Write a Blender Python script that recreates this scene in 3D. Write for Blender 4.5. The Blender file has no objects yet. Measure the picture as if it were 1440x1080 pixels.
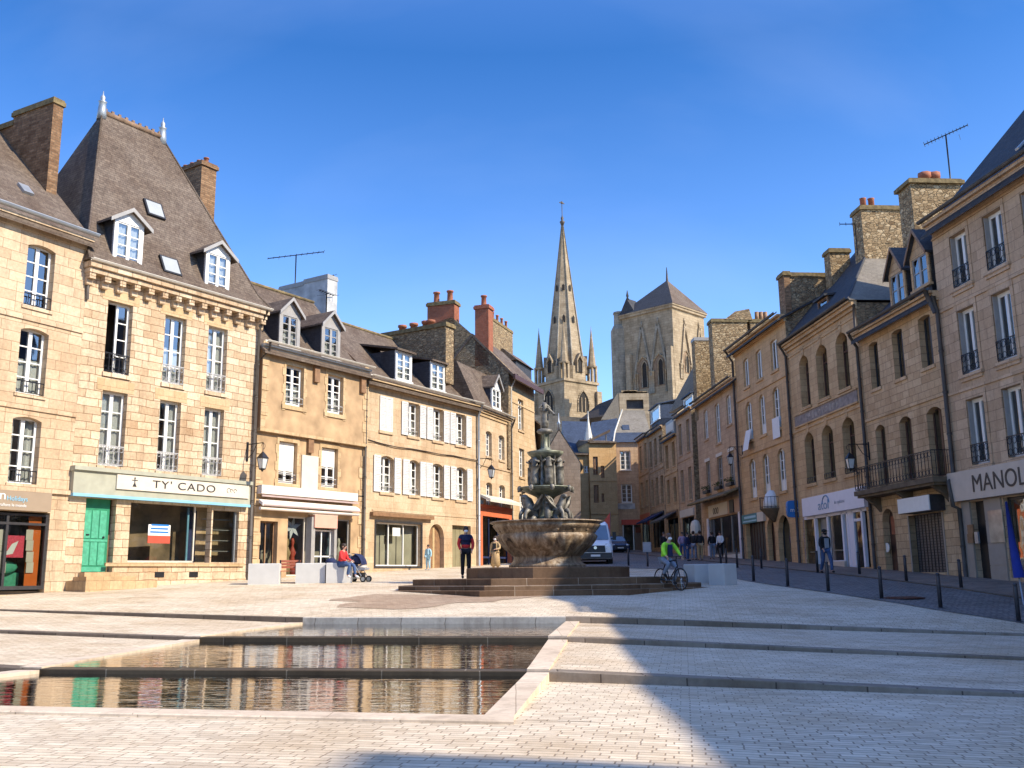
import bpy, bmesh, math, random
from math import sin, cos, tan, pi, exp, sqrt, atan2
from mathutils import Vector, Matrix
R = math.radians
rnd = random.Random(11)
S = bpy.context.scene
COL = S.collection

# ------------------------------------------------------------------ camera (recovered from the photo's vanishing points)
FPX, PITCH, ROLL = 1363.25, R(11.204), R(-0.683)
cd = bpy.data.cameras.new('camera'); cam = bpy.data.objects.new('camera', cd); COL.objects.link(cam)
cd.sensor_width = 36; cd.lens = 36 * FPX / 1440; cd.clip_start = .1; cd.clip_end = 2000
_r0, _u0, _f0 = Vector((1, 0, 0)), Vector((0, -sin(PITCH), cos(PITCH))), Vector((0, cos(PITCH), sin(PITCH)))
_r = _r0 * cos(ROLL) + _u0 * sin(ROLL); _u = _u0 * cos(ROLL) - _r0 * sin(ROLL)
m = Matrix.Identity(4)
for i in range(3):
    m[i][0], m[i][1], m[i][2] = _r[i], _u[i], -_f0[i]
cam.matrix_world = m
S.camera = cam

def ray(px, py):
    """direction (from the photographer's eye at the origin) of a point seen in the photo"""
    return _f0 + _r * ((px - 720) / FPX) + _u * (-(py - 540) / FPX)

# ------------------------------------------------------------------ ground heights
def pw(pts, x):
    if x <= pts[0][0]: a, b = pts[0], pts[1]; x = max(x, a[0] - 4)
    elif x >= pts[-1][0]: a, b = pts[-2], pts[-1]; x = min(x, b[0] + 3)
    else:
        for a, b in zip(pts, pts[1:]):
            if a[0] <= x <= b[0]: break
    return a[1] + (b[1] - a[1]) * (x - a[0]) / (b[0] - a[0])
def K1(x): return 24.10 - .17 * x
def K2(x): return 18.86 - .19 * x
def K3(x): return 13.25 - .17 * x
def k1t(x): return pw([(-14, -.71), (-5.3, -.965), (1.5, -.975), (2.6, -1.005), (11.7, -1.41)], x)
def k1b(x): return pw([(-14, -.74), (-5.3, -1.10), (1.5, -1.12), (2.6, -1.15), (11.7, -1.455)], x)
def k2t(x): return pw([(-11.07, -.992), (-6.3, -1.136), (1.0, -1.138), (1.65, -1.15), (9.05, -1.494)], x)
def k2b(x): return pw([(-11.07, -1.046), (-6.3, -1.21), (1.0, -1.22), (1.65, -1.25), (9.05, -1.535)], x)
def k3t(x): return pw([(-7.7, -1.19), (-6.8, -1.232), (.6, -1.232), (6.42, -1.472)], x)
def L0(x, y):
    cx = -.0286 * (x - .6) if x > .6 else -.0088 * (x - .6)
    return -1.362 - .0135 * (max(y, 8.5) - 13.2) + cx
def k3b(x): return L0(x, K3(x))
def plane_z(y): return -.835 + .042 * (y - 20.5)
def up(x, y):
    xx = max(-13, min(12, x)); y1 = K1(xx)
    return plane_z(y) + (k1t(xx) - plane_z(y1 + .3)) * exp(-max(0, y - y1 - .3) / 5)
def gz(x, y):
    if y >= K1(x): return up(x, y)
    if y >= K2(x):
        t = (y - K2(x)) / (K1(x) - K2(x)); return k2t(x) * (1 - t) + k1b(x) * t
    if y >= K3(x):
        t = (y - K3(x)) / (K2(x) - K3(x)); return k3t(x) * (1 - t) + k2b(x) * t
    return L0(x, y)
def gp(px, py):
    d = ray(px, py); lo, hi = 5., 160.
    f = lambda y: d.z / d.y * y - gz(d.x / d.y * y, y)
    y = 5.
    while y < 160 and f(y) > 0: y += .25
    return Vector((d.x / d.y * y, y, gz(d.x / d.y * y, y)))
def at_y(px, y):
    d = ray(px, 800); return Vector((d.x / d.y * y, y, gz(d.x / d.y * y, y)))

# ------------------------------------------------------------------ mesh builder
class MB:
    def __init__(s): s.v = []; s.f = []; s.m = []; s.sm = []
    def poly(s, pts, m=0, sm=False):
        i = len(s.v); s.v += [Vector(p) for p in pts]; s.f.append(list(range(i, i + len(pts)))); s.m.append(m); s.sm.append(sm)
    def box(s, x0, x1, y0, y1, z0, z1, m=0):
        p = [(x0, y0, z0), (x1, y0, z0), (x1, y1, z0), (x0, y1, z0), (x0, y0, z1), (x1, y0, z1), (x1, y1, z1), (x0, y1, z1)]
        i = len(s.v); s.v += [Vector(q) for q in p]
        for f in ((3, 2, 1, 0), (4, 5, 6, 7), (0, 1, 5, 4), (1, 2, 6, 5), (2, 3, 7, 6), (3, 0, 4, 7)):
            s.f.append([i + k for k in f]); s.m.append(m); s.sm.append(False)
    def hexa(s, p, m=0):
        """8 corners: bottom ring 4, top ring 4"""
        i = len(s.v); s.v += [Vector(q) for q in p]
        for f in ((3, 2, 1, 0), (4, 5, 6, 7), (0, 1, 5, 4), (1, 2, 6, 5), (2, 3, 7, 6), (3, 0, 4, 7)):
            s.f.append([i + k for k in f]); s.m.append(m); s.sm.append(False)
    def prism(s, poly, d, m=0, m2=None):
        """closed prism: polygon (3d points) swept by vector d"""
        d = Vector(d); a = [Vector(p) for p in poly]; b = [p + d for p in a]; n = len(a)
        s.poly(a[::-1], m); s.poly(b, m)
        for i in range(n):
            j = (i + 1) % n; s.poly([a[i], a[j], b[j], b[i]], m if m2 is None else m2)
    def tube(s, pts, r, n=6, m=0, cap=True):
        pts = [Vector(p) for p in pts]; rr = r if isinstance(r, (list, tuple)) else [r] * len(pts)
        base = len(s.v); up_ = Vector((0, 0, 1))
        for i, p in enumerate(pts):
            t = (pts[min(i + 1, len(pts) - 1)] - pts[max(i - 1, 0)]).normalized()
            a = t.cross(up_ if abs(t.z) < .9 else Vector((1, 0, 0))).normalized(); b = t.cross(a)
            for k in range(n):
                w = 2 * pi * k / n; s.v.append(p + (a * cos(w) + b * sin(w)) * rr[i])
        for i in range(len(pts) - 1):
            for k in range(n):
                q = base + i * n; s.f.append([q + k, q + n + k, q + n + (k + 1) % n, q + (k + 1) % n][::-1]); s.m.append(m); s.sm.append(n > 4)
        if cap:
            s.f.append([base + k for k in range(n)]); s.m.append(m); s.sm.append(False)
            q = base + (len(pts) - 1) * n; s.f.append([q + k for k in range(n)][::-1]); s.m.append(m); s.sm.append(False)
    def lathe(s, prof, n=24, c=(0, 0), m=0, rot=0, smooth=True, cap=True, fr=None):
        base = len(s.v); k = len(prof)
        for r, z in prof:
            for j in range(n):
                w = 2 * pi * j / n + rot; q = r * (fr(w, z) if fr else 1); s.v.append(Vector((c[0] + q * cos(w), c[1] + q * sin(w), z)))
        for i in range(k - 1):
            for j in range(n):
                q = base + i * n; s.f.append([q + j, q + (j + 1) % n, q + n + (j + 1) % n, q + n + j]); s.m.append(m); s.sm.append(smooth)
        if cap:
            if prof[0][0] > 1e-4: s.f.append([base + j for j in range(n)][::-1]); s.m.append(m); s.sm.append(False)
            if prof[-1][0] > 1e-4: s.f.append([base + (k - 1) * n + j for j in range(n)]); s.m.append(m); s.sm.append(False)
    def ball(s, c, r, n=10, k=6, m=0):
        c = Vector(c); r = Vector(r) if not isinstance(r, (int, float)) else Vector((r, r, r)); base = len(s.v)
        for i in range(k + 1):
            ph = -pi / 2 + pi * i / k
            for j in range(n):
                w = 2 * pi * j / n; s.v.append(c + Vector((r.x * cos(ph) * cos(w), r.y * cos(ph) * sin(w), r.z * sin(ph))))
        for i in range(k):
            for j in range(n):
                q = base + i * n; s.f.append([q + j, q + (j + 1) % n, q + n + (j + 1) % n, q + n + j]); s.m.append(m); s.sm.append(True)
    def build(s, name, mats, parent=None, dz=0, xf=None):
        me = bpy.data.meshes.new(name)
        vs = [(xf @ v if xf else v) for v in s.v]
        me.from_pydata([(v.x, v.y, v.z - dz) for v in vs], [], s.f)
        mats = mats if isinstance(mats, (list, tuple)) else [mats]
        for q in mats: me.materials.append(q)
        me.polygons.foreach_set('material_index', [min(k, len(mats) - 1) for k in s.m])
        me.polygons.foreach_set('use_smooth', s.sm)
        uv = me.uv_layers.new(name='UVMap').data
        for p in me.polygons:
            n = p.normal; h = sqrt(n.x * n.x + n.y * n.y)
            for li in p.loop_indices:
                c = vs[me.loops[li].vertex_index]
                if h < .35: uv[li].uv = (c.x, c.y)
                else: uv[li].uv = (abs(1) * (c.x * -n.y + c.y * n.x) / h, c.z / h)
        me.validate(); me.update()
        o = bpy.data.objects.new(name, me); COL.objects.link(o)
        if parent is not None: o.parent = parent
        return o

def tag(o, label=None, cat=None, group=None, kind=None):
    if label: o['label'] = label
    if cat: o['category'] = cat
    if group: o['group'] = group
    if kind: o['kind'] = kind
    return o
def empty(name, loc, rz=0, label=None, cat=None, group=None):
    o = bpy.data.objects.new(name, None); COL.objects.link(o); o.location = loc; o.rotation_euler = (0, 0, rz)
    o.empty_display_size = .2
    return tag(o, label, cat, group)
KIDS = {}
def copy_tree(o, loc=None, rz=None, parent=None):
    c = o.copy(); COL.objects.link(c)
    if parent is not None: c.parent = parent
    if loc is not None: c.location = loc
    if rz is not None: c.rotation_euler = (0, 0, rz)
    for ch in [q for q in COL.objects if q.parent == o]: copy_tree(ch, parent=c)
    return c

# ------------------------------------------------------------------ materials
def nodes(name):
    mt = bpy.data.materials.new(name); mt.use_nodes = True
    nt = mt.node_tree; return mt, nt, nt.nodes['Principled BSDF']
def N(nt, t, **kw):
    n = nt.nodes.new(t)
    for k, v in kw.items():
        if k in n.inputs: n.inputs[k].default_value = v
        else: setattr(n, k, v)
    return n
def c4(c): return (c[0], c[1], c[2], 1)
def plain(name, c, rough=.6, metal=0, var=.12, scale=6, spec=.4, bump=0):
    mt, nt, b = nodes(name)
    tc = N(nt, 'ShaderNodeTexCoord'); no = N(nt, 'ShaderNodeTexNoise', Scale=scale, Detail=5.)
    nt.links.new(tc.outputs['Object'], no.inputs['Vector'])
    rp = N(nt, 'ShaderNodeValToRGB')
    rp.color_ramp.elements[0].position = .3; rp.color_ramp.elements[1].position = .7
    rp.color_ramp.elements[0].color = c4([q * (1 - var) for q in c]); rp.color_ramp.elements[1].color = c4([min(1, q * (1 + var)) for q in c])
    nt.links.new(no.outputs['Fac'], rp.inputs['Fac']); nt.links.new(rp.outputs['Color'], b.inputs['Base Color'])
    b.inputs['Roughness'].default_value = rough; b.inputs['Metallic'].default_value = metal
    b.inputs['Specular IOR Level'].default_value = spec
    if bump:
        bp = N(nt, 'ShaderNodeBump', Strength=bump, Distance=.03); nt.links.new(no.outputs['Fac'], bp.inputs['Height']); nt.links.new(bp.outputs['Normal'], b.inputs['Normal'])
    return mt
def stone(name, c1, c2, mortar, bw=.55, rh=.3, ms=.012, stain=(.6, .5, .4), stain_amt=.35, bump=.5, rough=.85, warp=.035, rotz=0, fine=.18, spec=.2, streak=(1.6, 1.6, .28), soot=.55):
    """coursed masonry / setts / slates: brick pattern in metres on the face, warped, stained"""
    mt, nt, b = nodes(name); L = nt.links
    uv = N(nt, 'ShaderNodeUVMap'); tc = N(nt, 'ShaderNodeTexCoord')
    mp = N(nt, 'ShaderNodeMapping'); mp.inputs['Rotation'].default_value = (0, 0, rotz); L.new(uv.outputs['UV'], mp.inputs['Vector'])
    n1 = N(nt, 'ShaderNodeTexNoise', Scale=1.3, Detail=3.); L.new(mp.outputs['Vector'], n1.inputs['Vector'])
    sub = N(nt, 'ShaderNodeVectorMath', operation='SUBTRACT'); sub.inputs[1].default_value = (.5, .5, .5); L.new(n1.outputs['Color'], sub.inputs[0])
    sc = N(nt, 'ShaderNodeVectorMath', operation='SCALE'); sc.inputs['Scale'].default_value = warp; L.new(sub.outputs[0], sc.inputs[0])
    ad = N(nt, 'ShaderNodeVectorMath', operation='ADD'); L.new(mp.outputs['Vector'], ad.inputs[0]); L.new(sc.outputs[0], ad.inputs[1])
    br = N(nt, 'ShaderNodeTexBrick'); br.offset = .5; br.squash = 1.35; br.squash_frequency = 3
    for k, v in (('Color1', c4(c1)), ('Color2', c4(c2)), ('Mortar', c4(mortar)), ('Scale', 1.), ('Mortar Size', ms), ('Mortar Smooth', .3), ('Bias', 0.), ('Brick Width', bw), ('Row Height', rh)):
        br.inputs[k].default_value = v
    L.new(ad.outputs[0], br.inputs['Vector'])
    n2 = N(nt, 'ShaderNodeTexNoise', Scale=.45, Detail=6., Roughness=.62); L.new(tc.outputs['Object'], n2.inputs['Vector'])
    r2 = N(nt, 'ShaderNodeMapRange'); r2.inputs[1].default_value = .42; r2.inputs[2].default_value = .72; r2.inputs[4].default_value = stain_amt; L.new(n2.outputs['Fac'], r2.inputs[0])
    mx = N(nt, 'ShaderNodeMixRGB', blend_type='MULTIPLY'); L.new(r2.outputs[0], mx.inputs[0]); L.new(br.outputs['Color'], mx.inputs[1]); mx.inputs[2].default_value = c4(stain)
    ms_ = N(nt, 'ShaderNodeMapping'); ms_.inputs['Scale'].default_value = streak; L.new(tc.outputs['Object'], ms_.inputs['Vector']); n4 = N(nt, 'ShaderNodeTexNoise', Scale=1.1, Detail=7., Roughness=.7, Distortion=.3); L.new(ms_.outputs['Vector'], n4.inputs['Vector']); r4 = N(nt, 'ShaderNodeMapRange'); r4.inputs[1].default_value = .5; r4.inputs[2].default_value = .78; r4.inputs[4].default_value = soot; L.new(n4.outputs['Fac'], r4.inputs[0]); mx0 = mx; mx = N(nt, 'ShaderNodeMixRGB', blend_type='MULTIPLY'); L.new(r4.outputs[0], mx.inputs[0]); L.new(mx0.outputs[0], mx.inputs[1]); mx.inputs[2].default_value = (.30, .25, .22, 1)
    n3 = N(nt, 'ShaderNodeTexNoise', Scale=9., Detail=6., Roughness=.7); L.new(tc.outputs['Object'], n3.inputs['Vector'])
    r3 = N(nt, 'ShaderNodeMapRange'); r3.inputs[1].default_value = .25; r3.inputs[2].default_value = .75; r3.inputs[3].default_value = 1 - fine; r3.inputs[4].default_value = 1 + fine; L.new(n3.outputs['Fac'], r3.inputs[0])
    m3 = N(nt, 'ShaderNodeVectorMath', operation='SCALE'); L.new(mx.outputs[0], m3.inputs[0]); L.new(r3.outputs[0], m3.inputs['Scale'])
    L.new(m3.outputs[0], b.inputs['Base Color'])
    iv = N(nt, 'ShaderNodeMath', operation='SUBTRACT'); iv.inputs[0].default_value = 1.; L.new(br.outputs['Fac'], iv.inputs[1])
    h = N(nt, 'ShaderNodeMath', operation='MULTIPLY_ADD'); L.new(n3.outputs['Fac'], h.inputs[0]); h.inputs[1].default_value = .5; L.new(iv.outputs[0], h.inputs[2])
    bp = N(nt, 'ShaderNodeBump', Strength=bump, Distance=.025); L.new(h.outputs[0], bp.inputs['Height']); L.new(bp.outputs['Normal'], b.inputs['Normal'])
    b.inputs['Roughness'].default_value = rough; b.inputs['Specular IOR Level'].default_value = spec
    return mt
def rubble(name, cs, mortar, scale=4.5, bump=.8):
    mt, nt, b = nodes(name); L = nt.links
    uv = N(nt, 'ShaderNodeUVMap'); mp = N(nt, 'ShaderNodeMapping'); mp.inputs['Scale'].default_value = (1, 1.7, 1); L.new(uv.outputs['UV'], mp.inputs['Vector'])
    vo = N(nt, 'ShaderNodeTexVoronoi', Scale=scale); L.new(mp.outputs['Vector'], vo.inputs['Vector'])
    ve = N(nt, 'ShaderNodeTexVoronoi', Scale=scale, feature='DISTANCE_TO_EDGE'); L.new(mp.outputs['Vector'], ve.inputs['Vector'])
    sp = N(nt, 'ShaderNodeSeparateColor'); L.new(vo.outputs['Color'], sp.inputs[0])
    rp = N(nt, 'ShaderNodeValToRGB'); e = rp.color_ramp.elements
    e[0].color = c4(cs[0]); e[1].color = c4(cs[-1])
    for i, c in enumerate(cs[1:-1]): q = e.new((i + 1) / (len(cs) - 1)); q.color = c4(c)
    L.new(sp.outputs[0], rp.inputs[0])
    r = N(nt, 'ShaderNodeMapRange'); r.inputs[1].default_value = .02; r.inputs[2].default_value = .09; L.new(ve.outputs['Distance'], r.inputs[0])
    mx = N(nt, 'ShaderNodeMixRGB'); L.new(r.outputs[0], mx.inputs[0]); mx.inputs[1].default_value = c4(mortar); L.new(rp.outputs[0], mx.inputs[2])
    n3 = N(nt, 'ShaderNodeTexNoise', Scale=7., Detail=6.); L.new(uv.outputs['UV'], n3.inputs['Vector'])
    m3 = N(nt, 'ShaderNodeMixRGB', blend_type='OVERLAY'); m3.inputs[0].default_value = .5; L.new(mx.outputs[0], m3.inputs[1]); L.new(n3.outputs['Fac'], m3.inputs[2])
    L.new(m3.outputs[0], b.inputs['Base Color'])
    bp = N(nt, 'ShaderNodeBump', Strength=bump, Distance=.06); L.new(r.outputs[0], bp.inputs['Height']); L.new(bp.outputs['Normal'], b.inputs['Normal'])
    b.inputs['Roughness'].default_value = .9; b.inputs['Specular IOR Level'].default_value = .15
    return mt
def streaked(name, cs):
    """stone washed by running water: upright streaks of rust, lime and algae"""
    mt, nt, b = nodes(name); L = nt.links; tc = N(nt, 'ShaderNodeTexCoord'); mp = N(nt, 'ShaderNodeMapping'); mp.inputs['Scale'].default_value = (3.4, 3.4, .7); L.new(tc.outputs['Object'], mp.inputs['Vector'])
    n1 = N(nt, 'ShaderNodeTexNoise', Scale=1.3, Detail=8., Roughness=.68, Distortion=.5); L.new(mp.outputs['Vector'], n1.inputs['Vector']); rp = N(nt, 'ShaderNodeValToRGB'); e = rp.color_ramp.elements; e[0].position = .33; e[1].position = .68; e[0].color = c4(cs[0]); e[1].color = c4(cs[-1])
    for i, c in enumerate(cs[1:-1]): q = e.new(.44 + .1 * i); q.color = c4(c)
    L.new(n1.outputs['Fac'], rp.inputs[0]); L.new(rp.outputs[0], b.inputs['Base Color']); n2 = N(nt, 'ShaderNodeTexNoise', Scale=14., Detail=5.); L.new(tc.outputs['Object'], n2.inputs['Vector']); bp = N(nt, 'ShaderNodeBump', Strength=.5, Distance=.03); L.new(n2.outputs['Fac'], bp.inputs['Height']); L.new(bp.outputs['Normal'], b.inputs['Normal']); b.inputs['Roughness'].default_value = .5; b.inputs['Specular IOR Level'].default_value = .4
    return mt
def glassm(name, tint=(.9, .95, .95), f0=.10, wob=.25):
    """window glass: clear sheet with slightly wavy reflections"""
    mt, nt, b = nodes(name); L = nt.links; nt.nodes.remove(b); out = nt.nodes['Material Output']
    tr = N(nt, 'ShaderNodeBsdfTransparent'); tr.inputs[0].default_value = c4(tint)
    gl = N(nt, 'ShaderNodeBsdfGlossy'); gl.inputs['Roughness'].default_value = .03
    fr = N(nt, 'ShaderNodeFresnel', IOR=1.5); ma = N(nt, 'ShaderNodeMath', operation='MULTIPLY_ADD'); ma.inputs[1].default_value = 1.1; ma.inputs[2].default_value = f0; ma.use_clamp = True
    L.new(fr.outputs[0], ma.inputs[0])
    tc = N(nt, 'ShaderNodeTexCoord'); no = N(nt, 'ShaderNodeTexNoise', Scale=1.6, Detail=1.); L.new(tc.outputs['Object'], no.inputs['Vector'])
    bp = N(nt, 'ShaderNodeBump', Strength=wob, Distance=.02); L.new(no.outputs['Fac'], bp.inputs['Height']); L.new(bp.outputs['Normal'], gl.inputs['Normal'])
    mx = N(nt, 'ShaderNodeMixShader'); L.new(ma.outputs[0], mx.inputs[0]); L.new(tr.outputs[0], mx.inputs[1]); L.new(gl.outputs[0], mx.inputs[2]); L.new(mx.outputs[0], out.inputs[0])
    return mt

M = {}
M['stone_a'] = stone('ashlar_tan', (.45, .335, .22), (.565, .44, .305), (.26, .175, .10), .62, .34, .009, stain=(.7, .5, .33), stain_amt=.5, fine=.24)
M['stone_b'] = stone('ashlar_gold', (.44, .325, .21), (.62, .50, .36), (.22, .14, .075), .62, .29, .013, stain=(.72, .5, .32), stain_amt=.55, fine=.30, warp=.11)
M['stone_c'] = stone('ashlar_cream', (.46, .325, .18), (.54, .39, .235), (.34, .23, .13), .5, .3, .008, stain_amt=.35)
M['stone_d'] = stone('smooth_ashlar', (.46, .34, .215), (.55, .42, .28), (.32, .22, .125), .75, .33, .006, stain=(.7, .52, .36), stain_amt=.5, bump=.3, fine=.22)
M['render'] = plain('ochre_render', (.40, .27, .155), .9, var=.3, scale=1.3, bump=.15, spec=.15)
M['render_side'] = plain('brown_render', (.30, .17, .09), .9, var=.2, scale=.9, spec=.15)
M['r1'] = stone('ashlar_grey_brown', (.45, .31, .195), (.56, .40, .265), (.23, .155, .10), .8, .36, .009, stain_amt=.35, bump=.35)
M['r2'] = stone('ashlar_brown', (.46, .305, .17), (.59, .415, .25), (.25, .165, .09), .5, .3, .011, stain_amt=.4)
M['r3'] = stone('ashlar_orange', (.49, .32, .17), (.58, .40, .225), (.32, .205, .11), .6, .32, .009, stain_amt=.5, bump=.4)
M['r4'] = stone('ashlar_ochre', (.50, .32, .165), (.59, .385, .21), (.34, .215, .115), .6, .32, .008, stain_amt=.35, bump=.35)
M['r5'] = stone('ashlar_pale_brown', (.46, .315, .20), (.55, .385, .245), (.31, .205, .135), .55, .3, .008, stain_amt=.5, bump=.35)
M['church'] = stone('old_granite', (.29, .225, .15), (.38, .305, .21), (.19, .145, .10), .8, .4, .015, stain=(.45, .42, .36), stain_amt=.6)
M['church_dark'] = stone('old_grey_granite', (.24, .21, .165), (.31, .275, .22), (.17, .15, .12), .8, .4, .015, stain=(.4, .4, .36), stain_amt=.7)
M['rubble'] = rubble('rubble_stone', [(.15, .10, .06), (.33, .23, .13), (.22, .16, .10), (.40, .30, .18)], (.21, .16, .10))
M['rubble_y'] = rubble('yellow_rubble', [(.15, .095, .05), (.42, .30, .17), (.26, .18, .10), (.48, .37, .23)], (.20, .145, .085))
M['brick'] = stone('red_brick', (.30, .085, .045), (.38, .12, .065), (.24, .15, .1), .22, .075, .010, stain_amt=.5)
M['brick_o'] = stone('brown_brick', (.15, .08, .042), (.30, .18, .10), (.16, .11, .07), .30, .10, .014, stain_amt=.7, fine=.35, warp=.06)
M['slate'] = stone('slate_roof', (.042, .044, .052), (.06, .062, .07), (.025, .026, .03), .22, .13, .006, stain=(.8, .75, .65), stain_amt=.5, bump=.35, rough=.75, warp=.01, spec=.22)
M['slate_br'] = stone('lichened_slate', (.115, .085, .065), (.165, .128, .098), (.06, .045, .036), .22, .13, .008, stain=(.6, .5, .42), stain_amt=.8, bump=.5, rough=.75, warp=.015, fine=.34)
M['slate_lit'] = stone('sunlit_slate', (.19, .165, .135), (.24, .21, .17), (.12, .105, .085), .22, .13, .007, stain=(.6, .6, .55), stain_amt=.6, bump=.4, rough=.75, warp=.012)  # slate with the sunlit look put into its colour
M['slate_blue'] = stone('blue_slate', (.035, .05, .085), (.05, .07, .115), (.022, .03, .05), .22, .13, .006, stain_amt=.3, bump=.3, rough=.65, warp=.01, spec=.25)
M['cheek'] = stone('dormer_slate', (.040, .042, .050), (.055, .057, .066), (.025, .026, .03), .2, .12, .006, bump=.3, rough=.6)
M['zinc'] = plain('zinc', (.36, .38, .40), .45, .6, .1, 3)
M['zinc_p'] = plain('painted_zinc', (.55, .50, .42), .5, .1, .1, 3)
M['lead'] = plain('lead_pipe', (.075, .062, .052), .6, .1, .2, 3)
M['iron'] = plain('wrought_iron', (.018, .018, .022), .45, .3, .2, 20)
M['iron_w'] = plain('pale_ironwork', (.40, .39, .38), .5, .2, .1, 20)
M['white'] = plain('white_paint', (.70, .69, .66), .45, 0, .04, 5)
M['white_s'] = plain('shutter_white', (.60, .58, .55), .5, 0, .10, 4)
M['grey_w'] = plain('grey_joinery', (.30, .285, .27), .5, 0, .08, 5)
M['brown_w'] = plain('brown_joinery', (.075, .035, .025), .45, 0, .2, 8)
M['dark_w'] = plain('dark_joinery', (.035, .033, .035), .4, 0, .2, 8)
M['cream'] = plain('cream_paint', (.58, .52, .43), .55, 0, .06, 3)
M['sage'] = plain('sage_paint', (.34, .335, .26), .6, 0, .1, 3)
M['skyblue'] = plain('light_blue_paint', (.22, .45, .60), .5, 0, .1, 3)
M['green'] = plain('green_door_paint', (.02, .19, .10), .5, 0, .18, 4)
M['green_l'] = plain('worn_green_paint', (.06, .31, .19), .6, 0, .2, 9)
M['orange'] = plain('orange_panel', (.62, .13, .02), .5, 0, .08, 3)
M['red'] = plain('red_paint', (.50, .07, .04), .5, 0, .1, 4)
M['redorange'] = plain('red_orange_front', (.55, .14, .06), .55, 0, .1, 3)
M['taupe'] = plain('taupe_sign', (.28, .21, .145), .55, 0, .05, 3)
M['pink'] = plain('salmon_sign', (.62, .33, .25), .55, 0, .06, 3)
M['beige'] = plain('beige_fascia', (.52, .43, .35), .55, 0, .06, 3)
M['blue'] = plain('blue_sign', (.02, .16, .46), .4, 0, .06, 3)
M['navy'] = plain('navy_fabric', (.012, .02, .07), .8, 0, .2, 9)
M['teal'] = plain('teal_sign', (.04, .17, .19), .5, 0, .1, 3)
M['black'] = plain('black_paint', (.012, .012, .014), .45, 0, .2, 5)
M['lettering'] = plain('dark_lettering', (.03, .028, .03), .5, 0, .1, 5)
M['terracotta'] = plain('terracotta', (.30, .105, .055), .8, 0, .2, 6)
M['moss'] = plain('mossy_capping', (.17, .125, .06), .95, 0, .4, 5, bump=.6)
M['curtain'] = plain('net_curtain', (.72, .70, .66), .9, 0, .1, 14)
M['blind'] = plain('cream_blind', (.80, .75, .66), .8, 0, .03, 3)
M['interior'] = plain('dim_interior', (.20, .165, .135), .9, 0, .4, 1.2)
M['interior_w'] = plain('shop_interior', (.42, .36, .28), .9, 0, .3, 1.0)
M['wood'] = plain('brown_timber', (.22, .12, .06), .6, 0, .25, 5)
M['bench'] = plain('bench_slats', (.36, .11, .06), .55, 0, .2, 8)
M['glass'] = glassm('window_glass', f0=.24)
M['glass_cl'] = glassm('clear_shop_glass', (.95, .96, .95), .03); M['glass_dk'] = glassm('shop_glass', (.75, .8, .78), .07)
M['skyglass'] = plain('rooflight_glass', (.34, .35, .33), .15, 0, .05, 3, spec=.7)
M['concrete'] = plain('pale_concrete', (.50, .49, .47), .8, 0, .05, 3, bump=.05)
M['step'] = stone('weathered_granite_step', (.14, .085, .05), (.25, .16, .095), (.38, .30, .22), 1.15, .6, .012, stain=(.4, .32, .25), stain_amt=.8, bump=.4)
M['basin'] = streaked('stained_granite', [(.026, .018, .013), (.15, .10, .062), (.25, .18, .115), (.44, .37, .28)])
M['leadfig'] = plain('weathered_lead', (.165, .152, .128), .55, .2, .65, 6, bump=.2)
M['leadgreen'] = plain('green_lead', (.17, .18, .135), .5, .2, .5, 4, bump=.2)
M['kerb'] = stone('granite_kerb', (.40, .36, .31), (.48, .44, .38), (.22, .19, .16), 1.1, 3., .012, stain=(.55, .5, .45), stain_amt=.5, bump=.25, rotz=.17)
M['kerb_dk'] = stone('damp_kerb', (.10, .08, .065), (.15, .12, .095), (.05, .04, .03), 1.1, 3., .012, stain_amt=.6, bump=.25)  # darker tone of kerb stone
M['kerb_m'] = stone('grey_brown_kerb', (.21, .175, .14), (.29, .245, .20), (.10, .08, .065), 1.1, 3., .012, stain_amt=.7, bump=.3, spec=.1); M['kerb_wet'] = stone('wet_kerb', (.055, .042, .028), (.085, .065, .042), (.20, .17, .13), 1.35, 3., .010, stain_amt=.6, bump=.2, rough=.5, spec=.15)
M['coping'] = stone('cream_coping', (.56, .455, .34), (.64, .53, .405), (.38, .30, .22), 1.3, 3., .008, stain_amt=.3, bump=.15)
M['sett'] = stone('pale_setts', (.54, .45, .33), (.70, .60, .455), (.33, .26, .185), .20, .105, .008, stain=(.70, .61, .50), stain_amt=.8, bump=.55, rotz=.17, rough=.75, warp=.03, fine=.14, streak=(.55, 1.3, 1), soot=.42)
M['cobble'] = stone('dark_cobbles', (.17, .155, .145), (.25, .23, .215), (.09, .08, .07), .16, .12, .014, stain_amt=.5, bump=.8, rough=.7, rotz=-.1)
M['pave'] = stone('brown_paving', (.21, .155, .12), (.28, .21, .16), (.12, .085, .065), .5, .3, .010, stain_amt=.5, bump=.3, rotz=-.1)
M['chrome'] = plain('bright_metal', (.6, .6, .6), .25, 1., .05, 3)
M['rubber'] = plain('tyre_rubber', (.02, .02, .02), .8, 0, .2, 9)
M['van'] = plain('white_van_paint', (.74, .76, .78), .25, 0, .02, 3, spec=.6)
M['carblue'] = plain('dark_blue_car_paint', (.012, .025, .07), .25, 0, .05, 3, spec=.6)
M['carglass'] = plain('vehicle_glass', (.10, .15, .20), .06, 0, .2, 1, spec=.8)
M['lens'] = plain('headlight_lens', (.55, .57, .6), .12, 0, .1, 6, spec=.8)
M['skin'] = plain('skin', (.50, .30, .22), .6, 0, .06, 8)
M['hair'] = plain('dark_hair', (.03, .018, .012), .6, 0, .3, 30)
M['jacket_red'] = plain('red_cloth', (.56, .03, .03), .8, 0, .12, 12)
M['hiviz'] = plain('fluorescent_cloth', (.30, .66, .04), .85, 0, .3, 5)
M['denim'] = plain('blue_denim', (.05, .09, .20), .85, 0, .2, 12)
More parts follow.
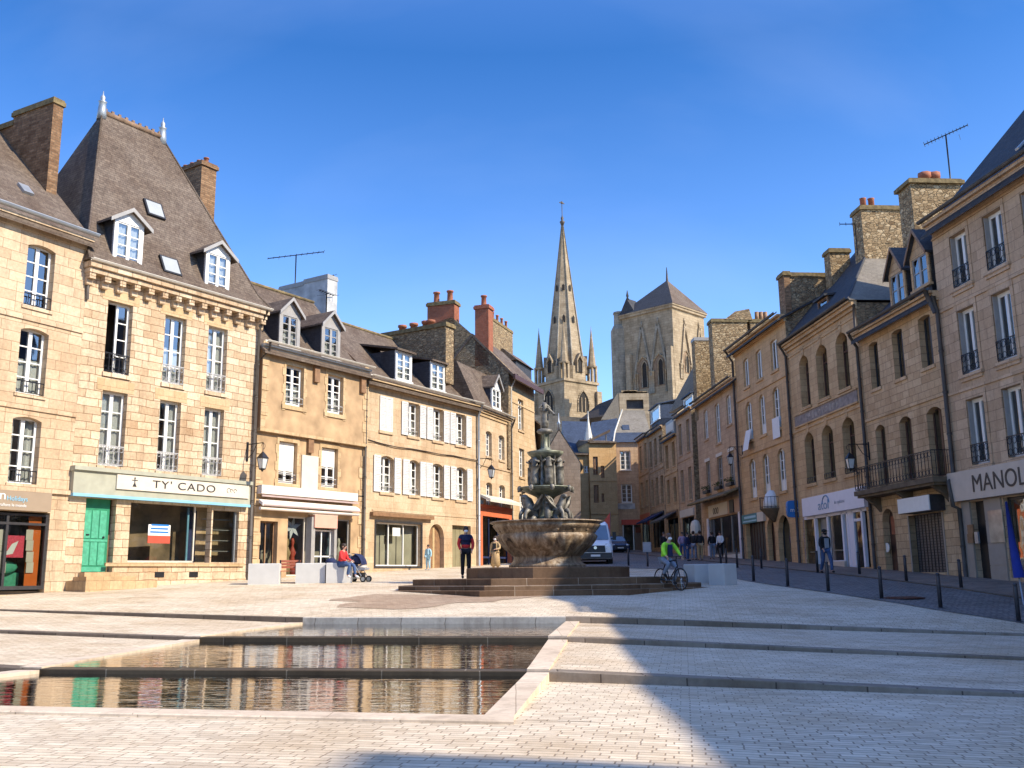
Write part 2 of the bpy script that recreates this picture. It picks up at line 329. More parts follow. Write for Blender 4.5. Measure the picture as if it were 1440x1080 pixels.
M['denim_l'] = plain('grey_denim', (.20, .24, .32), .85, 0, .2, 12)
M['blackc'] = plain('black_cloth', (.012, .012, .015), .85, 0, .3, 12)
M['tan'] = plain('tan_cloth', (.42, .29, .15), .85, 0, .15, 12)
M['whitec'] = plain('white_cloth', (.72, .72, .72), .85, 0, .05, 9)
M['greyc'] = plain('grey_cloth', (.30, .31, .34), .85, 0, .1, 9)
M['lilac'] = plain('lilac_cloth', (.35, .24, .36), .85, 0, .1, 9)
M['cyan'] = plain('pale_blue_cloth', (.35, .55, .62), .85, 0, .1, 9)
M['drain'] = plain('rusty_iron_cover', (.12, .05, .035), .7, .3, .3, 14)
M['lampglass'] = plain('lantern_glass', (.50, .52, .52), .2, 0, .1, 6, spec=.7)
# ------------------------------------------------------------------ building kit
FACES = {  # left end of each front on the ground plan, turn, width
 'A': (-20.500, 23.753, 61.58, 11.00), 'B': (-15.265, 33.427, 56.44, 8.11), 'C': (-10.717, 40.281, 56.94, 6.70),
 'D': (-7.060, 45.900, 58.42, 9.66), 'E': (-2.003, 54.129, 67.94, 4.85), 'F': (-0.181, 58.624, 70.53, 4.85),
 'R1': (16.268, 35.644, -83.40, 18.00), 'R2': (15.640, 42.464, -84.74, 6.85), 'R3': (14.976, 51.389, -85.74, 8.95),
 'R4': (14.191, 60.281, -84.96, 8.93), 'R5': (13.519, 70.370, -86.19, 10.11)}
def circ(c, r, ax, n=10):
    return [(c[0] + r * cos(2 * pi * i / n), c[1], c[2] + r * sin(2 * pi * i / n)) for i in range(n + 1)] if ax == 'y' else None

class Bd:
    def __init__(s, key, name, label, zb, cat='house', group=None):
        x, y, r, s.w = FACES[key] if isinstance(key, str) else key
        s.zb = zb; s.o2 = Vector((x, y, 0)); s.rot = R(r)
        s.e = empty(name, (x, y, zb), R(r), label, cat, group)
        s.inv = Matrix.Rotation(-s.rot, 3, 'Z'); s.fw = Matrix.Rotation(s.rot, 3, 'Z')
        s.o = s.inv @ (-s.o2)
    def world(s, x, y, z): return s.fw @ Vector((x, y, z)) + s.o2
    def P(s, px, py, v=0):
        d = s.inv @ ray(px, py); t = (v - s.o.y) / d.y; return s.o + d * t
    def Q(s, px, py, x):
        d = s.inv @ ray(px, py); t = (x - s.o.x) / d.x; return s.o + d * t
    def H(s, px, py, z0, k):
        d = s.inv @ ray(px, py); t = (z0 + k * s.o.y - s.o.z) / (d.z - k * d.y); return s.o + d * t
    def rect(s, xl, yt, xr, yb, v=0):
        ym = (yt + yb) / 2; xm = (xl + xr) / 2
        return s.P(xl, ym, v).x, s.P(xr, ym, v).x, s.P(xm, yb, v).z, s.P(xm, yt, v).z
    def mk(s, mb, name, mats, parent=None):
        mats = [M[q] for q in mats] if isinstance(mats, (list, tuple)) else M[mats]
        return mb.build(name, mats, parent if parent is not None else s.e, dz=s.zb)

    def wall(s, mats, ops, z0, z1, x0=0, x1=None, depth=.24, back=8., zb1=None, gable=None, name='wall'):
        """front with real openings (a, c, zbot, ztop, rise) and their reveals, plus the other three walls"""
        x1 = s.w if x1 is None else x1; mb = MB(); cuts = {x0, x1}; arcs = []
        def ztop(o, x):
            a, c, zb, zt, ri = o
            if ri <= 0: return zt
            h = (c - a) / 2; rad = (h * h + ri * ri) / (2 * ri); xx = min(max(x, a), c) - (a + c) / 2
            return zt - rad + sqrt(max(0, rad * rad - xx * xx))
        for o in ops:
            o = (*o, 0) if len(o) == 4 else o; arcs.append(o); n = 10 if o[4] > 0 else 1
            for i in range(n + 1): cuts.add(o[0] + (o[1] - o[0]) * i / n)
        cuts = sorted(cuts); xs = [cuts[0]]
        for c in cuts[1:]:
            if c - xs[-1] > 1e-5: xs.append(c)
        for a, c in zip(xs, xs[1:]):
            mid = (a + c) / 2; z_a = z_c = z0
            for o in sorted([q for q in arcs if q[0] < mid < q[1]], key=lambda q: q[2]):
                mb.poly([(a, 0, z_a), (c, 0, z_c), (c, 0, o[2]), (a, 0, o[2])])
                z_a, z_c = ztop(o, a), ztop(o, c)
                mb.poly([(a, 0, z_a), (c, 0, z_c), (c, depth, z_c), (a, depth, z_a)])
            mb.poly([(a, 0, z_a), (c, 0, z_c), (c, 0, z1), (a, 0, z1)])
        for o in arcs:
            a, c, zb, zt, ri = o; za = ztop(o, a); zc = ztop(o, c)
            mb.poly([(a, 0, zb), (a, 0, za), (a, depth, za), (a, depth, zb)])
            mb.poly([(c, depth, zb), (c, depth, zc), (c, 0, zc), (c, 0, zb)])
            mb.poly([(a, depth, zb), (c, depth, zb), (c, 0, zb), (a, 0, zb)])
        zz = zb1 if zb1 else z1
        k = 1 if isinstance(mats, (list, tuple)) and len(mats) > 1 else 0
        if gable:
            ry, rz = gable
            for x in (x0, x1): mb.poly([(x, 0, z0), (x, back, z0), (x, back, zz), (x, ry, rz), (x, 0, z1)], k)
        else:
            for x in (x0, x1): mb.poly([(x, 0, z0), (x, back, z0), (x, back, zz), (x, 0, z1)], k)
        mb.poly([(x0, back, z0), (x1, back, z0), (x1, back, zz), (x0, back, zz)], k)
        return s.mk(mb, name, mats)
    def interior(s, floors, x0=.1, x1=None, y=2.4, mat='interior', top=None):
        x1 = s.w - .1 if x1 is None else x1; mb = MB()
        mb.poly([(x0, y, floors[0]), (x1, y, floors[0]), (x1, y, floors[-1]), (x0, y, floors[-1])])
        for z in floors: mb.box(x0, x1, .27, y, z - .12, z)
        n = max(1, int((x1 - x0) / 2.2))
        for i in range(n + 1):
            x = x0 + (x1 - x0) * i / n
            mb.poly([(x, .5, floors[0]), (x, y, floors[0]), (x, y, floors[-1]), (x, .5, floors[-1])])
        return s.mk(mb, 'interior', mat)
    def window(s, a, c, z0, z1, y=.18, rows=4, leafs=2, mat='white', curtain=None, parent=None, fw=.085, bar=.042, cols=1, transom=None, glass='glass', pan=0, name='window'):
        mb = MB(); d = .06
        mb.box(a, a + fw, y, y + d, z0, z1); mb.box(c - fw, c, y, y + d, z0, z1)
        mb.box(a + fw, c - fw, y, y + d, z0, z0 + fw * 1.3); mb.box(a + fw, c - fw, y, y + d, z1 - fw, z1)
        zt = z1 - fw
        if transom:
            zt = z0 + (z1 - z0) * transom; mb.box(a + fw, c - fw, y - .012, y + d, zt - .04, zt + .04)
        ww = (c - a - 2 * fw) / leafs
        for i in range(leafs):
            l = a + fw + ww * i
            if i: mb.box(l - .07, l + .07, y - .015, y + d, z0 + fw * 1.3, z1 - fw if not transom else zt - .04)
            for k in range(1, cols): mb.box(l + ww * k / cols - bar / 2, l + ww * k / cols + bar / 2, y + .01, y + .045, z0 + fw, zt)
        for k in range(1, rows):
            z = z0 + fw + (zt - z0 - fw) * k / rows
            mb.box(a + fw, c - fw, y + .008, y + .048, z - bar / 2, z + bar / 2)
        if pan: mb.box(a + fw, c - fw, y + .005, y + .05, z0 + fw, z0 + fw + pan)
        o = s.mk(mb, name, mat, parent); sub = parent if parent is not None else o
        g = MB(); g.poly([(a + .02, y + .03, z0 + .02), (c - .02, y + .03, z0 + .02), (c - .02, y + .03, z1 - .02), (a + .02, y + .03, z1 - .02)])
        s.mk(g, 'pane', glass, sub)
        if curtain:
            k = MB(); yy = y + .13; w = c - a
            if curtain == 'blind': k.box(a + .05, c - .05, yy - .06, yy - .04, z0 + (z1 - z0) * rnd.uniform(.25, .8), z1 - .05)
            elif curtain == 'net' or curtain == 'half':
                top = z1 if curtain == 'net' else z0 + (z1 - z0) * .55; n = 16
                for i in range(n):
                    p, q = a + w * i / n, a + w * (i + 1) / n; f = lambda t: yy + .025 * sin(t * 38)
                    k.poly([(p, f(p), z0), (q, f(q), z0), (q, f(q), top), (p, f(p), top)])
            elif curtain == 'side':
                n = 6
                for side in (0, 1):
                    for i in range(n):
                        p = a + w * .30 * i / n if side == 0 else c - w * .30 * (i + 1) / n; q = p + w * .30 / n; f = lambda t: yy + .03 * sin(t * 45)
                        t0 = (i + .5) / n if side == 0 else 1 - (i + .5) / n
                        k.poly([(p, f(p), z0 + .0), (q, f(q), z0), (q, f(q), z1), (p, f(p), z1)])
            s.mk(k, 'curtain', 'blind' if curtain == 'blind' else 'curtain', sub)
        return o
    def sill(s, a, c, z, mat, d=.08, h=.12, ex=.1):
        mb = MB(); mb.box(a - ex, c + ex, -d, .05, z - h, z + .012); return s.mk(mb, 'sill', mat)
    def railing(s, a, c, z0, h=.55, y=-.03, mat='iron', scroll=True, n=None, parent=None, ends=0):
        mb = MB(); r = .014
        mb.box(a, c, y - .018, y + .018, z0 + h - .035, z0 + h); mb.box(a, c, y - .012, y + .012, z0 + .04, z0 + .065)
        n = n or max(3, int((c - a) / .17)); w = (c - a) / n
        for i in range(n + 1):
            x = a + w * i; mb.box(x - .01, x + .01, y - .01, y + .01, z0 + .065, z0 + h - .035)
        if scroll:
            for i in range(n):
                x = a + w * (i + .5); rr = w * .40
                for zc in (z0 + .065 + rr * 1.1, z0 + h - .05 - rr * 1.1):
                    mb.tube(circ((x, y, zc), rr, 'y'), .012, 4)
        if ends:
            for x in (a, c):
                mb.box(x - .015, x + .015, y, y + ends, z0 + h - .035, z0 + h); mb.box(x - .012, x + .012, y, y + ends, z0 + .04, z0 + .065)
                for k in range(1, 5): mb.box(x - .01, x + .01, y + ends * k / 5 - .01, y + ends * k / 5 + .01, z0 + .065, z0 + h - .03)
        return s.mk(mb, 'railing', mat, parent)
    def shutter(s, a, c, z0, z1, y=-.05, mat='white_s', closed=False):
        mb = MB(); f = .06; d = .035
        mb.box(a, a + f, y, y + d, z0, z1); mb.box(c - f, c, y, y + d, z0, z1)
        for z in (z0, (z0 + z1) / 2 - .05, z1 - .09): mb.box(a + f, c - f, y + .002, y + d - .002, z, z + .09)
        n = int((z1 - z0) / .09)
        for i in range(n):
            z = z0 + .1 + (z1 - z0 - .2) * i / n
            mb.hexa([(a + f, y + .004, z), (c - f, y + .004, z), (c - f, y + .022, z + .05), (a + f, y + .022, z + .05),
                     (a + f, y + .010, z + .004), (c - f, y + .010, z + .004), (c - f, y + .028, z + .054), (a + f, y + .028, z + .054)])
        mb.box(a + f, c - f, y + .028, y + .033, z0 + .02, z1 - .02)
        return s.mk(mb, 'shutter', mat)
    def band(s, z, mat, h=.12, d=.05, x0=0, x1=None, name='string_course'):
        x1 = s.w if x1 is None else x1; mb = MB(); mb.box(x0, x1, -d, .02, z - h / 2, z + h / 2); return s.mk(mb, name, mat)
    def cornice(s, z, mat, x0=-.05, x1=None, name='cornice', hs=((.18, .06), (.12, .14), (.10, .24))):
        x1 = s.w + .05 if x1 is None else x1; mb = MB(); zz = z - sum(h for h, _ in hs)
        for h, d in hs: mb.box(x0, x1, -d, .02, zz, zz + h); zz += h
        return s.mk(mb, name, mat)
    def gutter(s, z, x0, x1, y=-.38, mat='zinc', r=.07):
        mb = MB(); n = 6
        for i in range(n):
            w0, w1 = pi + pi * i / n, pi + pi * (i + 1) / n
            mb.poly([(x0, y + r * cos(w0), z + r * sin(w0)), (x1, y + r * cos(w0), z + r * sin(w0)), (x1, y + r * cos(w1), z + r * sin(w1)), (x0, y + r * cos(w1), z + r * sin(w1))])
        mb.box(x0, x1, y + r - .005, y + r + .012, z - .01, z + .03); mb.box(x0, x1, y - r - .012, y - r + .005, z - .01, z + .015)
        return s.mk(mb, 'gutter', mat)
    def pipe(s, pts, r=.055, mat='lead', name='downpipe'):
        mb = MB(); mb.tube(pts, r, 7, 0)
        for p, q in zip(pts, pts[1:]):
            p, q = Vector(p), Vector(q); n = int((p - q).length / 1.6)
            for i in range(1, n + 1):
                c = p.lerp(q, i / (n + 1)); dd = (q - p).normalized() * .04; mb.tube([c - dd, c + dd], r * 1.25, 7)
        return s.mk(mb, name, mat)
    def roof(s, z, rise, ry, back, mat, x0=-.15, x1=None, ov=.4, t=.12, zb=None, name='roof', flare=0):
        """two slopes meeting at a ridge ry behind the front; z is the front eave height at the wall face"""
        x1 = s.w + .15 if x1 is None else x1; mb = MB(); k = rise / ry; zb = z if zb is None else zb; kb = (z + rise - zb) / (back - ry)
        f = [(-ov, z - k * ov * (.6 if flare else 1)), (0 if not flare else .9, z + (k * .75 * .9 if flare else 0)), (ry, z + rise), (back + ov, zb - kb * ov)]
        lo = [(p[0], p[1] - t) for p in f][::-1]
        mb.prism([(x0, p[0], p[1]) for p in f + lo], (x1 - x0, 0, 0))
        rd = MB(); rd.tube([(x0, ry, z + rise + .02), (x1, ry, z + rise + .02)], .09, 6)
        o = s.mk(mb, name, mat); s.mk(rd, 'ridge_tiles', 'moss', o); return o
    def chimney(s, x0, x1, y0, y1, z0, z1, mat, pots=0, axis='y', cap='moss', ph=.5, capd=.08, pr=.12, potmat='terracotta'):
        mb = MB(); mb.box(x0, x1, y0, y1, z0, z1); o = s.mk(mb, 'chimney', mat)
        if cap:
            c = MB(); c.box(x0 - capd, x1 + capd, y0 - capd, y1 + capd, z1 - .05, z1 + .12); c.box(x0 - capd * .4, x1 + capd * .4, y0 - capd * .4, y1 + capd * .4, z1 + .12, z1 + .2)
            s.mk(c, 'capping', cap, o)
        for i in range(pots):
            t = (i + .5) / pots
            cx, cy = ((x0 + x1) / 2, y0 + (y1 - y0) * t) if axis == 'y' else (x0 + (x1 - x0) * t, (y0 + y1) / 2)
            p = MB(); p.lathe([(pr * 1.1, z1 + .15), (pr, z1 + .2), (pr * .85, z1 + .2 + ph * .85), (pr * 1.15, z1 + .2 + ph * .88), (pr * 1.15, z1 + .2 + ph), (pr * .7, z1 + .2 + ph), (pr * .7, z1 + .25)], 9, (cx, cy))
            s.mk(p, 'chimney_pot', potmat, o)
        return o
    def dormer(s, a, c, z0, z1, yf, dep, kind='gable', gh=.55, mat='cheek', frame='grey_w', roofm='slate', rows=4, fw=.12, curtain=None, pedm='white', leafs=2, ovr=.18, wmat='white', deep=.03):
        """box with slate cheeks, framed window, gabled / lean-to roof; returns the dormer part"""
        mb = MB(); y1 = yf + dep; f = fw
        mb.box(a, a + .05, yf + .06, y1, z0 - .6, z1); mb.box(c - .05, c, yf + .06, y1, z0 - .6, z1); mb.box(a, c, yf + .06, y1, z0 - .6, z0 - .02)
        mb.poly([(a + .05, yf + .9, z0), (c - .05, yf + .9, z0), (c - .05, yf + .9, z1), (a + .05, yf + .9, z1)])
        o = s.mk(mb, 'dormer', mat)
        fr = MB(); fr.box(a, a + f, yf, yf + .12, z0 - .1, z1); fr.box(c - f, c, yf, yf + .12, z0 - .1, z1); fr.box(a + f, c - f, yf, yf + .12, z1 - f * .8, z1); fr.box(a - .05, c + .05, yf - .06, yf + .1, z0 - .12, z0 - .02)
        rf = MB(); xm = (a + c) / 2
        if kind == 'gable':
            fr.prism([(a, yf + .01, z1), (c, yf + .01, z1), (xm, yf + .01, z1 + gh)], (0, .1, 0))
            k = gh / ((c - a) / 2)
            for sx, e in ((-1, a - ovr), (1, c + ovr)):
                ze = z1 - k * ovr
                rf.hexa([(e, yf - .18, ze), (xm, yf - .18, z1 + gh), (xm, y1 + 1.2, z1 + gh), (e, y1 + 1.2, ze),
                         (e, yf - .18, ze + .09), (xm, yf - .18, z1 + gh + .09), (xm, y1 + 1.2, z1 + gh + .09), (e, y1 + 1.2, ze + .09)])
            bd = MB()
            for e in (a - ovr, c + ovr):
                ze = z1 - k * ovr; bd.hexa([(e, yf - .2, ze - .06), (xm, yf - .2, z1 + gh - .06), (xm, yf - .17, z1 + gh - .06), (e, yf - .17, ze - .06), (e, yf - .2, ze + .1), (xm, yf - .2, z1 + gh + .1), (xm, yf - .17, z1 + gh + .1), (e, yf - .17, ze + .1)])
            s.mk(bd, 'bargeboard', frame if pedm != 'white' else 'grey_w', o)
        else:
            e = .12
            rf.hexa([(a - e, yf - .2, z1 - .02), (c + e, yf - .2, z1 - .02), (c + e, y1 + .5, z1 + gh), (a - e, y1 + .5, z1 + gh),
                     (a - e, yf - .2, z1 + .08), (c + e, yf - .2, z1 + .08), (c + e, y1 + .5, z1 + gh + .1), (a - e, y1 + .5, z1 + gh + .1)])
        s.mk(fr, 'dormer_front', [pedm if kind == 'gable' else frame], o); s.mk(rf, 'dormer_roof', roofm, o)
        s.window(a + f, c - f, z0, z1 - f * .8, yf + deep, rows, leafs, wmat, curtain, parent=o, fw=.05, name='window_frame')
        return o
    def text(s, t, x, z, size, mat, y=-.2, ext=.006, parent=None, sx=1, align='LEFT', sp=1, name='lettering'):
        cu = bpy.data.curves.new(name, 'FONT'); cu.body = t; cu.size = size; cu.extrude = ext; cu.align_x = align; cu.space_character = sp
        cu.materials.append(M[mat]); o = bpy.data.objects.new(name, cu); COL.objects.link(o); o.parent = parent if parent is not None else s.e
        o.location = (x, y, z - s.zb); o.rotation_euler = (pi / 2, 0, 0); o.scale = (sx, 1, 1); return o

def lantern(b, px, py, side, label, v=-.9, wall_dx=0):
    """wrought-iron wall bracket with a four-sided lantern hanging from it; px, py: the lantern's middle in the photo"""
    c = b.P(px, py, v); wp = b.world(c.x + wall_dx, 0, c.z + .85)
    e = empty('wall_lantern', b.world(c.x, 0, c.z), b.rot, label, 'street lamp', 'wall lanterns around the square')
    mb = MB(); q = lambda x, y, z: (x, y, z)
    mb.tube([q(0, 0, .95), q(0, v, .95)], .022, 6); mb.tube([q(0, 0, .35), q(0, v * .35, .55), q(0, v * .6, .93)], .016, 6); mb.box(-.05, .05, -.03, 0, .25, 1.05)
    mb.tube([q(0, v, .97), q(0, v, .55)], .014, 6); mb.tube([(0, v + .12 * cos(t), .8 + .12 * sin(t)) for t in [i * .5 for i in range(10)]], .01, 5)
    mb.build('bracket', M['iron'], e)
    h = MB(); h.lathe([(.03, .58), (.06, .54), (.10, .50), (.23, .34), (.25, .32), (.24, .30)], 4, (0, v), rot=pi / 4, smooth=False)
    for k in range(4):
        w = pi / 4 + k * pi / 2; h.tube([(.22 * cos(w), v + .22 * sin(w), .31), (.13 * cos(w), v + .13 * sin(w), -.12)], .014, 4)
    h.lathe([(.02, -.24), (.05, -.18), (.13, -.15), (.14, -.11)], 4, (0, v), rot=pi / 4, smooth=False)
    h.build('lantern_frame', M['iron'], e)
    g = MB(); g.lathe([(.125, -.11), (.205, .30)], 4, (0, v), rot=pi / 4, smooth=False); g.build('lantern_glass', M['lampglass'], e)
    return e
def antenna(loc, az, h, label, boom=1.6, els=9, tilt=0):
    e = empty('tv_antenna', loc, az, label, 'antenna', 'television antennas on the chimneys')
    mb = MB(); mb.tube([(0, 0, -.8), (0, 0, h)], .035, 5); mb.build('mast', M['iron'], e)
    a = MB(); a.tube([(-boom / 2, 0, h - tilt), (boom / 2, 0, h + tilt)], .026, 4)
    for i in range(els):
        t = i / (els - 1) - .5; z = h + 2 * t * tilt; l = .16 + .12 * (t + .5)
        a.tube([(boom * t, -l, z), (boom * t, l, z)], .013, 4)
    a.tube([(-boom * .3, -.3, h - .25), (-boom * .3, .3, h - .25)], .008, 4); a.build('aerial', M['iron'], e); return e
# ================================================================== left-hand row
def house_a():
    b = Bd('A', 'stone_house', 'golden stone house with arched windows and tall brown brick chimney beside the travel shop', -.45)
    xs = [(2.1, 3.15), (5.4, 6.45), (8.66, 9.71)]; rows = [(9.13, 11.35), (6.13, 8.40), (3.15, 5.38)]
    ops = [(a, c, z0, z1, .11) for a, c in xs for z0, z1 in rows]
    sx0, sx1 = .8, b.P(66, 780).x
    ops.append((sx0, sx1, -.4, 2.26))
    b.wall(['stone_a', 'rubble'], ops, -1.6, 12.2, gable=(5.5, 17.7), back=11, depth=.3)
    b.interior([-.3, 2.75, 5.75, 8.85, 12.0])
    for i, (a, c) in enumerate(xs):
        for j, (z0, z1) in enumerate(rows):
            b.window(a, c, z0, z1, .24, rows=4, curtain=[None, 'half', 'side'][j] if i == 2 else 'net')
            b.sill(a, c, z0, 'stone_a', d=.05, h=.1, ex=.06)
            b.railing(a, c, z0 + .02, .45, .06, n=5, scroll=False)
    b.band(8.70, 'stone_a', .13, .05); b.band(5.68, 'stone_a', .13, .05); b.band(2.99, 'stone_a', .16, .10)
    b.cornice(12.12, 'stone_a'); b.gutter(12.28, -.1, b.w + .1, -.36, 'zinc', .1)
    b.roof(12.2, 5.5, 5.5, 11, 'slate_br', ov=.3)
    q = b.H(80, 275, 12.2, 1.0); v = q.y; xa, xb = b.P(70, 210, v).x, min(b.P(100, 210, v).x, b.w)
    zt = b.P(85, 147, v).z; b.chimney(xa, xb, v, v + 2.4, 12.5, zt, 'brick_o', capd=.06)
    zt2 = b.Q(25, 178, xa).z; b.chimney(xa + .02, xb, v + 2.42, v + 6.2, 12.5, zt - .35, 'brick_o', capd=.06)
    for px, py in ((35, 268),):
        h = b.H(px, py, 12.2, 1.0); mb = MB(); x, y, z = h
        mb.hexa([(x - .2, y - .2, z - .19), (x + .2, y - .2, z - .19), (x + .2, y + .2, z + .21), (x - .2, y + .2, z + .21), (x - .2, y - .27, z - .12), (x + .2, y - .27, z - .12), (x + .2, y + .13, z + .28), (x - .2, y + .13, z + .28)]); b.mk(mb, 'rooflight', 'zinc')
    # travel shop front
    mb = MB(); fx = b.P(72, 708, -.15).x; mb.box(.5, fx, -.16, 0, 2.28, 2.90); sg = b.mk(mb, 'shop_fascia', 'taupe')
    b.text('n', b.P(0, 705, -.17).x - .05, 2.60, .42, 'white', -.172, parent=sg, sx=1.2)
    b.text('Holidays', b.P(9, 705, -.17).x, 2.58, .215, 'skyblue', -.172, parent=sg)
    b.text('rallons le monde', b.P(37, 713, -.17).x, 2.39, .14, 'white', -.172, parent=sg, align='RIGHT')
    fr = MB(); z0 = -.25; P = lambda px, py: b.P(px, py, .1)
    zt = 2.2; xr = sx1; xd = P(5, 770).x
    for x in (sx0, 3.2, 6.0, xd, xr - .09): fr.box(x, x + .09, .06, .16, z0, zt)
    zz = P(40, 737).z
    fr.box(sx0, xr, .05, .17, zz - .04, zz + .04); fr.box(sx0, xr, .05, .17, z0, z0 + .12); fr.box(sx0, xr, .05, .17, zt - .07, zt)
    f = b.mk(fr, 'shop_window', 'dark_w')
    g = MB(); g.poly([(sx0, .11, z0), (xr, .11, z0), (xr, .11, zt), (sx0, .11, zt)]); b.mk(g, 'pane', 'glass_dk', f)
    o1, o2 = P(38, 780).x, P(60, 780).x
    orx = MB(); orx.box(P(40, 780).x, P(58, 780).x, .22, .26, z0, zt); b.mk(orx, 'orange_panel', 'orange')
    ps = MB(); x0, x1 = P(10, 765).x, P(36, 765).x; ps.box(x0, x1, .18, .2, P(23, 784).z, P(23, 753).z); po = b.mk(ps, 'red_poster', plainm('poster_red', (.62, .06, .10), 34))
    wp = MB(); wx = (x0 + x1) / 2 - .1; wz = P(20, 770).z
    wp.poly([(wx - .25, .176, wz - .25), (wx + .05, .176, wz - .2), (wx + .22, .176, wz + .22), (wx, .176, wz + .12)]); b.mk(wp, 'poster_print', 'white', po)
    cards = MB()
    for cx in (44, 5):
        for cy in (752, 767, 783, 798):
            q = P(cx, cy); cards.box(q.x - .13, q.x + .13, .18, .195, q.z - .17, q.z + .17)
    b.mk(cards, 'price_cards', 'cream')
    lamps = MB()
    for px in (9, 31, 50):
        q = P(px, 725); lamps.box(q.x - .08, q.x + .08, .3, .42, 2.0, 2.2)
    b.mk(lamps, 'ceiling_spots', 'black')
    ct = MB(); ct.box(x0 - .3, x1 + .2, .6, 1.2, z0, z0 + .55); ct.ball(((x0 + x1) / 2 - .1, .5, z0 + .72), (.5, .1, .22)); b.mk(ct, 'window_display', ['green_l'])
    return b

def plainm(n, c, sc):
    if n not in M: M[n] = plain(n, c, .6, 0, .6, sc)
    return n

def house_b():
    b = Bd('B', 'tall_roofed_house', 'tall golden stone house with steep pavilion roof above the gift shop', -.25)
    r0, r1 = (7.40, 10.10), (4.02, 6.75)
    U = [(.94, 1.98), (3.42, 4.40), (5.48, 6.45)]; Lw = [(.97, 1.99), (3.40, 4.36), (5.49, 6.45)]
    dx0, dx1, dz0, dz1 = b.rect(113, 699, 152, 804, .2)
    sx0, sx1 = b.P(181, 760).x, b.P(277, 760).x; sz0 = b.P(230, 791).z
    ex0, ex1 = b.P(281, 760).x, b.P(296, 760).x; fx0, fx1 = b.P(298, 760).x, b.P(336, 760).x
    ops = [(a, c, *r0) for a, c in U] + [(a, c, *r1) for a, c in Lw] + [(dx0, dx1 + .12, dz0 - .02, 2.86), (sx0, ex1, sz0, 2.80), (fx0, fx1 - .05, sz0 + .02, 2.7)]
    b.wall('stone_b', ops, -1.6, 11.2, back=8.4, depth=.30)
    b.interior([-.2, 3.5, 7.0, 10.9])
    for k, ((a, c), r) in enumerate([(q, r0) for q in U] + [(q, r1) for q in Lw]):
        if k == 0:   # left leaf swung open: dark room behind
            b.window((a + c) / 2 - .02, c, *r, .22, rows=4, leafs=1, curtain=None); hd = MB(); hd.box(a, (a + c) / 2, .24, .30, r[1] - .06, r[1]); hd.box(a, a + .06, .24, .30, r[0], r[1]); b.mk(hd, 'open_casement_frame', 'white')
            lf = MB(); xx = a + .05
            for z in [r[0] + (r[1] - r[0] - .05) * i / 4 for i in range(5)]: lf.box(xx, xx + .04, .3, .8, z, z + .045)
            lf.box(xx, xx + .04, .3, .36, *r); lf.box(xx, xx + .04, .75, .81, *r); b.mk(lf, 'open_leaf', 'brown_w')
        else: b.window(a, c, *r, .22, rows=4, curtain=[None, 'half', 'net', 'net', 'side', 'net'][k])
        b.sill(a, c, r[0], 'stone_b', d=.06, h=.14, ex=.05); b.railing(a, c, r[0] + .02, .74, .02, mat='iron' if k == 0 else 'iron_w', n=5)
    for (a, c), r in [(q, r0) for q in U] + [(q, r1) for q in Lw]:
        mb = MB(); mb.box(a - .25, c + .25, -.012, .01, r[1] + .002, r[1] + .42); b.mk(mb, 'lintel', 'stone_c')
    # corbelled cornice
    mb = MB(); n = 14
    for i in range(n):
        x = .05 + (b.w - .1) * i / (n - 1)
        mb.box(x - .12, x + .12, -.16, .01, 10.42, 10.64); mb.box(x - .12, x + .12, -.32, .01, 10.64, 10.86)
    mb.box(-.1, b.w + .1, -.36, .01, 10.86, 11.05); mb.box(-.14, b.w + .14, -.46, .01, 11.05, 11.25); b.mk(mb, 'corbelled_cornice', 'stone_b')
    b.gutter(11.32, -.15, b.w + .25, -.5, 'zinc_p', .08)
    # pavilion roof: eaves rectangle rising to a short ridge
    yr = 3.6; p1, p2 = b.P(143, 163, yr), b.P(228, 195, yr); zr = (p1.z + p2.z) / 2 + .1
    E0, E1, yb = -.2, b.w + .35, 7.6; mb = MB()
    fy, fz = .05, 11.95
    def ringat(t): return None
    e = [(E0, -.45, 11.3), (E1, -.45, 11.3), (E1, yb, 11.3), (E0, yb, 11.3)]
    mm = [(E0 + .18, fy, fz), (E1 - .42, fy, fz), (E1 - .42, yb - .5, fz), (E0 + .18, yb - .5, fz)]
    rA, rB = (p1.x, yr, zr), (p2.x, yr, zr)
    for i in range(4): mb.poly([e[i], e[(i + 1) % 4], mm[(i + 1) % 4], mm[i]])
    mb.poly([mm[0], mm[1], rB, rA]); mb.poly([mm[1], mm[2], rB]); mb.poly([mm[2], mm[3], rA, rB]); mb.poly([mm[3], mm[0], rA]); mb.poly(e[::-1])
    rf = b.mk(mb, 'roof', 'slate_br')
    k = MB(); k.tube([rA, rB], .13, 6)
    for i in range(9):
        t = (i + .5) / 9; q = Vector(rA).lerp(Vector(rB), t); k.box(q.x - .06, q.x + .06, q.y - .04, q.y + .04, q.z, q.z + .22)
    b.mk(k, 'ridge_tiles', 'ridge_br', rf)
    hips = MB()
    for a_, c_ in ((mm[0], rA), (mm[1], rB), (e[0], mm[0]), (e[1], mm[1])): hips.tube([a_, c_], .05, 5)
    b.mk(hips, 'hip_flashing', 'slate_br', rf)
    for q in (rA, rB):
        f = MB(); f.lathe([(.2, q[2] - .35), (.17, q[2] + .1), (.14, q[2] + .42), (.18, q[2] + .46), (.06, q[2] + .52), (.11, q[2] + .62), (.09, q[2] + .70), (.03, q[2] + .78), (.015, q[2] + .95)], 10, (q[0], q[1])); b.mk(f, 'finial', 'zinc', rf)
    kk = (zr - fz) / (yr - fy)
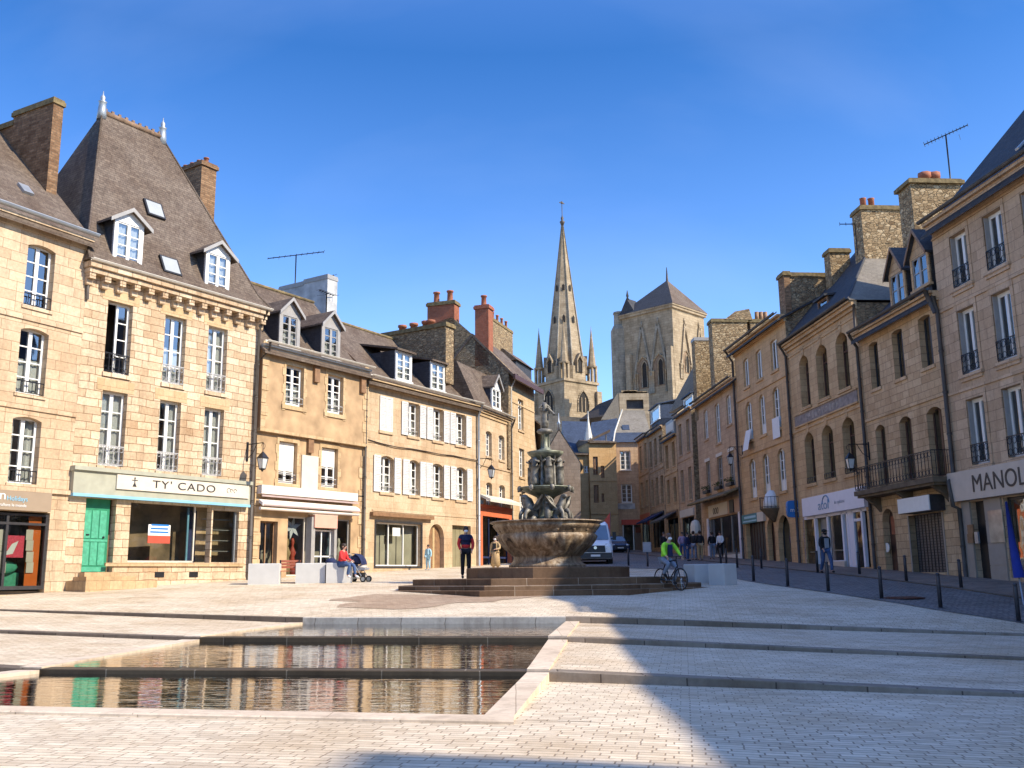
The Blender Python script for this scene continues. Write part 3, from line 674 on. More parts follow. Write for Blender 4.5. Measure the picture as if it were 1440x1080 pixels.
    for rc in ((200, 279, 232, 312), (221, 358, 256, 392)):
        h = b.H((rc[0] + rc[2]) / 2, (rc[1] + rc[3]) / 2, fz - kk * fy, kk); w, hh = .42, .42; dn = Vector((0, -kk, 1)).normalized(); sl = Vector((0, 1, kk)).normalized(); c = Vector(h)
        def pt(u, t, n): return c + Vector((u, 0, 0)) + sl * t + dn * n
        fr = MB(); fr.hexa([pt(-w, -hh, 0), pt(w, -hh, 0), pt(w, hh, 0), pt(-w, hh, 0), pt(-w, -hh, .1), pt(w, -hh, .1), pt(w, hh, .1), pt(-w, hh, .1)]); o = b.mk(fr, 'skylight', 'black')
        g = MB(); w -= .07; hh -= .07; g.hexa([pt(-w, -hh, .09), pt(w, -hh, .09), pt(w, hh, .09), pt(-w, hh, .09), pt(-w, -hh, .112), pt(w, -hh, .112), pt(w, hh, .112), pt(-w, hh, .112)]); b.mk(g, 'rooflight_pane', 'skyglass', o)
    for rc in ((161, 312, 200, 378), (290, 356, 322, 414)):
        v = -.1; x0, x1, z0, z1 = b.rect(*rc, v); b.dormer(x0 - .04, x1 + .04, z0, z1 + .02, v, 1.9, 'gable', .42, frame='white', fw=.13, roofm='slate_br', ovr=.28, curtain='net', pedm='white')
    q = b.P(291, 233, 4.6); x0, x1 = b.P(283, 250, 4.6).x, b.P(304, 250, 4.6).x
    b.chimney(x0, x1, 4.6, 6.6, 11, q.z, 'brick_o', 4, 'y', cap='brick_o', ph=.3)
    # shop front
    mb = MB(); mb.box(-.02, b.w - .3, -.2, 0, 2.98, 3.78); mb.box(-.06, b.w - .25, -.3, 0, 3.78, 3.92); mb.box(-.06, b.w - .25, -.24, 0, 3.74, 3.78); fs = b.mk(mb, 'shop_fascia', 'sage')
    w = MB(); bx0, bx1 = b.P(164, 680, -.24).x, b.w - .42; w.box(bx0, bx1, -.26, -.2, 3.22, 3.74); bo = b.mk(w, 'sign_board', 'cream', fs)
    bl = MB(); bl.box(-.02, b.w - .3, -.24, 0, 2.88, 2.98); b.mk(bl, 'blue_trim', 'skyblue', fs)
    tx = lambda px: b.P(px, 690, -.27).x
    b.text("TY' CADO", tx(214), 3.36, .40, 'lettering', -.268, parent=fs, sx=(tx(302) - tx(214)) / 1.98, sp=1.12)
    em = MB()
    for cx in (tx(189),):
        em.box(cx - .02, cx + .02, -.266, -.26, 3.36, 3.64); em.box(cx - .12, cx + .12, -.266, -.26, 3.56, 3.59)
        em.poly([(cx - .09, -.264, 3.34), (cx + .09, -.264, 3.34), (cx, -.264, 3.52)]); em.poly([(cx - .05, -.264, 3.64), (cx + .05, -.264, 3.64), (cx, -.264, 3.70)])
    for cx, r_ in ((tx(322), .09), (tx(331), .07), (tx(326), .06)): em.tube([(cx + r_ * cos(t * .5), -.262, 3.48 + r_ * sin(t * .5)) for t in range(10)], .012, 4)
    b.mk(em, 'sign_emblem', 'lettering', fs)
    d = MB(); d.box(dx0, dx1, .2, .27, dz0, 2.86); dr = b.mk(d, 'door', 'green')
    l = MB(); n = 3; w_ = (dx1 - dx0 - .16) / n
    for i in range(n):
        xa = dx0 + .08 + w_ * i
        l.box(xa + .02, xa + w_ - .03, .185, .2, dz0 + .22, dz0 + 1.02); l.box(xa + .02, xa + w_ - .03, .185, .2, dz0 + 1.16, 2.45)
    l.box(dx0 + .03, dx1 - .03, .18, .2, dz0 + 1.04, dz0 + 1.12); l.box(dx0, dx1 - .05, .15, .2, dz0, dz0 + .16); b.mk(l, 'door_panel', 'green_l', dr)
    kn = MB(); kn.ball((dx1 - .2, .16, dz0 + 1.2), .04); kn.box(dx0 + .2, dx0 + .32, .165, .185, dz0 + 1.25, dz0 + 1.3); b.mk(kn, 'handle', 'iron', dr)
    # big shop window with side entrance
    fr = MB(); zt = 2.8
    for x in (sx0, sx1 - .06): fr.box(x, x + .06, .16, .24, sz0, zt)
    fr.box(sx0, sx1, .16, .24, sz0, sz0 + .07); f = b.mk(fr, 'shop_window', 'zinc_p')
    lb = MB(); bx = b.P(262, 760, .3).x; lb.box(bx - .03, bx + .05, .26, .32, sz0, 2.75); b.mk(lb, 'blue_post', 'skyblue', f)
    g = MB(); g.poly([(sx0, .2, sz0), (sx1, .2, sz0), (sx1, .2, zt), (sx0, .2, zt)]); b.mk(g, 'pane', 'glass_dk', f)
    ps = MB(); q = b.rect(208, 738, 239, 764, .18); zz = (q[2] + q[3]) / 2 - .06; ps.box(q[0], q[1], .17, .185, zz, q[3]); p_ = b.mk(ps, 'estate_agent_board', 'white', f)
    p2_ = MB(); p2_.box(q[0], q[1], .17, .185, q[2], zz - .002); b.mk(p2_, 'board_band', 'red', f); p3_ = MB(); [p3_.box(q[0] + .08 + .02 * k, q[1] - .08 - .03 * (k % 2), .162, .17, zz + .10 + .13 * k, zz + .16 + .13 * k) for k in range(3)]; b.mk(p3_, 'board_lines', 'blue', f)
    sh = MB()
    for i in range(4): z = sz0 + .45 + i * .42; sh.box(fx0 + .02, fx1 - .08, .45, .75, z, z + .03)
    b.mk(sh, 'display_shelf', 'grey_w')
    bk = MB(); bk.poly([(fx0 - .1, .95, -.2), (b.w - .2, .95, -.2), (b.w - .2, .95, 2.9), (fx0 - .1, .95, 2.9)]); b.mk(bk, 'shop_back_wall', 'stone_c'); bk = MB(); bk.poly([(sx0 - .3, 1.3, -.2), (ex0, 1.0, -.2), (ex0, 1.0, 2.9), (sx0 - .3, 1.3, 2.9)]); b.mk(bk, 'empty_shop_partition', 'brownwash')
    g2 = MB(); g2.poly([(fx0, .2, sz0), (fx1, .2, sz0), (fx1, .2, 2.8), (fx0, .2, 2.8)]); o2 = b.mk(g2, 'side_pane', 'glass_dk')
    sf = MB(); sf.box(fx1 - .12, fx1 - .04, .14, .24, sz0, 2.7); sf.box(fx0, fx0 + .07, .14, .24, sz0, 2.7); b.mk(sf, 'side_window_frame', 'zinc')
    dk = MB(); dk.box(ex0, ex1, .9, .96, -.15, 2.7); b.mk(dk, 'shop_door', 'navy')
    vt = MB()
    for px in (224, 272):
        q = b.P(px, 808, 0); vt.box(q.x - .2, q.x + .2, -.02, .02, q.z - .1, q.z + .1)
    b.mk(vt, 'cellar_vent', 'iron')
    co = MB(); co.box(bx0 - .1, b.w - .35, -.07, .01, sz0 - .14, sz0 - .02); b.mk(co, 'stall_riser_ledge', 'stone_c')
    b.pipe([(b.w - .02, -.5, 11.2), (b.w - .1, -.12, 10.4), (b.w - .1, -.12, 0)], .06)
    dp = MB(); dp.tube([(.0, -.1, 11.9), (.0, -.1, 10.8), (.06, -.06, 9.9)], .06, 6); b.mk(dp, 'hopper_pipe', 'lead')
    return b, (dx0, dx1, dz0)

def house_c():
    b = Bd('C', 'rendered_house', 'ochre rendered house with two gabled dormers and retracted pale awning', .1)
    r0, r1 = (7.40, 9.18), (4.02, 5.82); xs = [(1.35, 2.42), (3.93, 4.96)]; xl = [(1.24, 2.31), (3.82, 4.87)]
    jz = 6.22
    up_ = [(a, c, *r0) for a, c in xs]; lo = [(a, c, *r1) for a, c in xl]
    P = lambda px, py, v=.2: b.P(px, py, v)
    d0, d1 = P(360, 770).x, P(385, 770).x; s0, s1 = P(399, 770).x, P(424, 770).x; e0, e1 = P(427, 770).x, P(463, 770).x; t0, t1 = P(466, 770).x, P(488, 770).x
    zt = P(420, 727).z; zb = P(420, 800).z + .1
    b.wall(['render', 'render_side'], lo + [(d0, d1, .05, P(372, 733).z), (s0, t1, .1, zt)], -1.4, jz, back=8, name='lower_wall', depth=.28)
    # jettied upper floor stands proud of the lower wall
    ups = [(a, c, z0, z1) for a, c, z0, z1 in up_]
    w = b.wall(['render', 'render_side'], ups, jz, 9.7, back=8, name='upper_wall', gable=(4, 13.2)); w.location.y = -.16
    jt = MB(); jt.box(-.02, b.w + .02, -.2, 0, jz - .12, jz + .01); b.mk(jt, 'jetty_beam', 'stone_c')
    b.interior([.1, 3.5, 6.6, 9.6])
    for i, (a, c) in enumerate(xs):
        b.window(a, c, *r0, .02, rows=5, fw=.10, curtain='half')
        sr = MB()
        for k in range(6):
            z = r0[0] - .25 + k * (r0[1] - r0[0] + .5) / 6; e = .12 if k % 2 else .2; hh = (r0[1] - r0[0] + .5) / 6
            sr.box(a - e, a - .001, -.185, -.15, z, z + hh); sr.box(c + .001, c + e, -.185, -.15, z, z + hh)
        sr.box(a, c, -.185, -.15, r0[1], r0[1] + .22); sr.box(a - .2, c + .2, -.22, -.15, r0[0] - .18, r0[0]); b.mk(sr, 'window_surround', 'stone_c')
    for i, (a, c) in enumerate(xl):
        b.window(a, c, *r1, .18, rows=4, fw=.10, curtain=None)
        bl = MB(); bl.box(a + .06, c - .06, .14, .17, r1[0] + (.55 if i == 0 else .95), r1[1] - .02); b.mk(bl, 'roller_blind', 'blind')
        sr = MB()
        for k in range(6):
            z = r1[0] - .2 + k * (r1[1] - r1[0] + .4) / 6; e = .12 if k % 2 else .2; hh = (r1[1] - r1[0] + .4) / 6
            sr.box(a - e, a - .001, -.03, .01, z, z + hh); sr.box(c + .001, c + e, -.03, .01, z, z + hh)
        sr.box(a, c, -.03, .01, r1[1], r1[1] + .2); sr.box(a - .2, c + .2, -.06, .01, r1[0] - .16, r1[0]); b.mk(sr, 'window_surround', 'stone_c')
    for a, c in xs + xl:
        z = r0[0] + .1 if (a, c) in xs else r1[0] + .12; y = -.14 if (a, c) in xs else .06
        b.railing(a, c, z, .3, y, 'iron_w', scroll=False, n=1)
    q = MB(); q.box(*[P(424, 640, 0).x, P(447, 640, 0).x], -.05, -.005, P(436, 688, 0).z, P(436, 641, 0).z); b.mk(q, 'wall_panel', 'cream')
    for px, py0, py1, v in ((444, 513, 538, -.16), (509, 530, 553, -.16), (435, 618, 637, 0)):
        q = MB(); x = b.P(px, py0, v).x; q.box(x - .16, x + .16, v - .14, v - .005, b.P(px, py1, v).z, b.P(px, py0, v).z); b.mk(q, 'corbel_block', 'wood')
    QL = {k: MB() for k in range(4)}
    for k in range(18):
        z = .3 + k * .54; e = .25 if k % 2 else .38
        v = -.185 if z > jz else -.03
        if not jz - .6 < z < jz: t = 2 * (z > jz); QL[t].box(-.01, e, v, v + .035, z, z + .5001); QL[t + 1].box(b.w - e, b.w + .01, v, v + .035, z, z + .5001)
    for q_ in QL.values(): b.mk(q_, 'quoins', 'stone_c')
    b.cornice(9.85, 'zinc_p', hs=((.1, .22), (.1, .34)))
    b.gutter(9.95, -.1, b.w + .1, -.48, 'zinc_p', .08)
    b.roof(9.8, 4.1, 3.8, 8, 'slate_br', ov=.45, flare=1)
    for rc in ((398, 444, 417, 487), (457, 461, 474, 504)):
        v = .35; x0, x1, z0, z1 = b.rect(*rc, v); b.dormer(x0 - .22, x1 + .22, z0, z1 + .12, v, 2.6, 'gable', .62, frame='grey_w', fw=.19, roofm='slate_br', curtain='half', pedm='grey_w', ovr=.14, rows=4, wmat='grey_w')
    q = b.Q(425, 405, 5.3)
    v0 = 3.9; x0, x1 = b.P(460, 420, v0).x, b.P(474, 420, v0).x
    ya, yb2 = b.Q(427, 400, x0).y, b.Q(392, 410, x0).y; zc = b.P(466, 392, v0).z; b.chimney(x0, x1, v0, ya, 11.5, zc, 'plaster', capd=.03, cap='grey_w'); b.chimney(x0 + .02, x1 - .05, ya + .02, yb2, 11.5, b.Q(410, 404, x0).z, 'plaster', capd=.03, cap='grey_w')
    antenna(b.world(x0 + .2, v0 + 2.6, b.P(466, 392, v0).z - .1), R(20), 1.9, 'large television antenna on the white plastered chimney', 3.0, 11, .35)
    antenna(b.world(x1 - .1, v0 + .8, b.P(466, 392, v0).z), R(45), .35, 'small slanting aerial on the front of the white chimney', 1.1, 7, .2)
    b.pipe([(.1, -.48, 9.9), (.1, -.45, 9.55), (-.25, -.12, 9.0), (-.25, -.12, .2)], .06)
    # awning box and ground-floor shop
    a = MB(); ax1 = P(508, 700, -.5).x
    a.box(.1, ax1, -.30, 0, P(430, 700, 0).z, P(430, 690, 0).z + .05)
    zA = P(430, 714, -.4).z; a.hexa([(.05, -.44, zA - .04), (ax1, -.44, zA - .04), (ax1, -.2, zA + .12), (.05, -.2, zA + .12), (.05, -.44, zA + .10), (ax1, -.44, zA + .10), (ax1, -.2, zA + .24), (.05, -.2, zA + .24)])
    a.tube([(.02, -.32, zA - .14), (ax1 + .03, -.32, zA - .14)], .07, 8); b.mk(a, 'awning', 'awning_cloth')
    st = MB(); st.box(.1, ax1, -.34, -.30, zA + .35, zA + .42); st.box(.1, ax1, -.46, -.44, zA - .02, zA + .03); b.mk(st, 'awning_stripe', 'pinkgrey')
    def framed(x0, x1, z0, z1, name, mat, y=.12, mull=0, mid=None, gl='glass_dk'):
        f = MB(); w_ = .07
        f.box(x0, x0 + w_, y, y + .08, z0, z1); f.box(x1 - w_, x1, y, y + .08, z0, z1); f.box(x0 + w_, x1 - w_, y, y + .08, z0, z0 + w_); f.box(x0 + w_, x1 - w_, y, y + .08, z1 - w_, z1)
        for i in range(mull): x = x0 + (x1 - x0) * (i + 1) / (mull + 1); f.box(x - .03, x + .03, y + .005, y + .075, z0 + w_, z1 - w_)
        if mid: f.box(x0 + w_, x1 - w_, y + .008, y + .07, mid - .03, mid + .03)
        o = b.mk(f, name, mat); g = MB(); g.poly([(x0, y + .04, z0), (x1, y + .04, z0), (x1, y + .04, z1), (x0, y + .04, z1)]); b.mk(g, 'pane', gl, o); return o
    framed(d0, d1, .05, P(372, 733).z, 'side_door', 'wood', .2, 1)
    sp = framed(s0, s1 + .1, .1, zt, 'shop_window', 'cream'); e_ = framed(t0, t1, .1, zt, 'shop_window', 'grey_w')
    pil = MB(); pil.box(e0, e0 + .22, -.25, .1, .1, zt); pil.box(e1 - .16, e1, -.25, .1, .1, zt); b.mk(pil, 'entrance_pillar', 'grey_w')
    sg = MB(); sg.box(e0 + .12, e1 - .05, -.32, .05, P(448, 742, -.3).z, P(448, 724, -.3).z); so = b.mk(sg, 'entrance_sign', 'pink')
    so2 = MB(); so2.box(e0 + .02, e1, -.30, .05, P(448, 724, -.3).z + .002, P(448, 720, -.3).z + .06); b.mk(so2, 'sign_hood', 'cream', so)
    framed(e0 + .22, e1 - .16, .1, P(448, 745, 0).z, 'shop_door', 'white', -.05, 1, .95)
    rr = random.Random(5)
    for k, (x0, x1) in enumerate(((s0, s1), (t0, t1))):
        for i in range(3):
            x = x0 + (x1 - x0) * (.2 + .3 * i); h = rr.uniform(.8, 1.3)
            mq = MB(); mq.lathe([(.05, .12), (.15, .15), (.16, .5), (.1, .5 + h * .35), (.17, .45 + h * .55), (.09, .45 + h * .7), (.05, .5 + h * .75), (.09, .55 + h * .85), (.05, .6 + h * .95)], 9, (x, .55))
            b.mk(mq, 'shop_mannequin', [['whitec', 'tan', 'red', 'cyan', 'greyc', 'cream'][k * 3 + i]])
    star = MB(); c = P(411, 742, .45)
    for i in range(6):
        w = i * pi / 3 + .3; p_ = Vector((cos(w), 0, sin(w))); q_ = Vector((-sin(w), 0, cos(w)))
        star.poly([c, c + p_ * .2 + q_ * .1, c + p_ * .55, c + p_ * .2 - q_ * .1])
    b.mk(star, 'hanging_star', 'whitec')
    bk = MB(); bk.poly([(s0, 1.6, 0), (t1, 1.6, 0), (t1, 1.6, 3.2), (s0, 1.6, 3.2)]); b.mk(bk, 'shop_back_wall', 'interior_w')
    cb = MB(); cb.tube([(.0, -.03, P(366, 684.5, 0).z), (2.2, -.04, P(430, 689.5, 0).z), (b.w, -.03, P(508, 698, 0).z)], .025, 5); b.mk(cb, 'cable', 'iron')
    return b
M['plaster'] = plain('whitish_plaster', (.42, .42, .42), .9, var=.35, scale=1.6, bump=.2)
M['awning_cloth'] = plain('pale_awning_cloth', (.68, .60, .54), .8, 0, .06, 3)
M['pinkgrey'] = plain('pink_grey_trim', (.40, .30, .28), .7, 0, .1, 3)

def house_d():
    b = Bd('D', 'shuttered_house', 'long stone house with white louvred shutters and two lean-to dormers', .35)
    r0, r1 = (7.05, 8.78), (4.06, 5.85)
    U = [(1.06, 2.05), (3.29, 4.26), (5.42, 6.37), (7.51, 8.49)]; Lx = [(1.18, 2.21), (3.44, 4.31), (5.41, 6.39), (7.57, 8.57)]
    P = lambda px, py, v=0: b.P(px, py, v)
    w0, w1 = P(528, 767).x, P(592, 767).x; wz0, wz1 = P(560, 796).z, P(560, 736).z
    a0, a1 = P(603, 768).x, P(624.5, 768).x; az = P(614, 737).z
    c0, c1 = P(636, 768).x, P(662, 768).x; cz = P(648, 739).z
    ops = [(a, c, *r0) for a, c in U[1:]] + [(a, c, *r1, .14) for a, c in Lx] + [(w0, w1, wz0, wz1), (a0, a1, .3, az, (a1 - a0) / 2), (c0, c1, .35, cz)]
    b.wall('stone_d', ops, -1.2, 9.4, back=8, gable=(4.2, 13.4), depth=.32)
    b.interior([.4, 3.5, 6.6, 9.3])
    for k, (a, c) in enumerate(U[1:]):
        b.window(a, c, *r0, .22, rows=4, curtain='half', cols=1); b.sill(a, c, r0[0], 'stone_d', .07, .13, .05); b.railing(a, c, r0[0] + .04, .28, .12, 'iron_w', scroll=False, n=1)
    for k, (a, c) in enumerate(Lx):
        b.window(a, c, *r1, .22, rows=4, curtain='half'); b.sill(a, c, r1[0], 'stone_d', .07, .13, .05); b.railing(a, c, r1[0] + .04, .28, .12, 'iron_w', scroll=False, n=1)
    a, c = U[0]; b.shutter(a, (a + c) / 2 - .01, *r0); b.shutter((a + c) / 2 + .01, c, *r0); b.sill(a, c, r0[0], 'stone_d', .07, .13, .05)
    for row, X in ((r0, U[1:]), (r1, Lx)):
        for a, c in X:
            b.shutter(a - .53, a - .02, row[0], row[1] - .03, -.07); b.shutter(c + .02, c + .53, row[0], row[1] - .03, -.07)
    b.band(6.43, 'stone_d', .08, .04)
    cb = MB(); cb.tube([(0, -.07, 6.5)] + [(b.w * i / 8, -.07, 6.38 + .03 * sin(i * 2.3)) for i in range(1, 9)], .022, 5); b.mk(cb, 'cable', 'iron')
    b.cornice(9.5, 'stone_c', hs=((.14, .10), (.12, .2), (.12, .32))); b.gutter(9.6, -.05, b.w + .05, -.42, 'zinc_p', .07)
    b.roof(9.45, 4.0, 4.2, 8, 'slate_br', ov=.35, flare=1)
    for rc in ((559, 499, 577, 532), (608, 514, 624, 546)):
        v = .55; x0, x1, z0, z1 = b.rect(*rc, v); b.dormer(x0 - .14, x1 + .14, z0 - .1, z1 + .15, v, 2.9, 'shed', .75, frame='white', fw=.12, roofm='slate_br', rows=4, curtain='net', leafs=2)
    # rubble party-wall chimney with low pots
    xq = 7.3; p = b.Q(627, 455, xq); q = b.Q(556, 462, xq); bs = b.Q(624, 518, xq)
    b.chimney(xq, xq + .75, p.y, p.y + 4.6, 10.5, p.z - .1, 'rubble', 0, 'y', cap='moss', capd=.1)
    for i, (px, py) in enumerate(((566, 452), (582, 449), (599, 446), (606, 447))):
        k = b.Q(px, py, xq + .35); mb = MB(); z1 = p.z; mb.lathe([(.2, z1), (.2, z1 + .3), (.26, z1 + .32), (.26, z1 + .45), (.14, z1 + .45), (.14, z1 + .3)], 8, (xq + .35, min(k.y, p.y + 4.3))); b.mk(mb, 'chimney_pot', 'terracotta')
    antenna(b.world(1.0, 3.6, 13.1), R(70), 1.5, 'television antenna on the ridge of the shuttered house', 1.5, 7, .05)
    # ground floor
    f = MB()
    for i in range(4): x = w0 + (w1 - w0 - .06) * i / 3; f.box(x, x + .06, .2, .27, wz0 + .06, wz1 - .06)
    f.box(w0, w1, .2, .27, wz0, wz0 + .06); f.box(w0, w1, .2, .27, wz1 - .06, wz1); o = b.mk(f, 'shop_window', 'white')
    g = MB(); g.poly([(w0, .24, wz0), (w1, .24, wz0), (w1, .24, wz1), (w0, .24, wz1)]); b.mk(g, 'pane', 'glass_dk', o)
    fr2 = MB(); fr2.box(w0 - .1, w0, -.03, .05, wz0 - .1, wz1 + .1); fr2.box(w1, w1 + .1, -.03, .05, wz0 - .1, wz1 + .1); fr2.box(w0, w1, -.03, .05, wz1, wz1 + .1); fr2.box(w0, w1, -.03, .05, wz0 - .1, wz0); b.mk(fr2, 'window_trim', 'dark_w')
    bk = MB(); bk.poly([(w0 - .3, .8, wz0 - .2), (w1 + .3, .5, wz0 - .2), (w1 + .3, .5, wz1 + .3), (w0 - .3, .8, wz1 + .3)]); b.mk(bk, 'whited_display_back', 'papered')
    nt_ = MB(); q = P(557, 748, .21); nt_.box(q.x - .3, q.x + .3, .19, .198, q.z - .2, q.z + .2); b.mk(nt_, 'window_notice', 'white')
    bm_ = MB(); bm_.box(P(520, 720).x, P(606, 735).x, -.22, 0, wz1 + .28, wz1 + .46); b.mk(bm_, 'timber_awning_box', 'wood')
    cr = MB(); cr.box(w0 - .3, P(672, 760).x, -.03, .01, wz1 + .52, wz1 + .6); b.mk(cr, 'ledge', 'stone_d')
    dr = MB(); dr.box(a0 + .02, (a0 + a1) / 2 - .05, .25, .3, .35, az); dr.box((a0 + a1) / 2 + .12, a1, .25, .3, .35, az); b.mk(dr, 'arched_door', 'wood')
    mp = MB(); mp.box((a0 + a1) / 2 - .05, (a0 + a1) / 2 + .12, .22, .3, .35, az - .1); b.mk(mp, 'door_post', 'tan')
    d2 = MB(); d2.box(c0, c1, .26, .31, .4, cz); o = b.mk(d2, 'garage_door', 'sage2')
    gg = MB()
    for i in range(4): x = c0 + (c1 - c0) * (i + .5) / 4; gg.box(x - .02, x + .02, .245, .26, .45, cz - .05)
    b.mk(gg, 'door_batten', 'sage2', o)
    b.pipe([(b.w - .05, -.42, 9.55), (b.w - .05, -.14, 8.9), (b.w - .05, -.14, .5)], .07, 'zinc')
    b.pipe([(-.1, -.42, 9.5), (-.1, -.14, 9.0), (-.1, -.14, .3)], .06, 'lead')
    return b
M['sage2'] = plain('olive_door_paint', (.22, .19, .11), .6, 0, .1, 3)

def house_e():
    b = Bd('E', 'narrow_house', 'narrow stone house with mansard roof, small white dormer and red shop front', .5)
    r0, r1 = (6.76, 8.25), (3.87, 5.28); xs = [(1.24, 2.09), (3.13, 4.01)]
    P = lambda px, py, v=0: b.P(px, py, v)
    zt = P(700, 716).z
    ops = [(a, c, *r, .10) for a, c in xs for r in (r0, r1)] + [(.35, b.w - .15, .6, zt - .1)]
    b.wall(['stone_d', 'rubble'], ops, -.8, 9.3, back=7, depth=.3)
    b.interior([.6, 3.5, 6.4, 9.2])
    for a, c in xs:
        for r in (r0, r1): b.window(a, c, *r, .2, rows=4, curtain='half'); b.sill(a, c, r[0], 'stone_d', .06, .12, .05)
    b.band(6.2, 'stone_d', .1, .05); b.cornice(9.4, 'stone_c'); b.gutter(9.5, -.05, b.w + .05, -.36, 'zinc_p', .07)
    mb = MB(); pr = [(-.3, 9.4), (.0, 9.5), (1.25, 12.2), (3.5, 13.2), (5.75, 12.2), (7.2, 9.4)]
    mb.prism([(-.05, y, z) for y, z in pr], (b.w + .1, 0, 0)); b.mk(mb, 'roof', 'slate_br')
    x0, x1, z0, z1 = b.rect(693, 546, 703, 574, .15); b.dormer(x0 - .12, x1 + .12, z0, z1, .15, 1.6, 'gable', .75, frame='white', fw=.13, roofm='slate_br', curtain='net', rows=3, ovr=.08)
    f = MB(); f.box(.15, .45, -.12, .05, .5, zt); f.box(b.w - .5, b.w - .1, -.12, .05, .5, zt); f.box(.45, b.w - .5, -.12, .05, zt - .5, zt); f.box(.15, b.w - .1, -.2, .05, zt, zt + .12); o = b.mk(f, 'shop_front', 'redorange')
    aw = MB(); z = P(700, 703, -.4).z; aw.hexa([(.1, -.75, z - .22), (b.w - .05, -.75, z - .22), (b.w - .05, -.1, z + .1), (.1, -.1, z + .1), (.1, -.75, z - .06), (b.w - .05, -.75, z - .06), (b.w - .05, -.1, z + .22), (.1, -.1, z + .22)]); b.mk(aw, 'awning', 'cream')
    fr = MB()
    for x in (.45, 1.6, 2.9, b.w - .58): fr.box(x, x + .07, .02, .1, .6, zt - .5)
    fr.box(.45, b.w - .5, .02, .1, 1.0, 1.1); o = b.mk(fr, 'shop_window', 'navy'); g = MB(); g.poly([(.45, .06, .6), (b.w - .5, .06, .6), (b.w - .5, .06, zt - .5), (.45, .06, zt - .5)]); b.mk(g, 'pane', 'glass_dk', o)
    nb = MB(); q = P(674, 708, -.03); nb.box(q.x - .2 + .35, q.x + .2 + .35, -.04, 0, q.z - .2, q.z + .2); b.mk(nb, 'blue_number_plate', 'skyblue')
    b.pipe([(b.w + .02, -.36, 9.4), (b.w + .02, -.12, 8.8), (b.w + .02, -.12, .6)], .055)
    return b

def house_f():
    b = Bd('F', 'gabled_house', 'taller stone house with rubble gable wall and red brick chimneys', .7)
    r0, r1 = (9.01, 11.0), (6.06, 7.86)
    ops = [(1.64, 2.66, *r0), (1.73, 2.71, *r1), (1.7, 2.75, 3.2, 5.0), (3.6, 4.4, .8, 3.0)]
    b.wall('stone_c', ops, -.5, 12.5, x1=4.9, back=9.2, depth=.25)
    b.interior([.8, 3.1, 5.8, 8.8, 12.4])
    for a, c, z0, z1 in ops[:3]: b.window(a, c, z0, z1, .16, rows=4, curtain='net'); b.sill(a, c, z0, 'stone_c', .07, .12, .08)
    d = MB(); d.box(3.6, 4.4, .15, .2, .8, 3.0); b.mk(d, 'door', 'wood')
    b.band(10.6, 'stone_c', .08, .04)
    # rubble gable rising above the neighbour, outline as it stands against the sky
    pts = [b.Q(px, py, 0) for px, py in ((719, 660), (719, 521), (684, 487), (668, 474), (664, 470), (640, 449), (628, 452), (592, 468), (588, 640))]
    mb = MB(); mb.prism([(-.05, p.y, p.z) for p in pts], (-.45, 0, 0)); b.mk(mb, 'gable_wall', 'rubble')
    rp = b.Q(684, 487, 0); k = (rp.z - 12.6) / rp.y if rp.y > 0 else 1
    top = b.Q(668, 474, 0)
    rf = MB(); y1, z1 = top.y, 12.6 + k * top.y; yb = 2 * y1
    rf.prism([(-.55, -.5, 12.6 - .5 * k), (-.55, y1, z1), (-.55, yb, 12.4), (-.55, yb, 12.2), (-.55, y1, z1 - .2), (-.55, -.5, 12.4 - .5 * k)], (5.6, 0, 0)); b.mk(rf, 'roof', 'slate_br')
    ed = MB(); ed.box(-.6, 5.1, -.62, -.48, 12.6 - .5 * k - .28, 12.6 - .5 * k + .02); b.mk(ed, 'eave_board', 'brown_w')
    c2 = b.Q(676, 440, -.2); y0 = b.Q(687, 470, -.5).y; y1_ = b.Q(668, 470, -.5).y
    b.chimney(-.5, .3, y0, y1_, 12.8, b.Q(677, 433, -.5).z, 'brick', 1, 'y', cap='brick', ph=.7, pr=.18)
    y0 = b.Q(639, 450, -.5).y; y1_ = b.Q(601, 440, -.5).y
    b.chimney(-.5, .3, y0, y1_, 12.0, b.Q(620, 428, -.5).z, 'brick', 2, 'y', cap='moss', ph=.75, pr=.2)
    p0, p1 = b.P(690, 470, 6.2), b.P(721, 470, 6.2); b.chimney(p0.x, p1.x, 6.2, 7.0, 12.5, b.P(705, 458, 6.2).z, 'rubble', 5, 'x', cap='moss', ph=.75, capd=.05)
    q0, q1 = b.P(724, 500, 5), b.P(748, 500, 5); mb = MB(); z0, z1 = b.P(736, 525, 5).z, b.P(736, 513, 5).z; mb.box(q0.x + .2, q1.x - .2, 5, 8, z0 - 1.5, z1); o = b.mk(mb, 'roof_dormer', 'cheek')
    mb = MB(); zt = b.P(736, 496, 5).z; mb.hexa([(q0.x, 4.8, z1), (q1.x, 4.8, z1), (q1.x, 8, z1), (q0.x, 8, z1), (q0.x, 6, zt), (q1.x, 6, zt), (q1.x, 8, zt), (q0.x, 8, zt)]); b.mk(mb, 'roof_dormer_top', 'slate_br', o)
    b.pipe([(.05, -.55, 12.2), (.05, -.12, 11.4), (.05, -.12, 1)], .055, 'zinc_p')
    return b
def worn_letters(b, p0, p1, parent):
    """row of eroded raised letter strokes on the carved panel, no longer readable in the photo"""
    m = MB(); k = random.Random(4); x = p0 + 1.5
    while x < p1 - 1.5:
        for i in range(k.choice((1, 2, 2, 3))): x0 = x + i * .12; m.box(x0, x0 + .05, -.05, -.038, 7.66 + k.random() * .05, 7.98)
        m.box(x, x + .26, -.048, -.038, 7.66 + k.choice((0, .14, .28)), 7.71 + k.choice((0, .14, .27))); x += .44
    b.mk(m, 'worn_lettering', 'carved_l', parent)
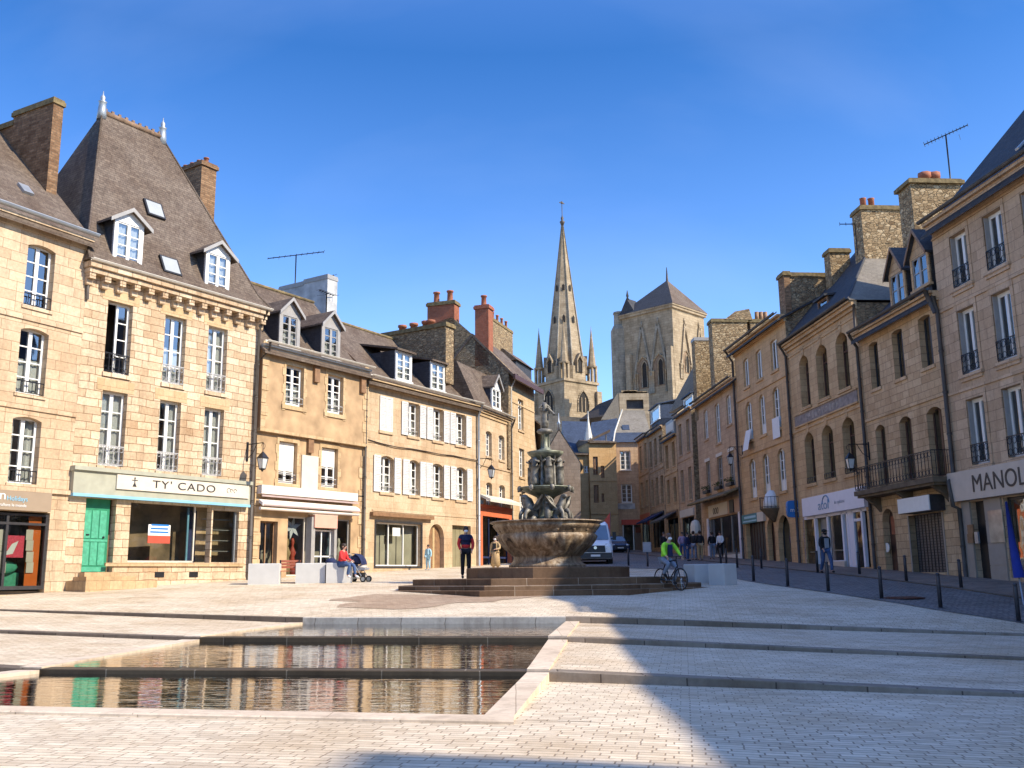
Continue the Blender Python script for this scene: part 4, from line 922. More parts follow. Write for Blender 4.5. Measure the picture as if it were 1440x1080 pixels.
M['ridge_br'] = plain('lichened_ridge_tiles', (.19, .12, .075), .9, 0, .4, 5); M['brownwash'] = plain('stripped_shop_interior', (.30, .20, .12), .9, 0, .5, 1.6); M['papered'] = plain('papered_window_back', (.60, .52, .41), .9, 0, .15, 1.5)
# ================================================================== right-hand row (in shade)
def house_r1():
    b = Bd('R1', 'shop_house', 'tall grey-brown house with white French windows above the long beige shop sign', -.45)
    rows = [(10.18, 12.2), (6.94, 9.34), (3.66, 6.04)]; n = 7; xs = [(1.14 + 2.12 * i, 2.21 + 2.12 * i) for i in range(n)]
    P = lambda px, py, v=0: b.P(px, py, v)
    d0, d1 = P(1370, 760).x, P(1391, 760).x; g0, g1 = P(1417, 760).x, 9.5; zt = 2.40
    ops = [(a, c, *r) for a, c in xs for r in rows] + [(d0, d1, -.3, zt), (g0, g1, -.25, zt)]
    b.wall('r1', ops, -1.8, 13.0, back=10, gable=(5, 18.6), depth=.3)
    b.interior([-.3, 3.5, 6.8, 10, 12.9])
    for j, r in enumerate(rows):
        for i, (a, c) in enumerate(xs):
            b.window(a + .02, c - .02, *r, .2, rows=1, leafs=2, fw=.13, glass='glass')
            b.railing(a, c, r[0] + .03, .72, -.02, n=4)
            sh = MB()
            for x in (a + .02, c - .05): sh.box(x, x + .03, .02, .19, r[0] + .05, r[1] - .05)
            b.mk(sh, 'folded_shutter', 'grey_w')
            sr = MB(); e = .16; sr.box(a - e, a, -.03, .01, r[0], r[1]); sr.box(c, c + e, -.03, .01, r[0], r[1]); sr.box(a - e, c + e, -.035, .01, r[1], r[1] + .24); b.mk(sr, 'window_surround', 'r1')
            sl = MB(); sl.box(a - .2, c + .2, -.1, .01, r[0] - .12, r[0]); sl.box(a - .14, c + .14, -.06, .01, r[0] - .24, r[0] - .12); b.mk(sl, 'sill', 'r1')
    for z, h in ((9.62, .10), (6.42, .10), (12.5, .06)): b.band(z, 'r1', h, .05)
    b.cornice(13.15, 'r1', hs=((.14, .08), (.14, .2), (.12, .34)))
    b.gutter(13.24, -.1, b.w, -.44, 'lead', .09)
    b.roof(13.1, 5.6, 5, 10, 'slate', x0=-.12, ov=.4)
    for px in (1424, 1428):
        pass
    for t in (3.6, 4.6):
        mb = MB(); k = 1.12; y = 1.6; z = 13.1 + k * y; x = t + .4
        mb.hexa([(x - .1, y - .5, z - .44), (x + .1, y - .5, z - .44), (x + .1, y + .5, z + .52), (x - .1, y + .5, z + .52), (x - .1, y - .53, z - .38), (x + .1, y - .53, z - .38), (x + .1, y + .47, z + .58), (x - .1, y + .47, z + .58)]); b.mk(mb, 'roof_vent', 'zinc')
    # long beige sign
    mb = MB(); sx0 = P(1334, 688, -.28).x; mb.box(sx0, b.w, -.3, 0, 2.46, 3.50); o = b.mk(mb, 'shop_fascia', 'beige')
    b.text('MANOL', P(1366, 680, -.31).x, 2.70, .86, 'lettering', -.312, parent=o, sx=(P(1434, 670, -.31).x - P(1366, 680, -.31).x) / 2.75)
    for x0, x1 in ((.25, d0), (d1, g0 - .1)):
        cl = MB(); cl.box(x0, x1, -.045, .01, -.6, 2.44)
        for i in range(4): z = -.6 + i * .76; cl.box(x0 - .002, x1 + .002, -.06, .008, z + .012, z + .748)
        b.mk(cl, 'stone_cladding', 'beige_grey')
    dr = MB(); dr.box(d0, d1, .2, .26, -.3, 2.4); b.mk(dr, 'door', 'black')
    pn = MB(); q = b.rect(1391, 717, 1411, 763, -.08); pn.box(q[0], q[1], -.09, -.06, q[2], q[3]); b.mk(pn, 'reflecting_panel', 'mirrorpanel')
    bx = MB()
    for py in (744, 757): q = P(1366, py, -.1); bx.box(q.x - .22, q.x + .12, -.12, -.06, q.z - .16, q.z + .16)
    b.mk(bx, 'menu_frame', 'wood')
    w2 = MB(); q = P(1374, 756, -.1); w2.box(q.x - .1, q.x + .1, -.13, -.06, q.z - .2, q.z + .2); b.mk(w2, 'letter_box', 'zinc')
    f = MB()
    for x in (g0, g0 + 1.4, g0 + 3, g1 - .08): f.box(x, x + .08, .15, .23, -.25, zt)
    f.box(g0, g1, .15, .23, -.25, .0); f.box(g0, g1, .15, .23, zt - .09, zt); o = b.mk(f, 'shop_window', 'dark_w'); g = MB(); g.poly([(g0, .19, -.25), (g1, .19, -.25), (g1, .19, zt), (g0, .19, zt)]); b.mk(g, 'pane', 'glass', o)
    yl = MB(); yl.box(g0 + .3, g0 + 1.2, .5, .55, .9, 2.3); b.mk(yl, 'window_display', 'cream')
    b.pipe([(-.05, -.2, 10.3), (.05, -.12, 9.7), (.05, -.12, 3.4), (.05, -.34, 3.2), (.2, -.34, 2.3), (.2, -.12, 2.2), (.2, -.12, -.5)], .08)
    return b
M['beige_grey'] = plain('grey_beige_cladding', (.30, .25, .205), .6, 0, .1, 2)
M['mirrorpanel'] = plain('glossy_panel', (.45, .36, .25), .12, 0, .3, 2, spec=.8)

def house_r2():
    b = Bd('R2', 'balcony_house', 'brown stone house with wrought-iron balcony and two slate dormers', -.2)
    T = [(.86, 1.70), (3.0, 3.9), (5.22, 6.14)]; r0 = (7.77, 9.82); Lw = [(.83, 1.70), (2.98, 3.97), (5.19, 6.3)]; r1 = (3.5, 6.18)
    P = lambda px, py, v=0: b.P(px, py, v)
    a0, a1 = P(1243, 760).x, P(1260, 760).x; az = P(1251, 715).z; s0, s1 = P(1281, 760).x, P(1330, 760).x; sz = P(1305, 722).z
    ops = [(a, c, *r0, .07) for a, c in T] + [(a, c, *r1, .2) for a, c in Lw] + [(a0, a1, .0, az, (a1 - a0) / 2), (s0, s1 - .1, -.05, sz)]
    b.wall(['r2', 'rubble'], ops, -1.5, 10.4, back=9, gable=(4.5, 14.6), depth=.34)
    b.interior([0, 3.4, 6.6, 10.3])
    for a, c in T: b.window(a, c, *r0, .24, rows=1, leafs=2, mat='dark_w', fw=.07); b.sill(a, c, r0[0], 'r2', .06, .12, .08)
    for k, (a, c) in enumerate(Lw):
        b.window(a, c, *r1, .26, rows=1, leafs=2, mat='brown_w', fw=.08); cu = MB(); cu.box(c - .42, c - .1, .36, .38, r1[0] + .4, r1[1] - .3); b.mk(cu, 'curtain', 'tan' if k == 1 else 'curtain')
    b.band(6.55, 'r2', .16, .06); b.cornice(10.5, 'r2', hs=((.16, .08), (.12, .22), (.1, .34))); b.gutter(10.6, -.1, b.w + .05, -.44, 'lead', .09)
    b.roof(10.5, 4.3, 4.5, 9, 'slate', x0=.05, x1=b.w + .02, ov=.4)
    for rc in ((1253, 384, 1271, 429), (1283, 360, 1304, 404)):
        v = -.0; x0, x1, z0, z1 = b.rect(*rc, v); b.dormer(x0 - .14, x1 + .14, z0, z1 + .12, v, 2.4, 'gable', .95, frame='wood', fw=.14, roofm='slate', pedm='r2', rows=2, curtain=None, ovr=.15, wmat='grey_w')
    # balcony
    bl = MB(); x0, x1, y0 = .1, 6.75, -.85; bl.box(x0, x1, y0, 0, 3.22, 3.42); bl.box(x0 + .1, x1 - .1, y0 + .1, 0, 3.12, 3.22); o = b.mk(bl, 'balcony', 'r2d')
    b.railing(x0 + .05, x1 - .05, 3.42, 1.0, y0 + .06, 'iron', n=26, parent=o, ends=.78)
    for x in (.6, 3.4, 6.2): cs = MB(); cs.prism([(x, y0 + .15, 3.12), (x, 0, 3.12), (x, 0, 2.5), (x, -.2, 2.75)], (.22, 0, 0)); b.mk(cs, 'console', 'r2d', o)
    # arched door, shutter box and roller grille
    d = MB(); d.box(a0, a1, .3, .36, .0, az); b.mk(d, 'arched_door', 'brown_w')
    dc = MB(); q = P(1254, 770, .28); dc.lathe([(.2, -.02), (.2, .02)], 14, (0, 0)); o2 = b.mk(dc, 'door_disc', 'white'); o2.location = (q.x, .28, q.z - b.zb); o2.rotation_euler = (pi / 2, 0, 0)
    rd = MB(); q = P(1256, 738, .28); rd.box(q.x - .15, q.x + .15, .27, .3, q.z - .4, q.z + .35); b.mk(rd, 'door_notice', 'terracotta')
    w = MB(); v = -.62; x0, x1 = P(1262, 709, v).x, P(1306, 705, v).x; z1, z0 = P(1284, 699, v).z, P(1284, 720, v).z; w.box(x0, x1, v, v + .04, z0, z1); o = b.mk(w, 'sign_box', 'white')
    w = MB(); w.box(x0 + .01, x1 + .03, v + .042, 0, z0 - .02, z1 + .02); b.mk(w, 'sign_box_back', 'dark_w', o)
    gr = MB(); gr.box(s0, s1 - .1, .26, .30, -.05, sz); g_ = b.mk(gr, 'roller_shutter', 'slatgrey')
    lat = MB(); n = 11
    for i in range(n):
        x = s0 + (s1 - .1 - s0) * i / (n - 1); lat.box(x - .012, x + .012, .235, .258, -.05, sz)
    for i in range(22):
        z = -.05 + (sz + .05) * i / 21; lat.box(s0, s1 - .1, .238, .256, z - .01, z + .01)
    b.mk(lat, 'grille', 'iron', g_)
    tr = MB()
    for x in (s0 - .09, s1 - .1): tr.box(x, x + .09, -.03, .3, -.2, sz)
    b.mk(tr, 'shop_jamb', 'beige_grey')
    b.pipe([(-.05, -.44, 10.5), (-.02, -.12, 9.9), (-.02, -.12, -.3)], .075, 'lead')
    b.pipe([(b.w - .1, -.44, 10.5), (b.w + .05, -.2, 9.6)], .09, 'lead')
    return b
M['r2d'] = plain('dark_weathered_stone', (.13, .095, .06), .9, 0, .3, 3, bump=.2)
M['slatgrey'] = plain('grey_roller_shutter', (.13, .12, .12), .5, .2, .15, 4)

def house_r3():
    b = Bd('R3', 'arched_window_house', 'house with tall brown arched windows, carved name panel and white optician shop front', .1)
    X = [(1.58, 2.83), (3.87, 5.27), (6.36, 7.71)]; r0 = (8.37, 11.05); r1 = (4.41, 7.02)
    P = lambda px, py, v=0: b.P(px, py, v)
    s0, s1 = P(1133, 760).x, P(1222, 760).x; s1 = min(s1, b.w - .12); zt = 2.8
    ops = [(a, c, *r, .38) for a, c in X for r in (r0, r1)] + [(s0, s1, .2, zt)]
    b.wall(['r3', 'rubble'], ops, -1.2, 12.0, back=10, depth=.45)
    b.interior([.2, 3.6, 7.6, 11.9])
    for r in (r0, r1):
        for a, c in X:
            b.window(a, c, *r, .36, rows=1, leafs=2, mat='brown_w', fw=.09, transom=.70); b.sill(a, c, r[0], 'r3', .08, .14, .1)
            vs = MB()
            for i in range(7):
                t = pi * (.15 + .7 * (i + .5) / 7); rr = (c - a) / 2 + .16; cx = (a + c) / 2 + rr * 1.05 * cos(t); cz = r[1] - .42 + .62 * sin(t) - .0
            kx = (a + c) / 2; vs.prism([(kx - .12, -.04, r[1] + .02), (kx + .12, -.04, r[1] + .02), (kx + .18, -.04, r[1] + .5), (kx - .18, -.04, r[1] + .5)], (0, .04, 0)); b.mk(vs, 'keystone', 'r3')
            if r is r1: b.railing(a, c, r[0] + .03, .3, .0, n=5, scroll=False)
    p0, p1 = .55, 8.35
    pn = MB(); pn.box(p0, p1, -.04, .01, 7.55, 8.10); pl_ = b.mk(pn, 'name_panel', 'carved'); ed = MB()
    ed.box(p0 - .06, p1 + .06, -.09, .01, 8.10, 8.17); ed.box(p0 - .06, p1 + .06, -.09, .01, 7.47, 7.55); b.mk(ed, 'panel_frame', 'r3', pl_)
    worn_letters(b, p0, p1, pl_)
    b.band(7.3, 'r3', .1, .05); b.band(11.4, 'r3', .08, .04); b.cornice(12.12, 'r3', hs=((.16, .1), (.16, .24), (.1, .36))); b.gutter(12.22, -.1, b.w + .05, -.44, 'lead', .09)
    # steep slate roof, hipped towards the square
    mb = MB(); w = b.w; zr = b.H(1228, 333, 12.1, 1.25).z; yr = (zr - 12.1) / 1.25; hx = b.P(1228, 333, yr).x
    e = [(-.2, -.42, 12.1), (w + .1, -.42, 12.1), (w + .1, 2 * yr, 12.1), (-.2, 2 * yr, 12.1)]; rA, rB = (-.2, yr, zr), (min(hx, w - 1), yr, zr)
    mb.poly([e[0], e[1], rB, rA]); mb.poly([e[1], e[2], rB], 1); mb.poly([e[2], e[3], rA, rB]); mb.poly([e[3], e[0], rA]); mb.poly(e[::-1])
    rf = b.mk(mb, 'roof', ['slate', 'slate_lit']); hp = MB(); hp.tube([rA, rB], .09, 5); hp.tube([e[1], rB], .07, 5); b.mk(hp, 'ridge_flashing', 'slate', rf)  # hip slope lit by colour: sunlit slate beside the darker slopes
    q = b.H(1157, 437, 12.1, 1.25); v = q.y - .3; x0, x1, z0, z1 = b.rect(1151, 420, 1163, 444, v); b.dormer(x0 - .1, x1 + .1, z0, z1, v, 1.2, 'shed', .2, frame='wood', fw=.1, roofm='slate', rows=1, leafs=1, wmat='brown_w')
    for px, py in ((1113, 459), (1122, 455)):
        q = b.H(px, py, 12.15, 1.25); mb = MB(); x, y, z = q; mb.hexa([(x - .08, y - .45, z - .56), (x + .08, y - .45, z - .56), (x + .08, y + .45, z + .56), (x - .08, y + .45, z + .56), (x - .08, y - .5, z - .5), (x + .08, y - .5, z - .5), (x + .08, y + .4, z + .62), (x - .08, y + .4, z + .62)]); b.mk(mb, 'roof_strip', 'zinc')
    # party-wall chimneys
    xc = 4.6; q0, q1 = b.Q(1211, 300, xc), b.Q(1279, 300, xc); zc = b.Q(1245, 294, xc).z; o = b.chimney(xc - 1.1, xc, q0.y, q1.y, 12, zc, 'rubble_y', 0, cap='moss')
    pk = MB(); qq = q0
    for dx in (-.22, .22): pk.lathe([(.16, zc), (.16, zc + .7), (.19, zc + .75), (.1, zc + .75)], 8, (xc - .5, q0.y + .6 + dx))
    b.mk(pk, 'chimney_pot', 'terracotta', o)
    c0, c1 = b.Q(1277, 290, w + 1), b.Q(1347, 290, w + 1); zc = b.Q(1310, 262, w + 1).z; o = b.chimney(w + .2, w + 1.4, c0.y, c1.y, 12, zc, 'rubble_y', 0, cap='moss', capd=.14)
    for px in (1301, 1314):
        k = b.Q(px, 258, w + .6); pk = MB(); pk.lathe([(.22, zc + .1), (.2, zc + .5), (.3, zc + .55), (.3, zc + .8), (.15, zc + .8)], 8, (w + .6, k.y)); b.mk(pk, 'chimney_pot', 'terracotta', o)
    k = b.Q(1349, 270, w + .8); antenna(b.world(w + .8, c1.y - .1, zc - .2), R(150), b.Q(1345, 190, w + .8).z - zc + .2, 'tall aerial on a thin mast above the mossy double chimney', 1.9, 13, -.25)
    k = b.Q(1195, 312, xc - .5); antenna(b.world(xc - .8, q0.y - .0, k.z - .9), R(160), .9, 'low horizontal aerial beside the red chimney pots', 1.5, 6, .1)
    q0, q1 = b.Q(1168, 372, 1.5), b.Q(1196, 372, 1.5); b.chimney(.7, 1.5, q0.y, q1.y, 13, b.Q(1182, 354, 1.5).z, 'rubble_y', 0)
    # optician
    v = -.22; mb = MB(); x0, x1 = P(1128, 715, v).x, P(1214.5, 700, v).x; mb.box(x0, min(x1, b.w - .05), v, 0, 2.80, 3.72); o = b.mk(mb, 'shop_fascia', 'opt_white')
    tx = P(1150, 707, v).x
    b.text('atol', tx, 3.0, .66, 'opt_blue', v - .012, parent=o, sx=1.35); b.text('les opticiens', P(1173, 704, v).x, 3.16, .24, 'opt_grey', v - .012, parent=o)
    ey = MB(); ey.tube([(tx + 1.0 + .42 * cos(t * .35), v - .01, 3.28 + .36 * sin(t * .35)) for t in range(10)], .035, 5); b.mk(ey, 'logo_arc', 'opt_blue', o)
    fr = MB()
    def X_(px): return P(px, 760, .1).x
    xs = [X_(1134), X_(1150), X_(1168), X_(1189), X_(1196), X_(1204), X_(1217)]
    for x in xs: fr.box(x - .09, x + .09, .0, .14, .2, zt)
    fr.box(s0, s1, .0, .14, zt - .14, zt); fr.box(xs[0], xs[1], .0, .14, .2, .42); fr.box(xs[2], xs[3], .0, .14, .2, .55); fr.box(xs[5], xs[6], .02, .12, 2.25, 2.37); f = b.mk(fr, 'shop_window', 'opt_white')
    for a, c in ((0, 1), (2, 3), (5, 6)): g = MB(); g.poly([(xs[a], .08, .25), (xs[c], .08, .25), (xs[c], .08, zt), (xs[a], .08, zt)]); b.mk(g, 'pane', 'glass_cl', f)
    bk = MB()
    for a, c in ((0, 1), (2, 3)): bk.box(xs[a], xs[c], .7, .74, .2, zt)
    b.mk(bk, 'green_display_back', 'optgreen'); tb = MB()
    for a, c in ((0, 1), (2, 3)): tb.box(xs[a] + .1, xs[c] - .1, .2, .6, 1.0, 1.05)
    b.mk(tb, 'display_shelf', 'white'); dr = MB(); dr.box(xs[1], xs[2], .3, .34, .2, zt); b.mk(dr, 'door', 'grey_w'); dr = MB(); dr.box(xs[3], xs[4], .3, .34, .2, zt); b.mk(dr, 'side_panel', 'grey_w'); d2 = MB(); d2.box(xs[4], xs[5], .02, .08, .2, zt); b.mk(d2, 'side_panel', 'opt_white')
    st = MB(); st.box(xs[2], xs[3] + .2, -.12, .0, -.1, .5); st.box(s0 - .1, xs[1], -.05, .0, -.1, .3); b.mk(st, 'stall_riser', 'beige')
    b.pipe([(.05, -.44, 12.1), (.05, -.12, 11.5), (.05, -.12, .2)], .075, 'lead'); b.pipe([(b.w + .02, -.13, 11.9), (b.w + .02, -.13, 10.7)], .07, 'lead')
    return b
M['carved'] = plain('grey_carved_panel', (.24, .20, .18), .9, 0, .3, 5, bump=.3); M['carved_l'] = plain('worn_carved_letters', (.34, .29, .25), .9, 0, .2, 8)
M['opt_white'] = plain('lilac_white_front', (.68, .66, .72), .5, 0, .03, 3); M['opt_blue'] = plain('steel_blue_lettering', (.16, .27, .40), .5, 0, .1, 6); M['opt_grey'] = plain('pale_grey_lettering', (.42, .42, .48), .5, 0, .1, 6); M['optgreen'] = plain('sage_green_back', (.52, .55, .36), .8, 0, .1, 2)

def house_r4():
    b = Bd('R4', 'tall_ochre_house', 'tall ochre stone house with white arched windows and white cloths hanging from two sills', .5)
    r = [(11.18, 12.95), (7.88, 10.25), (4.39, 6.75)]
    X0 = [(1.55, 2.55), (3.9, 4.9), (6.4, 7.5)]; X1 = [(1.55, 2.66), (3.95, 4.97), (6.26, 7.35)]; X2 = [(1.62, 2.72), (3.97, 5.05), (6.44, 7.55)]
    P = lambda px, py, v=0: b.P(px, py, v)
    d0, d1 = P(1050, 760).x, P(1077, 760).x; dz = P(1063, 734).z; a0, a1 = P(1080, 760).x, P(1090, 760).x; az = P(1085, 729).z; c0, c1 = P(1095, 760).x, P(1112, 760).x; cz = P(1104, 724).z
    ops = [(a, c, *r[0], .1) for a, c in X0] + [(a, c, *r[1], .3) for a, c in X1] + [(a, c, *r[2], .3) for a, c in X2] + [(d0, d1, .4, dz), (a0, a1, .4, az, (a1 - a0) / 2), (c0, c1, .4, cz, (c1 - c0) / 2)]
    b.wall(['r4', 'rubble'], ops, -.8, 13.8, back=9, gable=(4.5, 16.2), depth=.26)
    b.interior([.5, 3.9, 7.3, 10.8, 13.7])
    for k, XX in enumerate((X0, X1, X2)):
        for i, (a, c) in enumerate(XX):
            b.window(a, c, *r[k], .13, rows=1 if k == 0 else 4, leafs=2, fw=.11, pan=0 if k < 1 else .5, curtain=None); b.sill(a, c, r[k][0], 'r4', .08, .14, .1)
    for z in (10.6, 7.1): b.band(z, 'r4', .16, .07)
    b.cornice(13.9, 'r4', hs=((.16, .1), (.14, .28), (.1, .46))); b.gutter(14.0, -.3, b.w + .05, -.55, 'lead', .09)
    b.roof(13.85, 2.4, 4.5, 9, 'slate', ov=.5)
    for i, (dx, len_) in ((0, (.15, 1.25)), (2, (.0, 1.15))):
        a, c = X1[i]; z = r[1][0] + .62; mb = MB(); n = 8
        for k in range(n):
            t0, t1 = k / n, (k + 1) / n; y0, y1 = -.12 - .28 * t0 * (i == 0), -.12 - .28 * t1 * (i == 0)
            mb.hexa([(a + dx, y1, z - len_ * t1), (c, y1, z - len_ * t1), (c, y1 + .02, z - len_ * t1), (a + dx, y1 + .02, z - len_ * t1), (a + dx, y0, z - len_ * t0), (c, y0, z - len_ * t0), (c, y0 + .02, z - len_ * t0), (a + dx, y0 + .02, z - len_ * t0)])
        b.mk(mb, 'hanging_cloth', 'whitec')
    # brick end chimney
    q0, q1, q2 = b.Q(1086, 410, b.w), b.Q(1112, 410, b.w), b.Q(1166, 400, b.w); zt = b.Q(1100, 386, b.w).z
    b.chimney(b.w - .9, b.w, max(q0.y, .1), q1.y, 13.5, zt, 'brick_o', 0, cap='moss'); b.chimney(b.w - .85, b.w - .05, q1.y + .02, q2.y, 13.5, zt - .05, 'rubble', 0, cap='moss')
    # bow balcony
    v = -.5; c = P(1076, 704, v); mb = MB(); x, z = c.x, 3.55
    mb.lathe([(.10, z - .75), (.35, z - .5), (.62, z - .2), (.78, z - .05), (.8, z)], 18, (x, -.02)); o = b.mk(mb, 'bow_balcony', 'r2d')
    rl = MB(); pts = [(x + .76 * cos(t), -.02 + .76 * sin(t)) for t in [pi + pi * i / 12 for i in range(13)]]
    for hz in (.08, .62): rl.tube([(p, q, z + hz) for p, q in pts], .015, 5)
    for p, q in pts: rl.tube([(p, q, z), (p, q, z + .62)], .011, 4)
    b.mk(rl, 'railing', 'iron', o); wh = MB(); wh.lathe([(.50, z + .02), (.46, z + .4), (.34, z + .8), (.15, z + 1.0), (.02, z + 1.03)], 12, (x, -.12)); b.mk(wh, 'white_cover', 'whitec', o)
    # ground floor
    v = -.15; sg = MB(); x0, x1 = P(1043, 728, v).x, P(1073, 725, v).x; z0, z1 = P(1058, 735, v).z, P(1058, 722, v).z; xm = x0 + (x1 - x0) * .72; sg.box(x0, xm, v, 0, z0, z1); so = b.mk(sg, 'shop_sign', 'teal'); s2 = MB(); s2.box(xm + .005, x1, v, 0, z0, z1); b.mk(s2, 'sign_end', 'cream', so); s3 = MB(); s3.box(x0 + .25, xm - .1, v - .012, v, z0 + .08, z0 + .16); s3.box(x0 + .5, xm - .2, v - .012, v, z0 + .28, z0 + .42); b.mk(s3, 'sign_line', 'cyan', so)
    dd = MB(); dd.box(d0, d1, .28, .34, .4, dz); o = b.mk(dd, 'door', 'dark_w'); sl = MB()
    for i in range(7): xq = d0 + (d1 - d0) * (i + .5) / 7; sl.box(xq - .03, xq + .03, .25, .28, .45, dz)
    b.mk(sl, 'door_batten', 'brown_w', o)
    dd = MB(); dd.box(a0, a1, .3, .36, .4, az); b.mk(dd, 'arched_door', 'brown_w')
    b.window(c0, c1, .5, cz, .28, rows=1, leafs=1, mat='dark_w', name='arched_shop_window'); ds = MB()
    for i, z in enumerate((.9, 1.6, 2.2)): ds.box(c0 + .2, c1 - .3, .6, .7, z, z + .35)
    b.mk(ds, 'window_display', 'cream')
    st = MB(); st.box(a0 - .2, a1 + .2, -.35, .0, .1, .42); st.box(d0, d1, -.3, 0, .1, .42); b.mk(st, 'doorstep', 'r4')
    b.pipe([(-.1, -.55, 13.9), (-.05, -.14, 13.2), (-.05, -.14, .5)], .075, 'lead')
    # projecting blue box sign
    v0 = b.P(1128, 716, -.15)
    return b

def house_r5():
    b = Bd('R5', 'flowerbox_house', 'narrow-windowed brown house with flower boxes above a dark shop front', .8)
    P = lambda px, py, v=0: b.P(px, py, v)
    X0 = [(1.96, 3.0), (4.89, 6.1), (7.7, 8.76)]; r0 = [(9.3, 11.4), (8.62, 11.36), (9.46, 11.4)]; r1 = (5.5, 7.72)
    s0, s1 = P(998, 750).x, P(1041, 750).x; zt = 3.7; a0, a1 = P(968, 750).x + .8, P(990, 750).x; az = 3.6
    a0 = max(.3, a0)
    ops = [(a, c, *r, .16) for (a, c), r in zip(X0, r0)] + [(a, c, *r1) for a, c in X0] + [(s0, s1, 1.2, zt), (a0, a1, .8, az, min(1.0, (a1 - a0) / 2))]
    b.wall(['r5', 'rubble'], ops, -.4, 12.1, back=9, gable=(4.5, 15.6), depth=.22)
    b.interior([.9, 4.6, 8.3, 12])
    for (a, c), r in zip(X0, r0): b.window(a, c, *r, .11, rows=3, leafs=2, mat='white', fw=.10); b.sill(a, c, r[0], 'r5', .08, .12, .08)
    for i, (a, c) in enumerate(X0):
        b.window(a, c, *r1, .11, rows=3, leafs=2, mat='grey_w'); b.sill(a, c, r1[0], 'r5', .08, .12, .08); hd = MB(); hd.box(a - .1, c + .1, -.06, .02, r1[1], r1[1] + .22); b.mk(hd, 'pale_lintel', 'cream')
        fb = MB(); fb.box(a - .1, c + .1, -.32, -.09, r1[0], r1[0] + .2); o = b.mk(fb, 'flower_box', 'iron'); fl = MB()
        for k in range(50): x = rnd.uniform(a - .12, c + .12); y = rnd.uniform(-.42, -.06); z = r1[0] + .18 + rnd.uniform(0, .28); fl.poly([(x, y, z), (x + rnd.uniform(-.1, .1), y - .05, z + .08), (x + .08, y + .04, z + rnd.uniform(0, .1))])
        b.mk(fl, 'trailing_plants', 'plantgreen', o)
    b.cornice(12.2, 'r5', hs=((.12, .08), (.12, .22), (.1, .34))); b.gutter(12.3, -.1, b.w + .05, -.42, 'lead', .09)
    b.roof(12.15, 3.0, 4.5, 9, 'slate', ov=.4)
    # rubble chimney stacks rising behind
    xq = 4.3; q0, q1, q2 = b.Q(1001, 500, xq), b.Q(1052, 480, xq), b.Q(1092, 470, xq); zt_ = b.Q(1040, 452, xq).z
    o = b.chimney(xq - 1.0, xq, max(.3, q0.y), q1.y, 11.5, zt_, 'rubble_y', 0, cap='moss'); o = b.chimney(xq - .95, xq - .05, q1.y + .25, q2.y, 11.5, zt_, 'rubble_y', 0, cap='moss')
    for px in (1064, 1070, 1076): k = b.Q(px, 440, xq - .4); pk = MB(); pk.lathe([(.17, zt_), (.15, zt_ + .8), (.1, zt_ + .8)], 8, (xq - .4, k.y)); b.mk(pk, 'chimney_pot', 'wood', o)
    rg = MB(); ka = b.Q(1015, 447, xq - .5); kb = b.Q(1054, 440, xq - .5); rg.hexa([(xq - 1.1, ka.y, zt_ + .1), (xq + .1, ka.y, zt_ + .1), (xq + .1, kb.y, zt_ + .1), (xq - 1.1, kb.y, zt_ + .1), (xq - 1.1, ka.y + .8, zt_ + .7), (xq + .1, ka.y + .8, zt_ + .7), (xq + .1, kb.y - .2, zt_ + .9), (xq - 1.1, kb.y - .2, zt_ + .9)]); b.mk(rg, 'broken_capping', 'rubble', o)
    q0, q1 = b.Q(978, 510, .6), b.Q(1003, 510, .6); b.chimney(-.3, .6, q0.y, q1.y, 11, b.Q(990, 478, .6).z, 'rubble_y', 0, cap='grey_w', capd=.04)
    # shop
    v = -.1; sg = MB(); x0, x1 = P(996.5, 720, v).x, P(1041, 710, v).x; sg.box(x0, x1, v, 0, 3.78, 4.62); o = b.mk(sg, 'shop_fascia', 'pinkfascia'); l = MB(); l.box(x0, x0 + (x1 - x0) * .62, v - .02, v, 3.8, 4.6); b.mk(l, 'sign_board', 'cream', o)
    b.text('000', x0 + 1.2, 3.95, .62, 'lettering', v - .03, parent=o, sx=1.5)
    dk = MB(); dk.box(x0 + (x1 - x0) * .70, x0 + (x1 - x0) * .82, v - .06, v, 3.8, 4.62); b.mk(dk, 'dark_pilaster', 'black', o)
    aw = MB(); n = 9
    for i in range(n): x = .8 + (b.w - 1.6) * i / (n - 1); aw.hexa([(x - .06, -1.0, 4.72), (x + .06, -1.0, 4.72), (x + .06, 0, 5.12), (x - .06, 0, 5.12), (x - .06, -1.0, 4.84), (x + .06, -1.0, 4.84), (x + .06, 0, 5.24), (x - .06, 0, 5.24)])
    aw.hexa([(.4, -1.05, 4.80), (b.w - .3, -1.05, 4.80), (b.w - .3, 0, 5.22), (.4, 0, 5.22), (.4, -1.05, 4.9), (b.w - .3, -1.05, 4.9), (b.w - .3, 0, 5.34), (.4, 0, 5.34)]); aw.tube([(.4, -1.05, 4.82), (b.w - .1, -1.05, 4.82)], .08, 6); b.mk(aw, 'slatted_canopy', 'moss2')
    fr = MB()
    for x in (s0, s0 + (s1 - s0) * .36, s0 + (s1 - s0) * .7, s1 - .14): fr.box(x, x + .1, .1, .2, 1.2, zt)
    fr.box(s0, s1, .1, .2, 1.2, 1.32); f = b.mk(fr, 'shop_window', 'grey_w'); g = MB(); g.poly([(s0, .15, 1.2), (s1, .15, 1.2), (s1, .15, zt), (s0, .15, zt)]); b.mk(g, 'pane', 'glass', f)
    lb = MB(); lb.box(s0, s1, -.06, .1, .8, 1.2); b.mk(lb, 'stall_riser', 'white'); jb = MB(); jb.box(s1 - .02, s1 + .35, -.08, .1, .7, 3.78); jb.box(s0 - .4, s0, -.08, .1, .7, 3.78); b.mk(jb, 'shop_jamb', 'opt_white')
    ds = MB(); k = random.Random(3)
